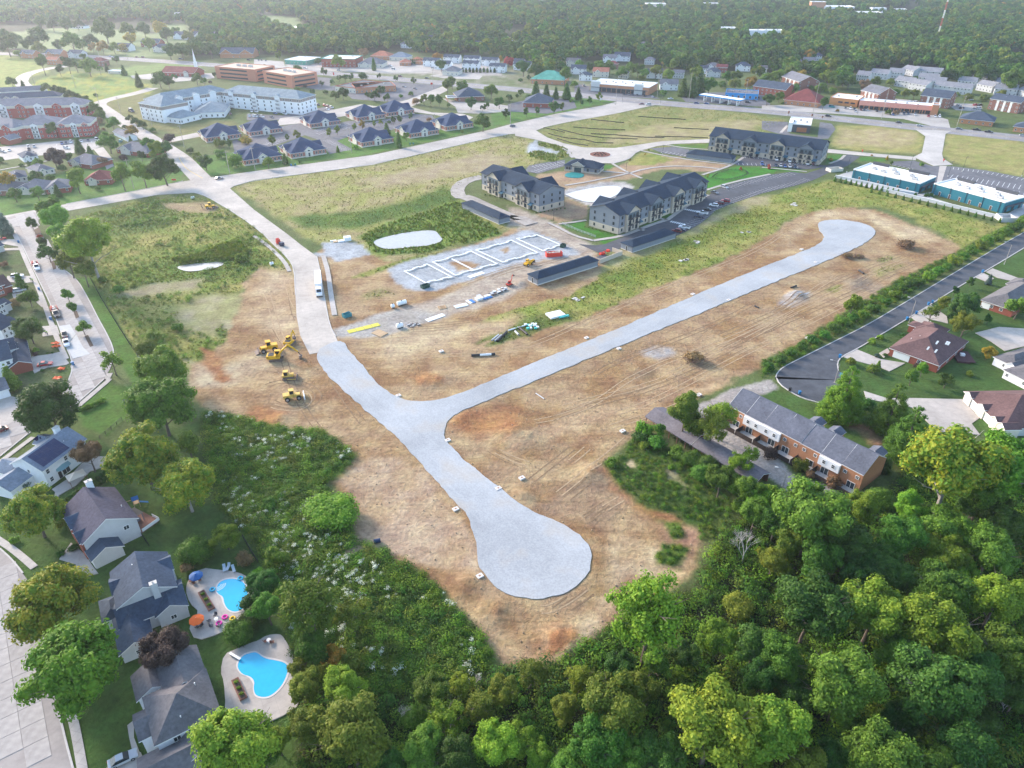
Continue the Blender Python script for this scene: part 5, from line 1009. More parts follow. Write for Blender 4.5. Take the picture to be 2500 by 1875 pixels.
# houses among the trees
HG=[  # crop column, x, y, width, roof, wall, label
 (2,800,530,110,GREYS,WHITE,'white house with steep grey roof in the trees beyond the strip mall'),(2,895,515,130,SLATE,WHITE,'white gabled house with bright roof plane beyond the strip mall'),(2,530,625,125,SLATE,WHITE,'white house with blue-grey roof behind the green-roofed bank'),(2,600,680,100,SLATE,WHITE,'low white house with slate roof near the strip mall end'),(2,715,650,130,TERR,CREAM,'cream house with terracotta roof behind the strip mall'),(2,1170,660,130,SLATE,WHITE,'white house with dark dormers behind the traffic lights'),(2,930,660,80,TAUPE,CREAM,'cream cottage behind the strip mall roof'),(2,1390,660,90,GREYS,LGREY,'grey house beside the tall power pole'),(2,1280,760,150,GREYS,WHITE,'long white shed beside the strip mall'),(2,265,365,100,SLATE,WHITE,'white house with dark roof alone in the wood'),(2,1675,600,100,GREYS,WHITE,'white two-storey house at the wood edge beside a brick one'),(2,1755,610,90,REDS_,REDB,'brick house with plum roof at the wood edge'),(2,1670,650,120,SLATE,LGREY,'grey house with hipped roof before the brick one'),(2,1920,600,120,SLATE,WHITE,'white house with white side wall and slate roof in the trees'),(2,2090,620,90,TAUPE,CREAM,'cream house with taupe roof in the trees behind the station'),(2,1610,620,70,NAVY,WHITE,'small white house with navy roof in the trees'),(2,40,560,90,NAVY,WHITE,'white house with navy roof beside the red maple hedge'),(2,490,560,110,TAUPE,CREAM,'house with taupe hipped roof under tall trees'),(2,840,580,80,REDS_,BRB,'small house with plum hipped roof under tall trees'),(2,1150,545,80,GREYS,LGREY,'grey house by the side lane in the trees'),(2,1100,410,80,GREYS,LGREY,'grey roofed house deep in the wood by the lane'),
 (3,235,560,100,GREYS,WHITE,'white house with grey roof at the clearing edge'),(3,345,550,95,GREYS,CREAM,'cream house with grey roof beside the white one at the clearing'),(3,420,510,80,SLATE,WHITE,'white house with slate roof behind the clearing houses'),
 (0,985,430,110,SLATE,WHITE,'white colonial house with slate roof and porch by the highway'),(0,1295,440,120,SLATE,CREAM,'cream colonial house with white columns by the highway'),(0,1195,395,150,SLATE,REDB,'brick house with wide slate roof among autumn trees'),(0,1465,330,130,SLATE,WHITE,'large white colonial building with portico at the golf course'),(0,1630,330,170,SLATE,WHITE,'long white colonial wing with tall white portico'),(0,180,490,110,GREYS,ORB,'brick house with grey roof by the yellow field'),(0,390,490,130,GREYS,ORB,'brick house with wide grey gable by the loop road'),(0,580,490,110,SLATE,LGREY,'grey house behind the round trees by the loop road'),(0,780,555,100,REDS_,BRB,'plum-roofed brick house beside the yellow-green tree'),(0,400,545,90,TERR,ORB,'orange-roofed small building by the loop road'),
 (1,1240,405,80,SLATE,WHITE,'white gabled house in the wood beyond the shops'),(1,1580,320,60,SLATE,WHITE,'small white house deep in the wood'),(1,1860,400,70,SLATE,LGREY,'grey house among trees behind the duplexes'),(1,2095,375,70,SLATE,WHITE,'white house with dark roof in the wood behind the red maple'),(1,1470,350,70,SLATE,LGREY,'grey roofed house in the wood clearing')]
for c,x,y,w,rm,wl_,lab in HG:
 sc_=mpp(k(c,0,x,y))*w/3.906
 simple('house',lab,'house',k(c,0,x,y),k(c,0,x+w,y+4),D=max(8,min(14,sc_*.7)),h=5.4,wall=wl_,roof='gable' if w%20 else 'hip',rm=rm,wf=4,floors=2,pitch=.6,gab=((.3,.28),)if w>95 else(),axis='x')
b=simple('school_house','brick building with twin slate gables beyond the highway','school',k(0,0,1860,490),k(0,0,2140,490),D=22,h=5,wall=ORB,roof='gable',rm=SLATE,wf=6,gab=((.2,.35),(.78,.35)))
simple('pavilion_shelter','open white golf shelter with grey roof on the fairway','shelter',k(0,0,600,240),k(0,0,705,243),D=14,h=3.5,wall=WHITE,rm=GREYS,wf=5,ww=3,wh=2)
simple('utility_shed','small white and tan shed on the lawn behind the field','shed',k(0,0,915,620),k(0,0,1020,625),D=8,h=3,wall=CREAM,roof='flat',rm=WROOF,wf=2)
# far flat roofs
for c,x,y,w,h_,wl_,lab in[(3,405,105,120,14,ORB,'red and white tall block far beyond the wood'),(3,525,108,250,6,WHITE,'long white roofed warehouse far beyond the wood'),(3,920,125,120,7,WHITE,'white warehouse far behind the tree belt'),(3,800,155,200,5,CREAM,'low cream warehouse in the far clearing'),(3,1100,130,110,6,WHITE,'white shed group beside the far warehouse'),(3,0,325,170,6,WHITE,'white flat-roofed store in the wood'),(2,1785,300,130,6,WHITE,'white flat roof showing through the far tree canopy'),(2,1985,325,160,6,WHITE,'wide white flat roof beside the smaller one in the canopy'),(2,1160,80,170,6,CREAM,'cream flat roof deep in the far wood'),(2,1700,15,160,8,WHITE,'white roof near the horizon'),(2,1990,20,140,8,ORB,'reddish roofed block near the horizon'),(2,1650,75,120,6,CREAM,'cream roof in the far wood below the horizon'),(0,1480,160,110,5,WHITE,'white roof among trees beyond the golf course')]:
 D_=mpp(k(c,0,x,y))*w/3.906*.6
 simple('warehouse',lab,'warehouse',k(c,0,x,y),k(c,0,x+w,y+1),D=max(12,min(60,D_)),h=h_+5,wall=wl_,roof='flat',rm=WROOF,wf=4,ww=3,wh=2,hv=2)
# ================================================================ VEGETATION
LEAF={'green':leafmat('leaf_green',(.065,.148,.016),(.122,.243,.024)),'dark':leafmat('leaf_dark',(.038,.095,.015),(.072,.156,.020)),'yellow':leafmat('leaf_yellow',(.135,.225,.02),(.235,.30,.025)),'olive':leafmat('leaf_olive',(.107,.165,.017),(.201,.243,.027)),
  'lime':leafmat('leaf_lime',(.107,.226,.017),(.201,.329,.024)),'orange':leafmat('leaf_orange',(.231,.190,.022),(.432,.243,.027)),'red':leafmat('leaf_red',(.300,.056,.033),(.456,.100,.044)),'purple':leafmat('leaf_purple',(.066,.044,.039),(.102,.069,.055)),
  'blue':leafmat('leaf_blue',(.073,.129,.101),(.132,.199,.155)),'maple':leafmat('leaf_maple',(.101,.190,.016),(.288,.277,.022)),'brown':leafmat('leaf_brown',(.190,.129,.061),(.293,.183,.081)),'white':leafmat('flower_white',(.504,.562,.396),(.744,.787,.594),.1),'straw':leafmat('grass_straw',(.300,.297,.068),(.440,.407,.120)),'grass':leafmat('grass_green',(.171,.242,.029),(.268,.322,.049))}
BARK=mat('bark',(.13,.105,.085),.95,3,.3);PBARK=mat('pale_bark',(.34,.31,.28),.95,3,.25)
def ico(c,r,rng):
 t=(1+5**.5)/2;v=np.array([(-1,t,0),(1,t,0),(-1,-t,0),(1,-t,0),(0,-1,t),(0,1,t),(0,-1,-t),(0,1,-t),(t,0,-1),(t,0,1),(-t,0,-1),(-t,0,1)])/math.sqrt(1+t*t)
 f=np.array([(0,11,5),(0,5,1),(0,1,7),(0,7,10),(0,10,11),(1,5,9),(5,11,4),(11,10,2),(10,7,6),(7,1,8),(3,9,4),(3,4,2),(3,2,6),(3,6,8),(3,8,9),(4,9,5),(2,4,11),(6,2,10),(8,6,7),(9,8,1)])
 return np.array(c)+v*r*rng.uniform(.8,1.1,(12,1)),f
def lobes_of(kind,rng,n):
 out=[]
 if kind in('round','oval','broad','sparse','tall'):
  rx,rz,cz={'round':(1,.95,1.28),'oval':(.86,1.2,1.6),'broad':(1,.85,1.75),'sparse':(1,1.0,1.6),'tall':(.85,1.35,2.1)}[kind]
  lr={'round':.25,'oval':.26,'broad':.25,'sparse':.19,'tall':.25}[kind]*(1.0 if n>40 else 1.35)
  nlimb=max(5,n//(6 if kind in('round','oval')else 8));var=.12 if kind in('round','oval')else.34
  for a in range(nlimb):  # boughs, each carrying a spray of leaf clumps
   zz=1-1.55*(a+.5)/nlimb;th=a*2.39996+rng.uniform(-.3,.3);rh=math.sqrt(max(0,1-zz*zz));ln=rng.uniform(1-var*1.6,1+var*.35)*.74
   e=np.array((rh*math.cos(th)*rx*ln,rh*math.sin(th)*rx*ln,cz+zz*rz*ln));sp=rng.uniform(.2,.34)
   for b_ in range(max(2,n//nlimb)):
    d=rng.normal(size=3)*np.array((1,1,.75));d/=np.linalg.norm(d);out.append((e+d*sp*rng.uniform(.35,1.15),lr*rng.uniform(.5,1.15)))
   if n>20:out.append((e*.5+np.array((0,0,cz*.5)),lr*1.2))
  return out,np.array((0,0,cz-.15))
 if kind=='pine':
  z=.55;i=0
  while z<3.3:
   R_=1.0*(1-(z-.3)/3.4)**.8+.08;m=max(3,int(9*R_))
   for j in range(m):
    a=2*math.pi*(j+rng.uniform(-.3,.3))/m+i;rr=R_*rng.uniform(.55,.8);out.append((np.array((math.cos(a)*rr,math.sin(a)*rr,z-.1*rr+rng.uniform(-.06,.06))),max(.1,R_*.33)*rng.uniform(.8,1.2)))
   z+=.3;i+=.7
  out.append((np.array((0,0,3.35)),.14));return out,np.array((0,0,1.4))
 if kind=='column':
  for z in np.arange(.5,4.6,.45):
   R_=1.0*(1-(z/5.2)**2.2)**.6
   for j in range(5):
    a=2*math.pi*j/5+z*2;out.append((np.array((math.cos(a)*R_*.5,math.sin(a)*R_*.5,z)),.5*R_+.12))
  out.append((np.array((0,0,4.9)),.25));return out,np.array((0,0,2))
 if kind=='cone':
  for z in np.arange(.35,3.0,.3):
   R_=1.0*(1-z/3.4)**.85
   for j in range(5):
    a=2*math.pi*j/5+z*2;out.append((np.array((math.cos(a)*R_*.55,math.sin(a)*R_*.55,z)),.42*R_+.08))
  out.append((np.array((0,0,3.15)),.16));return out,np.array((0,0,1))
 if kind=='bush':
  for i in range(n):
   d=rng.normal(size=3);d/=np.linalg.norm(d);d[2]=abs(d[2]);rad=rng.uniform(.3,.72);out.append((np.array((d[0]*rad,d[1]*rad,.42+d[2]*rad*.7)),rng.uniform(.28,.44)))
  return out,np.array((0,0,.1))
def crown_mesh(name,kind,seed,nl,leaf_n,leaf,core=.8,m=None):
 rng=np.random.default_rng(seed);lobes,ctr=lobes_of(kind,rng,nl)
 V=[];Q=[];T=[];off=0
 w=np.array([r*r for _,r in lobes]);w/=w.sum();cnt=rng.multinomial(leaf_n,w)
 P=[];N=[]
 for(c,r),n in zip(lobes,cnt):
  if n==0:continue
  d=rng.normal(size=(int(n*1.9)+4,3));d/=np.linalg.norm(d,axis=1)[:,None]
  o=c-ctr;o=o/(np.linalg.norm(o)+1e-6);dt=d@o
  d=d[(dt>-.25)|(rng.uniform(size=len(d))<.12)][:n]
  rad=r*rng.uniform(.7,1.25,(len(d),1));P.append(c+d*rad*np.array((1,1,.9)))
  nn=d*.7+o*.35+np.array((0,0,.35))+rng.normal(size=d.shape)*.5;N.append(nn/np.linalg.norm(nn,axis=1)[:,None])
 P=np.concatenate(P);N=np.concatenate(N);M=len(P)
 t=np.cross(N,rng.normal(size=(M,3)));t/=np.linalg.norm(t,axis=1)[:,None];b_=np.cross(N,t);s=leaf*rng.uniform(.6,1.35,(M,1))
 v=np.stack([P-t*s,P-b_*s*.62+N*s*.12,P+t*s,P+b_*s*.62+N*s*.12],1).reshape(-1,3)
 q=np.arange(M*4).reshape(-1,4);allv=[v];allt=[np.stack([q[:,0],q[:,1],q[:,2]],1),np.stack([q[:,0],q[:,2],q[:,3]],1)];off=len(v)
 if core:
  for c,r in lobes:
   cv,cf=ico(c,r*core,rng);allv.append(cv);allt.append(cf+off);off+=12
 return npmesh(name,np.concatenate(allv),np.concatenate(allt),m or LEAF['green'],nper=3)
def trunk_mesh(name,kind,seed,m=BARK):
 rng=random.Random(seed);b=MB();top={'round':1.2,'oval':1.6,'broad':1.9,'sparse':1.7,'tall':2.3,'pine':3.2,'column':2,'cone':2.6,'bush':.4}[kind];r0={'pine':.05,'bush':.05,'column':.12,'cone':.06}.get(kind,.052)
 lean=Vector((rng.uniform(-.06,.06),rng.uniform(-.06,.06),0));pts=[Vector((0,0,-.12))]+[Vector((0,0,top*f))+lean*f*2+Vector((rng.uniform(-.02,.02),rng.uniform(-.02,.02),0))for f in(.25,.5,.75,1)]
 b.tube(pts,[r0*1.3,r0,r0*.8,r0*.55,r0*.2],7)
 if kind in('round','oval','broad','sparse','tall'):
  for i in range(8 if kind=='sparse' else 6):
   f=.35+.55*i/6;p=Vector((0,0,top*f))+lean*f*2;a=i*2.4+rng.uniform(-.4,.4);L=rng.uniform(.55,.85)
   e=p+Vector((math.cos(a)*L,math.sin(a)*L,.25+.35*L));mid=p.lerp(e,.5)+Vector((0,0,.06));b.tube([p,mid,e],[r0*.45,r0*.3,r0*.1],5)
   for j in range(2):e2=e+Vector((math.cos(a+(j-.5))*.25,math.sin(a+(j-.5))*.25,.2));b.tube([mid.lerp(e,.6),e2],[r0*.2,r0*.05],4)
 return b.mesh(name,m)
def bare_mesh(name,seed,depth=6):
 rng=random.Random(seed);b=MB()
 def grow(p,d,L,r,n):
  e=p+d*L;b.tube([p,p.lerp(e,.5)+Vector((rng.uniform(-.03,.03),rng.uniform(-.03,.03),0)),e],[r,r*.82,r*.62],4 if n<depth else 6,cap=False)
  if n==0:return
  for i in range(3 if n>1 else 2):
   a=rng.uniform(0,6.28);q=Vector((math.cos(a),math.sin(a),rng.uniform(.1,.9))).normalized();nd=(d*.8+q*.5).normalized();grow(p.lerp(e,rng.uniform(.55,1)),nd,L*rng.uniform(.6,.82),r*.58,n-1)
 grow(Vector((0,0,-.1)),Vector((0,0,1)),.62,.032,depth);return b.mesh(name,mat('dead_wood',(.46,.43,.41),.95,3,.2))
PROTO={}
def protos(kind,lod):
 key=(kind,lod)
 if key in PROTO:return PROTO[key]
 n={0:3 if kind in('round','broad','tall')else 2,1:2,2:2}[lod]
 if kind=='pine' or kind=='cone' or kind=='column':n=1
 ln,ls,nl={0:(12500,.043,90),1:(2000,.095,32),2:(420,.19,16)}[lod]
 if kind=='broad' or kind=='tall':ln=int(ln*1.3);nl=int(nl*1.25)
 if kind=='sparse':ln=int(ln*.55);ls*=.9
 if kind=='bush':nl=int(nl*.5);ln=int(ln*.5)
 if kind=='pine':ln=int(ln*1.2);ls*=.8
 L=[]
 for i in range(n):
  sd=hash((len(kind),ord(kind[0]),ord(kind[-1]),lod,i))&0xffff
  L.append((crown_mesh('crown',kind,sd,nl,ln,ls,.45 if kind=='sparse' else.78),trunk_mesh('trunk',kind,sd)))
 PROTO[key]=L;return L
CZ={'round':1.2,'oval':1.55,'broad':1.7,'sparse':1.55,'tall':2.0,'pine':1.5,'column':2.4,'cone':1.4,'bush':.5}
BUILTP=[]
def tree(p,rpx,kind,leaf,label,group=None,cat='tree',hs=1.0,name=None,bark=None):
 z=5
 for _ in range(3):R_=rpx*mpp(p,z);z=CZ[kind]*R_*hs
 w=g(p,z);lod=0 if rpx>26 else 1 if rpx>9 else 2
 cm,tm=random.choice(protos(kind,lod))
 name=name or{'bush':'shrub','pine':'pine_tree','column':'arborvitae','cone':'conifer'}.get(kind,'broadleaf_tree')
 t=thing(name,label,cat,(w.x,w.y,ht(w.x,w.y)),random.uniform(0,6.28),group);t.scale=(R_,R_,R_*hs)
 c=inst('crown',cm,t);c.material_slots[0].link='OBJECT';c.material_slots[0].material=LEAF[leaf]
 tr=inst('trunk',tm,t)
 if bark:tr.material_slots[0].link='OBJECT';tr.material_slots[0].material=bark
 return t
DESC={'green':'mid green','dark':'dark green','yellow':'yellow-green','olive':'olive green','lime':'bright green','orange':'orange-tinted','red':'red','purple':'dark purple','blue':'blue-green','maple':'green and gold','brown':'brownish'}
FORM={'round':'round-crowned tree','oval':'oval street tree','broad':'broad spreading tree','sparse':'open airy tree','tall':'tall tree','pine':'pine','column':'arborvitae','cone':'small conifer','bush':'shrub'}
def trees(c,r,ctx,rows,cat='tree'):
 for x,y,rad,kind,leaf in rows:tree(k(c,r,x,y),rad/3.906,kind,leaf,f'{DESC[leaf]} {FORM[kind]} {ctx}',f'{DESC[leaf]} {FORM[kind]}s {ctx}','shrub' if kind=='bush' else cat)
def one(c,r,x,y,rad,kind,leaf,label,**kw):return tree(k(c,r,x,y),rad/3.906,kind,leaf,label,**kw)
# short names for crown forms and leaf colours
BR,RN,BU,DK,GN,OL,LI,YE,OV,TA,SP,CN,OG,BN,PU,BL,CM,MA,RE,PI_=['broad','round','bush','dark','green','olive','lime','yellow','oval','tall','sparse','cone','orange','brown','purple','blue','column','maple','red','pine']
ctx='in the dense wood beyond the turning circle'
trees(3,3,ctx,[(950,330,270,BR,YE),(1500,520,300,BR,LI),(420,300,300,BR,DK),(700,950,330,BR,GN),(1420,950,320,BR,DK),(1050,1560,300,BR,GN),(130,1330,290,BR,YE),(160,760,200,BR,GN),(1500,130,220,BR,GN),(2000,230,240,BR,LI),(2060,700,240,BR,GN),(1820,860,220,BR,DK),(1700,1480,250,BR,DK),(600,1560,160,BR,DK),(380,1680,200,BR,OL),(800,60,160,BR,DK),(1150,60,160,BR,DK),(1180,700,200,BR,GN),(1500,1700,220,BR,GN),(300,1050,150,BR,DK),(2150,1050,170,BR,DK),(1150,1250,170,BR,DK),(1880,1250,150,BU,DK)])
trees(3,2,ctx,[(430,1150,300,BR,GN),(820,1130,150,TA,LI),(60,990,90,TA,LI),(155,1010,70,TA,LI),(1240,1130,140,TA,LI),(1560,1290,200,BR,GN),(720,1380,210,BR,DK),(1190,1350,210,BR,GN),(500,1540,190,BR,GN),(1550,1500,190,BR,LI),(1650,1640,150,BR,LI),(1400,1600,100,TA,LI),(1930,1480,210,BR,GN),(1000,1560,170,BR,DK),(850,1640,170,BR,DK),(100,1560,130,BR,YE),(2110,1300,200,BR,DK),(1960,1150,170,BR,DK),(1000,1030,130,BU,GN),(120,1230,150,BR,GN),(1780,1100,130,BR,DK),(250,1400,150,BR,OL)])
one(3,2,1640,760,370,BR,MA,'huge gold-green sycamore with pale limbs beside the broad concrete apron',bark=PBARK);one(3,2,2080,780,330,BR,LI,'large green sycamore beside the gold-green one',bark=PBARK);trees(3,2,ctx,[(1880,980,200,BR,GN)])
trees(2,3,ctx,[(1720,1290,360,BR,YE),(900,1130,260,BR,OL),(760,1440,230,BR,GN),(1760,560,160,BR,LI),(600,900,140,SP,YE),(200,850,150,SP,OL),(90,1430,150,BR,LI),(2070,1500,190,SP,YE),(1120,1000,170,BR,OL),(1050,1620,180,BR,GN),(260,1560,130,BR,LI),(1280,1560,200,BR,DK),(1500,700,130,BR,DK),(2080,620,180,BR,DK),(1950,300,150,BU,OL),(2150,900,160,BR,DK),(480,1150,130,BR,OL),(500,1650,160,BR,GN),(1250,760,130,BR,GN),(950,800,130,BR,DK)])
one(2,3,1190,400,370,SP,LI,'tall bright green tree standing over the edge of the turning circle soil',hs=1.15)
trees(1,3,ctx,[(830,1350,320,BR,OL),(760,1000,180,BR,LI),(440,960,150,BR,OL),(200,1420,130,BR,YE),(60,1520,160,BR,GN),(1600,1250,180,SP,LI),(2050,1450,190,BR,LI),(1420,1500,180,BR,GN),(1700,1560,190,BR,DK),(1900,1150,150,SP,OL),(450,1300,170,BR,OL),(1150,1640,160,BR,DK),(2100,1000,130,BR,OL),(1500,1010,150,BR,OL),(1350,1230,130,BU,GN),(1750,960,110,SP,YE)])
one(1,3,470,290,280,SP,OL,'big open olive tree with forked trunk above the brush');one(1,3,820,350,170,SP,OL,'slim airy tree with bare trunk in the flowering brush')
one(1,3,680,720,100,BR,OG,'rusty orange small tree beside the pool terrace');trees(1,3,'between the pools and the flowering brush',[(480,640,160,BR,GN),(110,300,130,BR,GN),(60,110,130,BR,DK),(820,800,90,BR,OL),(350,820,90,BR,OL),(620,850,100,BU,OL)])
trees(0,3,'between the pools and the flowering brush',[(2000,510,140,BU,GN),(2120,400,120,BU,DK),(2110,260,90,BU,DK)])
one(0,3,430,270,330,RN,MA,'large green and gold maple by the slab front street next to the stepped-roof house');one(0,3,610,830,360,RN,LI,'large fresh green maple by the front street before the taupe-roofed house');one(0,3,1390,650,190,BR,PU,'dark purple-leaved tree between the two poolside houses')
one(0,3,2000,1480,330,BR,YE,'yellow-green feathery tree beside the taupe-roofed house wall')
one(0,2,400,285,235,RN,DK,'broad dark green tree by the street bend above the solar-panel house');one(0,2,1350,250,250,RN,GN,'big rounded green tree at the meadow end of the yards');one(0,2,1200,700,265,RN,MA,'big green maple behind the arborvitae hedge');one(0,2,1560,930,225,RN,MA,'gold-topped maple with bare pale trunk on the back lawn',bark=PBARK)
one(0,2,285,1160,215,RN,MA,'orange-crowned maple by the plum-roofed house front');one(0,2,1905,1350,120,RN,LI,'small bright tree by the back fence');one(0,2,1640,1470,160,BU,GN,'wide low green tree behind the pool fence',cat='tree');one(0,2,2060,1540,85,BU,BN,'reddish brown shrub beside the sun loungers',cat='shrub');one(0,2,1590,570,95,OV,OL,'narrow olive tree between the big maple and the brush');one(0,2,740,640,120,BR,BN,'brownish ornamental tree on the patio of the solar-panel house');one(0,2,170,910,95,BU,BL,'blue-green spreading shrub at the solar-panel house corner',cat='shrub');one(0,2,530,1210,80,BU,OL,'olive shrub by the plum-roofed porch',cat='shrub');one(0,2,1130,210,80,OV,BL,'blue-green slim tree on the lawn edge')
trees(0,2,'in the front beds of the plum-roofed house',[(620,1440,50,BU,DK),(510,1490,42,BU,DK),(120,1380,45,BU,LI)]);one(0,2,1560,1610,60,BU,BN,'flowering shrub by the blue parasol',cat='shrub');one(0,2,270,140,50,BU,PU,'purple shrub at the street bend',cat='shrub')
for i in range(7):one(0,2,690+i*28,275-i*13,34,'bush','lime','clump of the grass hedge along the curving street',group='grass hedge clumps',cat='shrub')
for i in range(15):one(0,2,520+i*28,1085-i*19.5,30,'column','dark','tall clipped arborvitae in the hedge behind the plum-roofed house',group='arborvitae hedge',cat='arborvitae',hs=.62)
one(0,1,1370,1530,190,RN,YE,'round yellow-green tree at the soil edge of the meadow');one(0,1,1185,1480,42,CN,BL,'small blue spruce on the left lawn edge');one(0,1,940,1450,95,SP,YE,'half-bare yellow tree on the lawn at the street bend')
one(0,1,740,470,215,TA,YE,'huge old sycamore with white limbs beside the slab street',bark=PBARK,hs=.8)
trees(0,1,'in the row between the slab street and the meadow',[(400,170,100,BR,GN),(450,250,105,BR,LI),(510,370,90,BR,LI),(540,460,90,BR,LI),(570,600,100,BR,OL),(700,690,90,BR,OL)])
trees(0,1,'in the planted median of the slab street',[(265,295,46,OV,DK),(360,460,46,OV,DK),(398,545,74,RN,DK),(565,895,48,OV,GN),(613,1005,46,OV,GN),(698,1175,58,RN,GN)])
one(0,1,240,920,72,RN,GN,'young front-yard tree by the long driveway');one(0,1,240,1190,112,RN,DK,'dense round yard tree by the white houses');one(0,1,165,790,52,CN,GN,'conical evergreen beside the white parked car');one(0,1,30,300,65,CN,BL,'blue spruce at the street corner');one(0,1,80,1600,75,CN,GN,'tall green cone beside the brick garage');one(0,1,130,960,55,BU,BN,'brown shrub by the navy-roofed house',cat='shrub');one(0,1,30,640,40,BU,BN,'brown shrub by the loop drive',cat='shrub');one(0,1,330,405,30,BU,RE,'red shrub in the street median',cat='shrub')
trees(0,1,'in the stone beds of the corner yard',[(300,1365,35,BU,YE),(290,1400,28,BU,PU),(355,1530,20,BU,DK),(440,1385,16,BU,DK),(400,1390,14,BU,DK)])
trees(0,1,'under the meadow trees',[(860,770,45,BU,GN),(1000,860,60,BU,GN),(1290,1250,60,BU,OL),(1500,1170,60,BU,LI),(2030,590,55,BU,LI),(1230,1350,110,BU,OL)])
one(1,2,640,1130,250,BU,LI,'low dome of bright willow scrub at the foot of the bare slope',cat='shrub',hs=.62);one(1,2,185,1520,95,RN,YE,'small yellow-green round tree in the flowering brush');trees(1,2,'in the flowering brush',[(120,1080,80,BU,GN),(30,1650,60,BU,LI),(680,1450,55,BU,YE),(480,1560,70,BU,OL),(90,640,40,BU,YE)])
trees(2,2,'beside the carports',[(1490,300,150,TA,OL),(1730,420,165,SP,OL),(1790,330,150,SP,LI),(1280,440,60,TA,GN),(1560,420,100,TA,OL)])
trees(2,2,'in the thicket below the carports',[(1150,440,90,BU,LI),(1120,510,80,BU,DK),(1240,560,90,BU,GN),(1420,640,80,BU,GN),(1560,700,110,BU,GN),(1680,740,110,BU,DK),(1640,820,110,BU,GN),(1800,850,130,BR,GN),(1950,720,110,SP,LI),(2050,660,80,SP,YE),(1900,900,110,BU,GN),(2050,960,130,BR,GN),(2130,1050,120,BR,LI),(2080,1150,140,BR,GN),(1160,580,55,BU,YE),(1380,760,35,BU,LI),(2000,1080,110,BU,GN)])
one(2,2,870,720,60,BU,LI,'bright shrub at the tip of the green slope',cat='shrub')
for x,y,s_,c,r,lab in[(2010,1420,190,2,2,'leafless grey tree standing at the wood edge'),(1240,1200,120,1,3,'small bleached dead tree in the thicket'),(2070,1120,110,3,3,'bare grey top above the yellowing tree at the wood'),(1870,900,90,1,3,'grey dead branches beside the yellow sapling'),(770,870,70,2,3,'bleached dead crown among yellow trees'),(880,1530,60,0,1,'bare grey half of the leaning lawn tree')]:
 z=4
 for _ in range(2):R_=s_/3.906*mpp(k(c,r,x,y),z);z=R_*1.1
 w=g(k(c,r,x,y),z);t=thing('dead_tree',lab,'tree',(w.x,w.y,ht(w.x,w.y)),1.0*s_);t.scale=(R_,)*3;inst('branches',bare_mesh('branches',s_),t)
# pines and yard planting in the east
one(3,2,700,160,185,PI_,LI,'bright green pine at the turning end of the asphalt street',hs=.8);one(3,2,1110,290,165,PI_,GN,'middle pine of three beside the broad apron',hs=.85);one(3,2,1250,500,190,PI_,GN,'lowest pine of three beside the townhouse end',hs=.8);one(3,2,900,240,90,BU,DK,'dark shrub between the pines',cat='shrub');one(3,2,1055,750,45,CM,DK,'narrow evergreen at the townhouse end wall',hs=.7)
trees(3,2,'in the patio beds of the townhouses',[(80,640,75,BU,PU),(330,750,85,BU,OL),(610,890,80,BU,BN),(400,820,50,BU,BN)])
trees(3,1,'in the yards east of the asphalt street',[(1740,980,105,RN,DK),(1640,1050,88,RN,DK),(1530,970,58,OV,OL),(1440,1040,75,SP,OL),(1720,1140,105,BR,OL),(2170,1000,95,RN,GN),(1910,1100,34,OV,DK),(1360,1520,50,OV,LI),(1270,1585,58,OV,GN),(1560,1620,62,RN,DK),(940,1530,62,BU,OL),(750,1465,50,BU,OL),(930,1290,42,BU,LI),(1000,1255,34,BU,LI),(1630,860,34,OV,DK),(1762,790,32,OV,DK),(1755,1565,36,BU,OL),(1200,1250,40,BU,DK),(1040,1400,24,BU,DK),(1310,1500,36,BU,PU)])
one(3,1,1910,1385,58,RN,OG,'small orange-red maple by the timber deck');one(3,1,1922,770,30,CN,BL,'tiny blue spruce in the round bed');one(3,1,1632,942,34,BU,BL,'round blue spruce shrub by the driveway',cat='shrub');one(3,1,975,1410,30,BU,BL,'low blue juniper beside the garage',cat='shrub');one(3,1,985,1490,28,CN,GN,'narrow cone by the driveway edge')
for x,y,rad,lf in[(60,1500,55,'green'),(160,1440,62,'dark'),(250,1385,55,'green'),(340,1330,55,'green'),(430,1280,58,'dark'),(520,1235,60,'green'),(610,1180,66,'dark'),(690,1115,66,'green'),(770,1080,60,'green'),(860,1060,60,'lime'),(950,1010,60,'green'),(1050,950,55,'green'),(1130,890,58,'lime'),(1180,850,55,'green'),(1250,795,60,'dark'),(1330,785,55,'green'),(1410,745,60,'lime'),(1500,700,62,'green'),(1560,665,50,'green'),(1700,570,58,'lime'),(1770,525,60,'green'),(1860,480,65,'olive'),(1910,440,62,'green'),(1990,400,66,'green'),(2070,365,60,'green'),(2140,330,62,'dark'),(2210,285,66,'green'),(2280,250,66,'green')]:
 one(3,1,x,y,rad,'bush',lf,f'{DESC[lf]} shrub in the overgrown hedge along the asphalt street',group=f'{DESC[lf]} hedge shrubs along the asphalt street',cat='shrub')
one(3,1,770,985,85,OV,LI,'tree rising from the hedge beside the street lamp');one(3,1,1630,610,70,BU,YE,'bright yellow shrub in the hedge along the asphalt street',cat='shrub')
# arborvitae before the teal stores
for i in range(30):
 t=i/29;p=k(3,0,620+640*min(t*2,1),1510+130*min(t*2,1))if t<.42 else k(3,1,870+(2010-870)*(t-.42)/.58,0+268*(t-.42)/.58)
 tree(p,3.6,'cone','green','small clipped conifer in the row along the white wall behind the teal stores','conifer row behind the teal stores','conifer')
for i in range(12):tree(k(3,0,1290+i*4 if i<4 else 1378+(i-4)*9,1640+(i%3)*3),2.6,'cone','dark','small conifer in the corner between the teal stores','conifers between the teal stores','conifer')
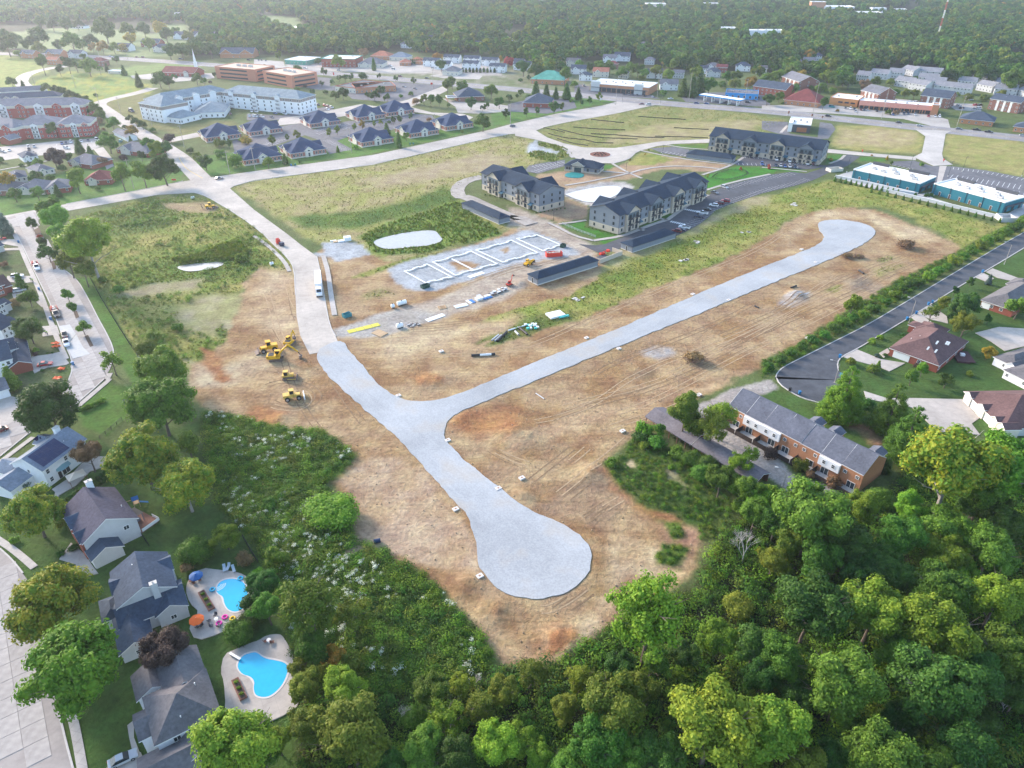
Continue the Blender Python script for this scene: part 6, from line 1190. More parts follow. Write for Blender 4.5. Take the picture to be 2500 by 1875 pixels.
# town trees, north-west
ctx='among the ranch homes by the north road'
trees(0,0,ctx,[(910,1200,78,RN,GN),(1240,1220,58,RN,GN),(1325,1270,68,OV,YE),(1390,1250,60,RN,DK),(1190,1310,36,OV,DK),(1020,1475,88,OV,YE),(1200,1455,84,OV,YE),(1380,1430,115,RN,DK),(640,1510,80,OV,LI),(455,1330,80,RN,PU),(660,1230,45,CN,DK),(760,1290,38,CN,DK),(320,1385,46,RN,GN),(300,1495,55,RN,GN),(430,1505,55,BU,GN),(50,1525,70,RN,OG),(480,1610,36,CN,DK),(310,1625,55,RN,GN),(120,1640,55,RN,GN),(860,1370,60,BU,BN),(1040,1330,40,BU,PU),(1120,1380,36,BU,LI),(560,1330,45,RN,DK),(250,1400,26,CN,DK),(175,1390,26,BU,GN),(650,1420,36,BU,DK),(520,1420,45,BU,DK),(820,1590,32,BU,GN),(0,1350,40,BU,DK),(850,1440,18,BU,LI),(590,1480,40,BU,DK)])
ctx='in the belt between the residence and the red apartments'
trees(0,0,ctx,[(380,740,40,RN,DK),(460,760,40,RN,DK),(520,770,42,RN,DK),(580,800,40,RN,DK),(640,820,42,RN,DK),(700,850,45,RN,DK),(750,890,50,RN,GN),(800,915,50,RN,GN),(840,970,45,RN,GN),(830,1020,45,BU,BN),(945,1040,55,RN,GN),(1110,1110,50,RN,OG),(1095,1000,34,RN,DK),(1145,1025,36,RN,DK),(1200,1050,38,RN,DK),(1290,1100,32,BU,DK),(800,800,22,BU,DK),(1050,1070,28,BU,DK),(440,1090,50,OV,DK),(1100,1180,20,CN,DK),(870,1090,20,BU,BN),(760,1000,30,RN,DK),(720,930,36,RN,DK)])
trees(0,0,'on the verge by the brick office pavilions',[(1730,1370,58,RN,DK),(1990,1360,88,BU,GN),(1660,1320,50,BU,OL),(1850,1210,55,BU,OL),(2075,1190,55,BU,OG),(1930,1210,28,OV,DK),(2030,1180,30,BU,YE),(1440,1170,60,BU,PU),(1860,1300,60,BU,GN),(1600,1270,40,BU,DK)])
trees(0,0,'at the edge of the yellow field',[(350,520,54,TA,GN),(568,525,45,TA,DK),(640,545,52,RN,DK),(745,560,68,RN,LI),(500,585,36,OV,DK),(900,572,22,CN,DK),(1042,595,28,CN,DK),(1165,680,38,CN,DK),(1345,670,62,RN,DK),(1420,690,46,RN,DK),(1470,650,26,RN,GN),(1655,660,44,RN,GN),(1720,685,30,RN,GN),(1770,690,18,BU,PU),(98,690,42,RN,DK),(195,725,28,CN,DK),(980,505,32,RN,DK),(55,690,22,BU,DK),(840,585,30,SP,GN),(1810,630,22,RN,DK),(700,480,30,RN,DK)])
trees(0,0,'on the golf course',[(320,320,82,RN,DK),(222,375,48,RN,DK),(60,380,75,RN,DK),(610,350,80,RN,GN),(490,385,48,RN,DK),(760,340,55,RN,DK),(880,250,90,RN,GN),(30,310,60,RN,DK),(110,340,60,RN,DK),(320,410,55,RN,OL),(690,380,45,RN,DK),(860,395,50,RN,OG),(780,400,34,RN,OG),(960,400,42,RN,OL),(1040,405,50,BU,OG),(560,215,50,RN,DK),(440,210,45,RN,DK),(650,200,45,RN,DK),(340,190,50,RN,DK),(1350,240,60,RN,OG),(1400,290,55,RN,DK),(1210,245,55,RN,DK),(1080,250,60,RN,OL),(1100,330,50,RN,OG),(1590,310,48,RN,OL),(1740,290,60,RN,GN),(1640,190,50,RN,DK),(2020,310,40,RN,OG),(1250,370,50,RN,OL),(1430,430,60,RN,DK),(1530,430,60,RN,DK),(1620,420,50,RN,GN),(1780,420,60,RN,DK),(150,450,40,BU,GN)])
trees(1,0,'in the car park islands of the brick pavilions',[(150,1185,34,OV,OL),(280,1155,21,OV,DK),(362,1135,32,OV,OL),(635,1112,27,OV,OL),(703,1097,27,OV,OL),(848,1072,23,OV,OL),(912,1052,27,OV,OG),(1015,1042,17,OV,OL),(1068,1032,20,OV,OL),(1175,1015,24,OV,DK),(1228,1008,26,OV,DK),(1323,980,22,OV,DK),(1120,1090,34,CN,GN),(1220,1180,26,CM,DK),(1285,1150,34,RN,GN),(855,1240,34,BU,LI),(706,1258,18,CN,LI),(115,1368,46,RN,LI),(260,1340,30,CN,DK),(385,1365,17,BU,DK),(1140,1030,20,BU,DK),(1760,1110,20,BU,OL),(1480,1010,30,BU,BN)])
trees(1,0,'along the side street by the banks',[(1930,1030,66,RN,GN),(2125,958,34,RN,DK),(2070,865,42,RN,DK),(1965,890,26,RN,DK),(1930,912,24,RN,DK),(1830,870,46,RN,DK),(1642,890,18,RN,DK),(2000,765,56,RN,LI),(1760,735,50,RN,GN),(1630,715,45,OV,OL),(1670,690,40,OV,OL),(1560,845,34,OV,GN),(1493,840,38,OV,GN),(1433,835,34,OV,OL),(1370,860,42,BU,BN),(750,785,46,RN,DK),(682,805,36,RN,DK),(1015,805,42,RN,DK),(960,805,30,RN,DK),(1070,765,40,RN,DK),(1120,825,32,RN,DK),(600,775,28,BU,DK),(495,780,28,RN,DK),(588,605,30,RN,DK),(710,520,52,RN,LI),(210,465,30,RN,OL),(370,580,45,BU,DK),(720,660,26,RN,DK),(770,655,30,RN,DK),(820,650,26,RN,DK),(910,650,48,BU,DK),(1055,642,20,RN,DK),(1195,662,22,RN,DK),(1345,680,26,RN,DK),(1010,545,20,CM,DK),(540,520,40,BU,DK),(930,450,40,RN,BN),(1555,490,44,RN,OG),(1580,550,46,RN,DK),(2075,505,30,RN,OG),(1320,790,30,BU,GN),(1240,810,24,BU,GN),(100,580,30,RN,DK),(55,605,24,RN,DK),(660,690,26,BU,DK),(570,705,22,RN,DK),(430,725,22,BU,PU),(370,750,34,BU,GN),(2150,820,26,RN,DK)])
one(1,0,2150,520,38,RN,RE,'bright red maple beside the white duplexes')
for i in range(14):tree(k(1,0,1700+i*30,590+(i%2)*3),3.2,'column','dark','dark cypress in the hedge below the white duplexes','cypress hedge below the duplexes','cypress',hs=.6)
for i in range(6):tree(k(1,0,1325+i*17,520),3.0,'column','dark','dark cypress in the row beside the orange-roofed shops','cypress row beside the shops','cypress',hs=.7)
trees(2,0,'on the lawns beside the highway',[(236,748,40,CN,DK),(325,772,38,CN,DK),(405,790,32,CN,DK),(497,775,44,CN,DK),(596,792,34,CN,DK),(110,782,28,RN,DK),(78,812,18,RN,DK),(617,862,23,OV,DK),(690,847,23,OV,DK),(770,815,30,RN,OL),(155,940,27,OV,DK),(246,932,26,OV,DK),(390,905,46,RN,GN),(460,896,24,OV,GN),(180,820,40,BU,DK),(530,850,24,BU,GN),(15,830,26,RN,DK),(175,655,20,RN,DK),(105,675,24,BU,DK),(560,715,40,BU,GN),(1310,790,34,RN,GN),(0,960,24,RN,DK)])
trees(2,0,'at the wood edge behind the highway shops',[(480,620,55,TA,GN),(130,570,60,RN,DK),(230,600,60,RN,DK),(340,600,55,RN,DK),(1250,600,50,RN,OL),(1350,630,46,RN,LI),(1100,590,50,RN,GN),(1040,580,50,RN,GN),(960,610,45,RN,GN),(1130,660,40,BU,OL),(1590,620,60,RN,OL),(1620,710,60,CN,DK),(1700,720,60,RN,GN),(1560,740,55,CN,DK),(1480,740,50,CN,GN),(1850,650,46,RN,GN),(1925,650,50,RN,GN),(2050,700,55,RN,OG),(1920,710,50,RN,OL),(1800,720,46,BU,GN),(2170,660,46,RN,GN),(860,560,46,RN,GN),(770,560,46,RN,GN),(1380,700,40,BU,OL),(2190,840,40,RN,DK),(690,570,40,RN,DK),(600,545,36,RN,LI),(1150,620,40,RN,GN)])
one(2,0,5,530,38,RN,RE,'red maple standing before the dark conifer clump')
trees(3,0,'among the brick walk-ups and terraces',[(60,835,42,RN,DK),(150,815,40,RN,GN),(525,865,38,OV,DK),(1060,948,34,BU,OL),(1130,948,32,BU,BN),(635,932,20,BU,OG),(1480,930,22,CN,DK),(270,750,46,RN,GN),(500,750,50,RN,GN),(430,750,40,BU,OL),(960,690,44,RN,OL),(870,720,46,RN,BN),(1080,700,44,BU,OL),(1180,690,40,BU,OL),(1130,780,40,BU,GN),(1210,790,36,RN,OL),(1290,790,36,RN,OL),(1390,770,30,RN,OL),(1580,820,34,RN,OL),(1740,820,46,BU,OL),(1880,830,46,BU,OL),(1650,800,30,BU,OL),(2020,790,46,BU,OL),(1300,660,30,BU,GN),(880,760,36,BU,OL),(600,770,44,BU,OL),(180,870,18,BU,DK),(1000,790,40,BU,GN)])
trees(3,0,'at the wood edge above the terraces',[(700,640,70,RN,GN),(640,690,60,RN,DK),(740,690,55,RN,GN),(560,660,66,RN,LI),(1830,620,80,RN,GN),(1930,630,70,RN,DK),(2100,680,90,RN,GN),(2180,620,80,RN,GN),(1580,640,60,RN,DK),(1680,640,60,RN,GN),(150,640,55,RN,YE),(80,660,50,RN,OL),(240,620,55,RN,OL),(330,640,50,RN,OG),(400,680,55,RN,GN),(320,560,26,RN,PU)])
trees(3,0,'beside the roads of the new apartments',[(65,1405,14,CN,RE),(1060,1330,13,CN,OG),(930,1310,12,BU,OG),(1095,1375,14,OV,GN),(1350,1385,26,BU,GN),(585,1345,22,BU,OG)])
trees(2,0,'beside the roads of the new apartments',[(1965,1425,14,OV,RE),(1690,1480,14,OV,YE),(1030,1350,9,OV,OG),(1160,1300,8,OV,OG),(1188,1265,9,OV,YE),(2200,1400,12,OV,RE)])
# shrub rows at the apartment walls
for c,r,x0,y0,x1,y1,n_ in[(2,1,650,320,900,385,9),(2,1,240,205,480,165,8),(1,0,1950,1640,2200,1690,7),(2,1,1120,300,1260,240,5),(2,1,1300,210,1420,150,5),(2,0,1720,1285,2200,1315,9),(3,0,20,1325,470,1395,9),(2,1,940,375,1060,330,5)]:
 for i in range(n_):tree(k(c,r,x0+(x1-x0)*i/(n_-1),y0+(y1-y0)*i/(n_-1)),2.4,'bush','dark','small clipped shrub in the bed along an apartment wall','shrubs along the apartment walls','shrub')
# red blossom bed in the roundabout
for i in range(12):
 a=i*2.4;rr=.15+.75*(i/12)**.5;tree(k(2,0,778+65*rr*math.cos(a),1300+17*rr*math.sin(a)),2.5,'bush','purple','purple shrub in the round island bed','purple shrubs of the roundabout island','shrub')
# ---------------------------------------------------------------- masses nobody could count
def scatter(name,label,cat,pts,rz,sc,srcs,idx=None):
 me=bpy.data.meshes.new(name);me.vertices.add(len(pts));me.vertices.foreach_set('co',np.asarray(pts,np.float32).ravel())
 for an,dt,val in(('rz','FLOAT',rz),('sc','FLOAT',sc),('pick','INT',idx if idx is not None else np.random.default_rng(3).integers(0,len(srcs),len(pts)))):
  a=me.attributes.new(an,dt,'POINT');a.data.foreach_set('value',np.asarray(val,np.int32 if dt=='INT' else np.float32))
 o=inst(name,me);tag(o,label,cat,kind='stuff')
 ng=bpy.data.node_groups.new(name+'_scatter','GeometryNodeTree');ng.interface.new_socket('Geometry',in_out='INPUT',socket_type='NodeSocketGeometry');ng.interface.new_socket('Geometry',in_out='OUTPUT',socket_type='NodeSocketGeometry')
 n=ng.nodes;L=ng.links;gi=n.new('NodeGroupInput');go=n.new('NodeGroupOutput');ip=n.new('GeometryNodeInstanceOnPoints');g2=n.new('GeometryNodeGeometryToInstance')
 for s_ in reversed(srcs):
  oi=n.new('GeometryNodeObjectInfo');oi.inputs['Object'].default_value=s_;L.new(oi.outputs['Geometry'],g2.inputs[0])
 def attr(a,t):
  x=n.new('GeometryNodeInputNamedAttribute');x.data_type=t;x.inputs[0].default_value=a;return x.outputs[0]
 L.new(gi.outputs[0],ip.inputs['Points']);L.new(g2.outputs[0],ip.inputs['Instance']);ip.inputs['Pick Instance'].default_value=True;L.new(attr('pick','INT'),ip.inputs['Instance Index'])
 cx=n.new('ShaderNodeCombineXYZ');L.new(attr('rz','FLOAT'),cx.inputs[2]);L.new(cx.outputs[0],ip.inputs['Rotation']);L.new(attr('sc','FLOAT'),ip.inputs['Scale']);L.new(ip.outputs[0],go.inputs[0])
 md=o.modifiers.new('scatter','NODES');md.node_group=ng;return o
SRC={}
def src(name,me):
 if name not in SRC:SRC[name]=bpy.data.objects.new(name,me)
 return SRC[name]
rng=np.random.default_rng(11)
def far_tree(i,kind,leaf,n,ls):return src(f'wood_tree_source_{i}',crown_mesh('wood_crown',kind,500+i,12,n,ls,.85,LEAF[leaf]))
WOOD=kk(0,0,[(-2500,150),(0,205),(500,205),(900,180),(1300,175),(1310,300),(1450,320),(1380,470),(1600,500),(1850,470),(2212,485)])+kk(1,0,[(300,478),(640,468),(880,488),(1000,435),(1420,465),(1900,470),(2212,530)])+kk(2,0,[(100,600),(200,640),(500,660),(540,560),(750,500),(1000,540),(1250,590),(1400,640),(1650,600),(2000,640),(2190,735)])+kk(3,0,[(180,690),(400,755),(770,735),(800,640),(1200,588),(1500,598),(1520,690),(1760,690),(2010,700),(2020,780),(2212,760),(3600,820)])+[(3600,-90),(-1200,-90)]
WOODW=gg(WOOD)
CLEAR=[]
for o in list(bpy.context.scene.objects):
 if o.parent is None and o.type=='EMPTY' and o.location.y>430 and o.get('category')not in('tree','shrub','conifer','cypress','arborvitae'):
  wl=[c for c in o.children if c.name.startswith('wall')]
  L_=max((v.co.x for c in wl for v in c.data.vertices),default=10);D_=max((v.co.y for c in wl for v in c.data.vertices),default=10)
  CLEAR.append((o.location.x-7,o.location.x+L_+7,o.location.y-34-o.location.y*.02,o.location.y+D_+4))
def in_wood(n,y0,y1):
 t=rng.uniform(0,1,n);y=np.sqrt(y0*y0+t*(y1*y1-y0*y0));x=rng.uniform(-.78,.78,n)*(y+40)
 m=sdist(x,y,WOODW)<0
 for z in ZONES:
  if z[0]=='golf':m&=sdist(x,y,z[1])>0
 m&=sdist(x,y,PW['lake'])>6
 for a,b_,c,d in CLEAR:m&=~((x>a)&(x<b_)&(y>c)&(y<d))
 # lanes, gaps and glades
 gl=fbm(x,y,90,77,3);m&=gl<.62
 return x[m],y[m]
x,y=in_wood(66000,430,2500)
kinds=[far_tree(0,'round','dark',260,.24),far_tree(1,'broad','green',260,.24),far_tree(2,'round','green',260,.24),far_tree(3,'oval','olive',240,.24),far_tree(4,'broad','dark',260,.24),far_tree(5,'round','maple',240,.24),far_tree(6,'round','orange',200,.24)]
pk=rng.choice(7,len(x),p=[.28,.22,.22,.08,.16,.03,.01])
scatter('wood','mixed green wood covering the land beyond the highway','wood',np.stack([x,y,np.zeros_like(x)],1),rng.uniform(0,6.28,len(x)),rng.uniform(3.8,7.0,len(x)),kinds,pk)
# clumps of weeds, grass and flowers
def upn(me):  # soft shading: a tuft is lit like the turf it stands for
 me.normals_split_custom_set_from_vertices([Vector((v.co.x*.5,v.co.y*.5,1)).normalized()for v in me.vertices])
def clump(name,n,h,w,leaf,up=.8,ls=.16,seed=1):
 r_=np.random.default_rng(seed);P=np.stack([r_.normal(0,w*.45,n),r_.normal(0,w*.45,n),r_.uniform(.05,1,n)**.8*h],1);N=np.stack([P[:,0]*1.2,P[:,1]*1.2,np.full(n,.7)],1)+r_.normal(size=(n,3))*.35
 N/=np.linalg.norm(N,axis=1)[:,None];t=np.cross(N,r_.normal(size=(n,3)));t/=np.linalg.norm(t,axis=1)[:,None];b_=np.cross(N,t);s_=ls*r_.uniform(.6,1.4,(n,1))
 v=np.stack([P-t*s_,P-b_*s_*.6,P+t*s_,P+b_*s_*.6],1).reshape(-1,3);me=npmesh(name,v,np.arange(4*n).reshape(-1,4),LEAF[leaf]);upn(me);return src(name,me)
def tuft(name,n,h,leaf,seed=1,w=.35):
 r_=np.random.default_rng(seed);a=r_.uniform(0,6.28,n);rad=r_.uniform(0,w,n);B=np.stack([np.cos(a)*rad,np.sin(a)*rad,np.zeros(n)-.03],1);d=np.stack([np.cos(a),np.sin(a),np.zeros(n)],1);tip=B+d*r_.uniform(.1,.45,(n,1))*h+np.array((0,0,1))*h*r_.uniform(.6,1,(n,1));side=np.stack([-np.sin(a),np.cos(a),np.zeros(n)],1)*.09
 v=np.stack([B-side,B+side,tip],1).reshape(-1,3);me=npmesh(name,v,np.arange(3*n).reshape(-1,3),LEAF[leaf],nper=3);upn(me);return src(name,me)
def sample_zone(names,dens,polys=None,cap=20000):
 polys=polys or[z[1]for z in ZONES if z[0]in names];X=[];Y=[]
 for P in polys:
  x0,x1,y0,y1=min(p[0]for p in P),max(p[0]for p in P),min(p[1]for p in P),max(p[1]for p in P);n=int(min(cap*2,(x1-x0)*(y1-y0)*dens))
  x=rng.uniform(x0,x1,n);y=rng.uniform(y0,y1,n);m=sdist(x,y,P)<0;x,y=x[m],y[m];w=zone_weight(names,x,y);m=w>.5;X.append(x[m]);Y.append(y[m])
 x=np.concatenate(X);y=np.concatenate(Y)
 for nm in PW:m=sdist(x,y,PW[nm])>.2;x,y=x[m],y[m]
 for P in FLATP[:11]:
  m=sdist(x,y,P)>.3;x,y=x[m],y[m]
 return x,y
def scat(name,label,names,dens,srcs,p,smin,smax,cap=20000,noise=None,polys=None):
 x,y=sample_zone(names,dens,polys,cap);
 if noise:m=fbm(x,y,noise[0],61)>noise[1];x,y=x[m],y[m]
 pk=rng.choice(len(srcs),len(x),p=p);scatter(name,label,'vegetation',np.stack([x,y,height(x,y)-.02],1),rng.uniform(0,6.28,len(x)),rng.uniform(smin,smax,len(x)),srcs,pk)
wd=[clump('weed_source_1',130,1.0,1.1,'green',ls=.115,seed=1),clump('weed_source_2',130,1.1,1.1,'lime',ls=.115,seed=2),clump('weed_source_3',130,.9,1.1,'dark',ls=.115,seed=3),clump('weed_source_4',130,.9,1.0,'olive',ls=.115,seed=4),clump('weed_source_5',130,1.0,1.0,'yellow',ls=.115,seed=5)]
fl=[clump('flower_source_1',40,.5,.7,'white',ls=.13,seed=6)]
gs=[tuft('grass_source_1',22,.55,'grass',1),tuft('grass_source_2',22,.6,'straw',2),tuft('grass_source_3',26,.5,'green',3),tuft('grass_source_4',20,.5,'olive',4)]
rd=[tuft('reed_source_1',40,1.5,'lime',7,.6),tuft('reed_source_2',40,1.6,'grass',8,.6)]
scat('flowering_brush','dense green brush with goldenrod and weeds below the bare slope',('brush',),.75,wd,[.32,.34,.12,.14,.08],.8,1.9)
x,y=sample_zone(('brush',),.3);m=fbm(x,y,9,44)>.55;x,y=x[m],y[m];scatter('white_blossom','clusters of small white flowers topping the brush','flowers',np.stack([x,y,np.full_like(x,.9)],1),rng.uniform(0,6.28,len(x)),rng.uniform(.45,1.15,len(x)),fl)
scat('wood_undergrowth','dark undergrowth on the floor of the near wood',('wood_floor_near',),.34,wd,[.4,.2,.25,.15,0],1.3,2.5)
scat('slope_weeds','low weeds on the green slope by the carports',('green_slope','track_green'),.9,wd,[.35,.2,.25,.15,.05],.4,.95)
scat('meadow_grass','rough grass and weeds of the fenced meadow',('meadow','meadow_green','site_green'),.4,gs[:2]+[wd[1],wd[4]],[.5,.44,.03,.03],.4,.9,26000)
scat('strip_grass','rough yellow-green grass between the apartments and the gravel road',('strip','strip_green','vacant_green'),.35,gs[:2]+[wd[1],wd[4]],[.46,.5,.02,.02],.35,.8,26000)
scat('pond_reeds','tall bright reeds and weeds around the ponds',('pond_bank','round_bed'),.8,rd+[wd[1],gs[1]],[.3,.4,.15,.15],.35,.8)
scat('marsh_reeds','tall reeds standing behind the small marsh pond',('meadow','meadow_green'),1.6,rd,[.5,.5],.8,1.3,polys=[gg(kk(0,1,[(1450,600),(1700,560),(1860,480),(2000,440),(2100,520),(2060,620),(1900,600),(1700,610),(1560,640)]))])
scat('meadow_weeds','clumps of darker weeds across the meadow',('meadow','meadow_green'),.10,wd,[.25,.45,.05,.1,.15],.7,1.4,noise=(14,.5))
scat('vacant_grass','dry grass of the vacant land south of the main road',('vacant','triangle_field'),.12,gs[:2],[.4,.6],.5,1.0,22000)
scat('verge_weeds','low weeds under the hedge of the asphalt street',('east_verge',),.8,wd+gs[:2],[.25,.3,.1,.1,0,.15,.1],.5,1.1)
# ================================================================ STREET DETAIL
def strip(name,pts,w,z,m,parent=None,smooth=1,thick=.12):
 P=smooth_path(gg(pts),smooth);return sheet(name,offset_path(P,w/2)+offset_path(P,-w/2)[::-1],z,m,parent,thick)
def kerb(pts,w=.35,h=.17,closed=False):
 P=smooth_path(gg(pts),1);a=offset_path(P,w/2);b=offset_path(P,-w/2);q=MB()
 for i in range(len(P)-1):
  q.add([(a[i].x,a[i].y,-.1),(a[i+1].x,a[i+1].y,-.1),(b[i+1].x,b[i+1].y,-.1),(b[i].x,b[i].y,-.1),(a[i].x,a[i].y,h),(a[i+1].x,a[i+1].y,h),(b[i+1].x,b[i+1].y,h),(b[i].x,b[i].y,h)],[(4,7,6,5),(0,4,5,1),(2,6,7,3)])
 o=q.build('kerb',mat('kerb_concrete',(.46,.44,.41),.9,1.5,.15));return tag(o,kind='structure')
kerb(kk(3,1,[(2500,210),(2212,370),(1900,548),(1500,788),(1200,968),(900,1148),(600,1298),(300,1448),(180,1508),(128,1558),(112,1612)])+kk(3,2,[(118,0),(148,62),(248,133),(348,184),(480,219)]))
kerb(kk(3,1,[(645,1540),(635,1470),(675,1418),(800,1357),(1000,1237),(1300,1057),(1600,867),(1940,667),(2212,502)]))
kerb(kk(0,1,[(60,290),(110,330),(190,480),(262,640),(335,790),(425,970),(500,1170),(560,1340),(605,1440),(612,1530),(580,1620)]));kerb(kk(0,1,[(560,700),(655,775),(745,930),(830,1100),(900,1225),(950,1330),(965,1420)]))
kerb(kk(0,2,[(640,232),(770,120),(880,20)]));kerb(kk(0,2,[(0,672),(250,470),(330,420)]));kerb(kk(0,3,[(490,1190),(520,1280),(560,1450),(625,1690)]));kerb(kk(0,2,[(0,1450),(100,1540),(195,1659)]))
kerb(kk(1,1,[(530,575),(560,700),(600,950),(640,1160),(690,1250)]));kerb([(505,402),(548,389.5),(805,356.5),(1060,297.5),(1097,290.5)]);kerb([(143,440.5),(340,403.5),(395,391)])
kerb(kk(0,1,[(1560,20),(1700,50),(1790,95),(2000,220),(2212,375)])+kk(1,1,[(150,460),(290,590),(340,680),(350,900)]))
SW=tex_mat('sidewalk_concrete',(.41,.38,.345),1.6,R(-15),dark=.72)
# poured slabs of the front street, one by one
def slabs(parent,polyF,ang,sx,sy,z,m,jx=0,jy=0,gap=.05):
 P=polyF;c,s_=math.cos(ang),math.sin(ang);xs=[p.x*c+p.y*s_ for p in P];ys=[-p.x*s_+p.y*c for p in P]
 me=MB().box(gap,sx-gap,gap,sy-gap,-.12,0).mesh('slab',m);n=0
 i0,i1=int(min(xs)//sx),int(max(xs)//sx)+1;j0,j1=int(min(ys)//sy),int(max(ys)//sy)+1
 for i in range(i0,i1):
  for j in range(j0,j1):
   cor=[(i*sx+u,j*sy+v)for u in(.15,sx-.15)for v in(.15,sy-.15)];wx=np.array([a*c-b*s_ for a,b in cor]);wy=np.array([a*s_+b*c for a,b in cor])
   if(sdist(wx,wy,P)<1.0).all()and n<290:
    a,b=i*sx,j*sy;o=inst('slab',me,parent,(a*c-b*s_,a*s_+b*c,z),ang);n+=1
SLABM=mat('slab_concrete',(.385,.36,.335),.9,.9,.12,rnd=.07,spec=.15,big=.2)
fs=ROADS['front_street']['obj'];u=g(k(0,3,560,1450))-g(k(0,3,360,480));slabs(fs,[p for p in ROADS['front_street']['poly']],math.atan2(u.y,u.x),4.4,3.9,.155,SLABM)
st=ROADS['street']['obj'];u=g(k(0,1,500,1170))-g(k(0,1,262,640));slabs(st,[p for p in ROADS['street']['poly']],math.atan2(u.y,u.x),5.0,4.2,.15,SLABM)
NEWC=mat('new_slab',(.45,.455,.44),.9,1,.08)
for q_ in([(500,1165),(590,1150),(640,1230),(560,1330)],[(562,1335),(645,1235),(700,1340),(760,1400),(615,1440)]):sheet('new_patch',gg(kk(0,1,q_)),.172,NEWC)
# planted medians
for pts in([(290,350),(330,330),(350,380),(300,395)],[(430,620),(470,610),(475,680),(450,690)],[(620,1040),(650,1035),(670,1090),(640,1100)],[(715,1250),(745,1240),(790,1330),(760,1340)]):sheet('median_bed',gg(kk(0,1,pts)),.21,mat('mulch',(.11,.075,.05),.95,3,.3),thick=.2)
# sidewalks and drives
for pts,w in[(kk(0,3,[(560,1100),(605,1200),(650,1400),(700,1690)]),1.6),(kk(0,2,[(-60,1340),(0,1385),(100,1450),(200,1530),(290,1610)]),1.6),(kk(0,1,[(80,310),(150,440),(215,600),(280,740),(360,930),(440,1160),(510,1330),(560,1440)]),1.7),(kk(0,1,[(930,1560),(900,1620)])+kk(0,2,[(930,20),(800,130),(660,250)]),1.7),(kk(0,2,[(0,720),(120,630),(280,510)]),1.5),(kk(0,2,[(0,430),(70,375)]),1.5),
               (kk(1,1,[(585,570),(625,700),(650,900),(680,1070)]),2.0),(kk(1,1,[(0,400),(130,490),(260,620),(300,700)]),1.8),(kk(0,0,[(0,1435),(200,1400),(480,1340)]),1.6),(kk(2,1,[(340,290),(430,330),(560,400),(720,440)]),1.8),(kk(2,1,[(430,300),(560,285),(660,268)]),1.8),(kk(2,1,[(720,440),(960,405),(1100,350),(1200,310),(1350,262)]),2.2),(kk(2,1,[(1350,262),(1440,195),(1520,140),(1600,95),(1690,55)]),2.2),(kk(2,1,[(1080,330),(1150,355)]),1.8),(kk(2,1,[(1250,245),(1340,268)]),1.8),(kk(2,0,[(800,1445),(1000,1462)]),1.8),(kk(2,0,[(880,1380),(1000,1450),(1130,1505)]),1.8),(kk(2,0,[(480,1565),(700,1530),(1000,1468),(1150,1425),(1350,1400),(1600,1405),(1790,1425)]),1.8),(kk(2,0,[(1640,1475),(1820,1420),(1920,1375),(1990,1325)]),1.8),(kk(2,0,[(1120,1270),(1300,1310),(1500,1345),(1890,1390)]),1.8),(kk(2,0,[(1650,1610),(1900,1535),(2212,1470)]),1.8),(kk(2,0,[(470,1250),(510,1275),(515,1300),(555,1330)]),3.0),(kk(2,0,[(1310,1220),(1500,1250),(1690,1262)]),1.6),(kk(2,0,[(880,1378),(1010,1345),(1045,1300),(1100,1275)]),2.0),(kk(3,0,[(570,1380),(660,1350),(700,1310)]),1.8),(kk(3,0,[(0,1412),(380,1448)]),1.5),(kk(3,0,[(160,1120),(215,1060)]),2)]:
 strip('sidewalk',pts,w,.13,SW)
DRV=tex_mat('drive_concrete',(.43,.39,.345),3.6,R(20),dark=.8)
